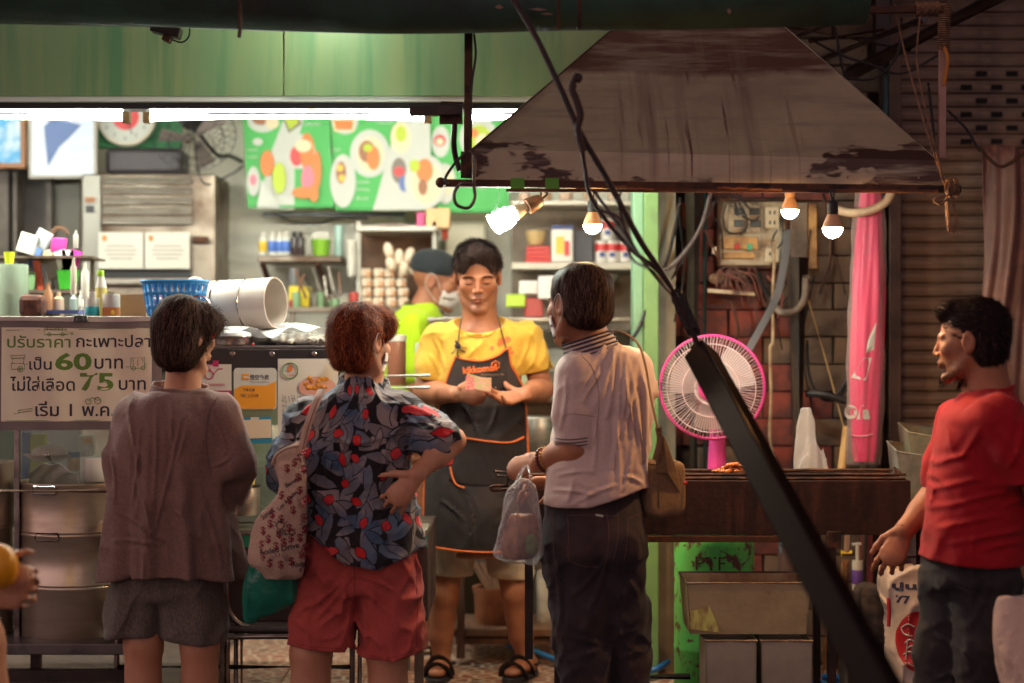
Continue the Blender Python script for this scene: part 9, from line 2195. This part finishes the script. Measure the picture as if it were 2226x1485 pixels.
MB().tube(spline([P(1352,412,4.9),P(1345,440,4.9),P(1360,500,4.9),P(1400,570,4.8),P(1440,610,5.17)]),.004,6).tube(spline([P(1300,455,4.95),P(1350,480,4.9),P(1372,560,4.85),P(1420,590,4.7),P(1452,632,5.15)]),.004,6).tube(spline([P(1290,415,5.2),P(1330,470,5.0),P(1400,570,4.8),P(1460,640,5.15)]),.005,6).build('thin_cables',DR2,st_,smooth=True)
for k,(a,b,c_,d_) in enumerate(((1250,408,1300,418),(1310,404,1420,412),(1560,408,1700,412))): MB().tube(wavy(P(a,b,5.44),P(c_,d_,5.44),12,.003,k),.0035,5).build('rail_wire',mat('copper_wire',rgb(140,84,50),.5),smooth=True,label=['copper wire stub on the hood rail near the green tape','copper wire twisted along the middle of the hood rail','copper wire twisted on the far part of the hood rail'][k],cat='wire')

# ================================================================== bags carried by the customers
tb=hangbag('tote_bag',[(966,632,656,.012),(985,604,658,.02),(1040,606,664,.035),(1065,608,664,.04),(1120,570,662,.05),(1180,548,660,.055),(1225,548,658,.055),(1250,575,654,.04)],5.46,.05,cloth('natural_canvas',rgb(196,168,150),rgb(180,150,134),weave=500),'off-white tote bag with red dollar signs on the auburn haired woman','tote bag',71,h=.0048,amp=.012,fold=(20,20,4))
btb=bvh_of(tb); ctb=conform_to(btb,.0012)
MAR=pm('tote_maroon',(120,26,40),.8); TNK=pm('tote_ink',(44,34,44),.8)
strapw=[P(700,846,5.50),P(690,868,5.44),P(674,910,5.41),P(662,950,5.41),P(654,985,5.42)]
MB().tube(spline(strapw),.0125,8,flat=.25).build('strap',MATS['natural_canvas'],tb,smooth=True)
MB().tube(spline([p+V(.0035,-.004,0) for p in strapw]),.0012,4).build('strap_stitching',MAR,tb)
MB().tube(spline([P(592,1010,5.44),P(600,990,5.43),P(622,975,5.42),P(650,968,5.42)]),.005,6).build('hem_edge',MATS['natural_canvas'],tb,smooth=True)
rr=random.Random(8)
for (px,py) in ((612,1028),(628,1018),(640,1004),(650,992),(648,1030),(636,1048),(600,1090),(618,1098),(640,1078),(652,1100),(580,1130),(600,1140),(626,1120),(648,1140),(560,1165),(576,1150),(596,1172),(618,1160),(650,1166),(556,1198),(572,1184),(590,1198),(606,1190),(622,1186),(640,1182),(560,1222),(652,1205),(576,1238),(600,1240),(622,1236),(644,1222)):
    lettering('$',P(px-5,py+6,5.3),Vector((1,0,rr.uniform(-.3,.3))),Z1,.017,.026,MAR,tb,bold=.02,conform=ctb)
for s_,px,py,w,rt in (('HILLS',592,1172,40,.02),('Rodeo Drive',556,1216,84,.18),('Rodeo',626,1244,30,0),('Beverly',614,1070,40,.6),('STUDIO',640,1150,24,-.9),('Sunset',560,1140,34,.8),('Los Angeles',600,1120,56,1.0)):
    lettering(s_,P(px,py,5.3),Vector((1,0,rt)),Vector((-rt,0,1)),w*5.4/FPX,.017,TNK,tb,bold=.02,conform=ctb)
q=MB()
for k in range(7): a=math.pi*k/6; q.tube(path_on(btb,[P(600+9*math.cos(a),1150-9*math.sin(a),5.3),P(600+17*math.cos(a),1150-17*math.sin(a),5.3)],2,.0014),.0012,4)
q.tube(path_on(btb,[P(600+8*math.cos(a),1150-8*math.sin(a),5.3) for a in [2*math.pi*k/12 for k in range(13)]],2,.0014),.0012,4)
for k in range(9): a=math.pi*k/8; q.tube(path_on(btb,[P(598+14*math.cos(a),1228-9*math.sin(a),5.3),P(598+25*math.cos(a),1228-17*math.sin(a),5.3)],2,.0014),.0012,4)
q.build('sun_drawings',TNK,tb)
hangbag('green_bag',[(1130,585,640,.03),(1180,555,648,.05),(1235,545,650,.06),(1280,532,648,.055),(1305,531,646,.045),(1330,531,600,.02),(1348,532,552,.006)],5.56,.05,film('green_bag_film',(.015,.20,.14),.85,.2,.9,14),'dark green plastic bag hanging below the printed tote bag','plastic bag',73,amp=.010)
# clear bag of skewers held by the man
cb_=hangbag('skewer_bag',[(1040,1128,1152,.008),(1060,1108,1160,.02),(1090,1098,1166,.035),(1130,1092,1172,.045),(1180,1082,1178,.05),(1210,1080,1176,.045),(1222,1095,1165,.03)],5.42,.045,film('clear_carrier',(.80,.76,.76),.12,.12,.9,34),'clear plastic bag of skewers hanging from the hand of the man in the polo shirt','plastic bag',77,amp=.009,fold=(22,22,4))
hangbag('sauce_pouch',[(1120,1110,1160,.015),(1150,1100,1166,.025),(1190,1092,1168,.03),(1214,1096,1162,.025)],5.42,.02,mat('brown_skewers',rgb(150,100,70),.5,c2=rgb(84,50,40),scale=26,stretch=(1,1,.3),bump=.8,coat=.3),None,None,79,amp=.006,parent=cb_)
for k in range(7): MB().tube([P(1124+2*k,1112+3*k,5.41),P(1108+9*k,1200,5.41)],.0016,5).build('bamboo_stick',mat('bamboo',rgb(180,140,96),.7),cb_)
hangbag('leafy_greens',[(1160,1142,1164,.012),(1185,1140,1170,.018),(1208,1144,1166,.015)],5.40,.015,mat('leafy_green',rgb(100,116,70),.6,c2=rgb(60,84,44),scale=30,bump=1),None,None,83,amp=.006,parent=cb_)
MB().tube(spline([P(1128,1052,5.42),P(1134,1030,5.45),P(1146,1012,5.47),P(1152,1036,5.43),P(1150,1056,5.42)]),.003,6).tube(spline([P(1116,1062,5.42),P(1126,1036,5.45),P(1140,1010,5.47)]),.003,6).build('handle_loop',MATS['clear_carrier'],cb_,smooth=True)
# shoulder bag
KH=cloth('olive_canvas',rgb(140,112,82),rgb(116,92,68),weave=600)
sb=thing('shoulder_bag','olive brown canvas shoulder bag at the hip of the man in the polo shirt','bag',P(1440,1120,5.50))
def sbf(p):
    q=p-np3(P(1440,1062,5.56)); c_,s_=math.cos(.35),math.sin(.35); xx=q[:,0]*c_+q[:,1]*s_; yy=-q[:,0]*s_+q[:,1]*c_
    k=(np.abs(xx/.064)**5+np.abs(yy/.042)**4+np.abs((q[:,2])/.082)**6)**(1/5); return (k-1)*.045-ridge(p*np.array((14,14,6)),91)*.006
sbo=sdf_obj('body',sbf,P(1370,1145,5.45),P(1510,980,5.68),.005,KH,sb)
bsb=bvh_of(sbo)
for pts in ([(1402,1012),(1440,1016),(1484,1010)],[(1438,1018),(1438,1110)],[(1405,1040),(1436,1042)],[(1442,1034),(1484,1030)]): MB().tube(path_on(bsb,[P(a,b,5.4) for a,b in pts],6,.001),.0014,5).build('seam',pm('olive_seam',(70,52,40),.9),sb)
MB().tube(spline([P(1322,722,5.44),P(1352,722,5.42),P(1385,745,5.40),P(1402,790,5.40),P(1416,870,5.42),P(1430,930,5.45)]),.0085,8,flat=.3).build('strap',KH,sb,smooth=True)
MB().tube(spline([P(1430,930,5.45),P(1434,960,5.46),P(1424,1000,5.48)]),.010,8,flat=.4).build('strap',KH,sb,smooth=True)
MB().prism([P(1432,950,5.46),P(1444,948,5.46),P(1472,1020,5.52),P(1484,1085,5.54),P(1450,1030,5.50),P(1424,1030,5.50)],(0,.012,0)).build('flap',KH,sb,bevel=.004)
MB().tube([P(1427,928,5.445),P(1437,926,5.445),P(1439,940,5.447),P(1429,942,5.447)],.002,6,closed=True).build('buckle',mat('brass',rgb(170,130,60),.4,.8),sb)
MB().sphere(P(1489,1050,5.50),.007,.006,.007).build('red_bobble',RDT,sb,smooth=True)
MB().tube(spline([P(1478,1030,5.5),P(1486,1050,5.49),P(1484,1080,5.49),P(1480,1105,5.49)]),.002,5).build('cord',KH,sb,smooth=True)
# passer-by at the picture edge: hand with a yellow helmet-like ball

pp=thing('person','passer-by mostly out of view at the near edge, in yellow with one hand showing','person',P(-60,1700,4.6))
Q=lambda px,py,dy=0: np3(P(px,py,4.6+dy))
hq=hand_prims(Q(-28,1235),(.75,-.2,-.2),(.2,-1,.2),(0,0,1),[(30,60,40)]*4,1.0)
hq2=hand_prims(Q(-30,1300),(.8,-.2,.1),(.1,-1,.2),(0,0,1),[(20,50,40)]*4,.9)
def pbody(p):
    d=smin(hand_sdf(p,hq),s_chain(p,[Q(-190,1000),Q(-120,1200),Q(-28,1235)],[.05,.042,.028],.02),.01)
    d=smin(d,hand_sdf(p,hq2),.01); d=smin(d,s_chain(p,[Q(-200,900),Q(-180,1250),Q(-30,1300)],[.06,.042,.028],.02),.01)
    d=smin(d,s_chain(p,[Q(-180,1050),Q(-60,1400),Q(-20,1560),Q(-30,1900)],[.12,.075,.055,.04],.03),.02); d=smin(d,s_ell(p,Q(-180,760),(.09,.1,.12)),.03)
    return smin(d,s_chain(p,[Q(-180,820),Q(-180,1080)],[.05,.12],.03),.03)
lo_=Q(-360,1960,-.3); hi_=Q(90,620,.3); sdf_obj('body',pbody,(lo_[0],lo_[1],.0),hi_,.010,SK1,pp,refine=[(Q(-40,1340,-.15),Q(70,1190,.1),.004)],colour=NOC)
def pshirt(p): return s_chain(p,[Q(-190,880),Q(-170,1200)],[.15,.17],.03)-ridge(p*8,5)*.01
sdf_obj('dress',pshirt,(lo_[0],lo_[1],.5),hi_,.010,MATS['yellow_cotton'],pp)
MB().sphere(P(0,1232,4.52),.044,.044,.056,24,16).build('yellow_ball',mat('amber_yellow',rgb(232,160,20),.4,c2=rgb(214,140,16),scale=10),smooth=True,label='round amber yellow bag held by the passer-by at the edge',cat='bag')
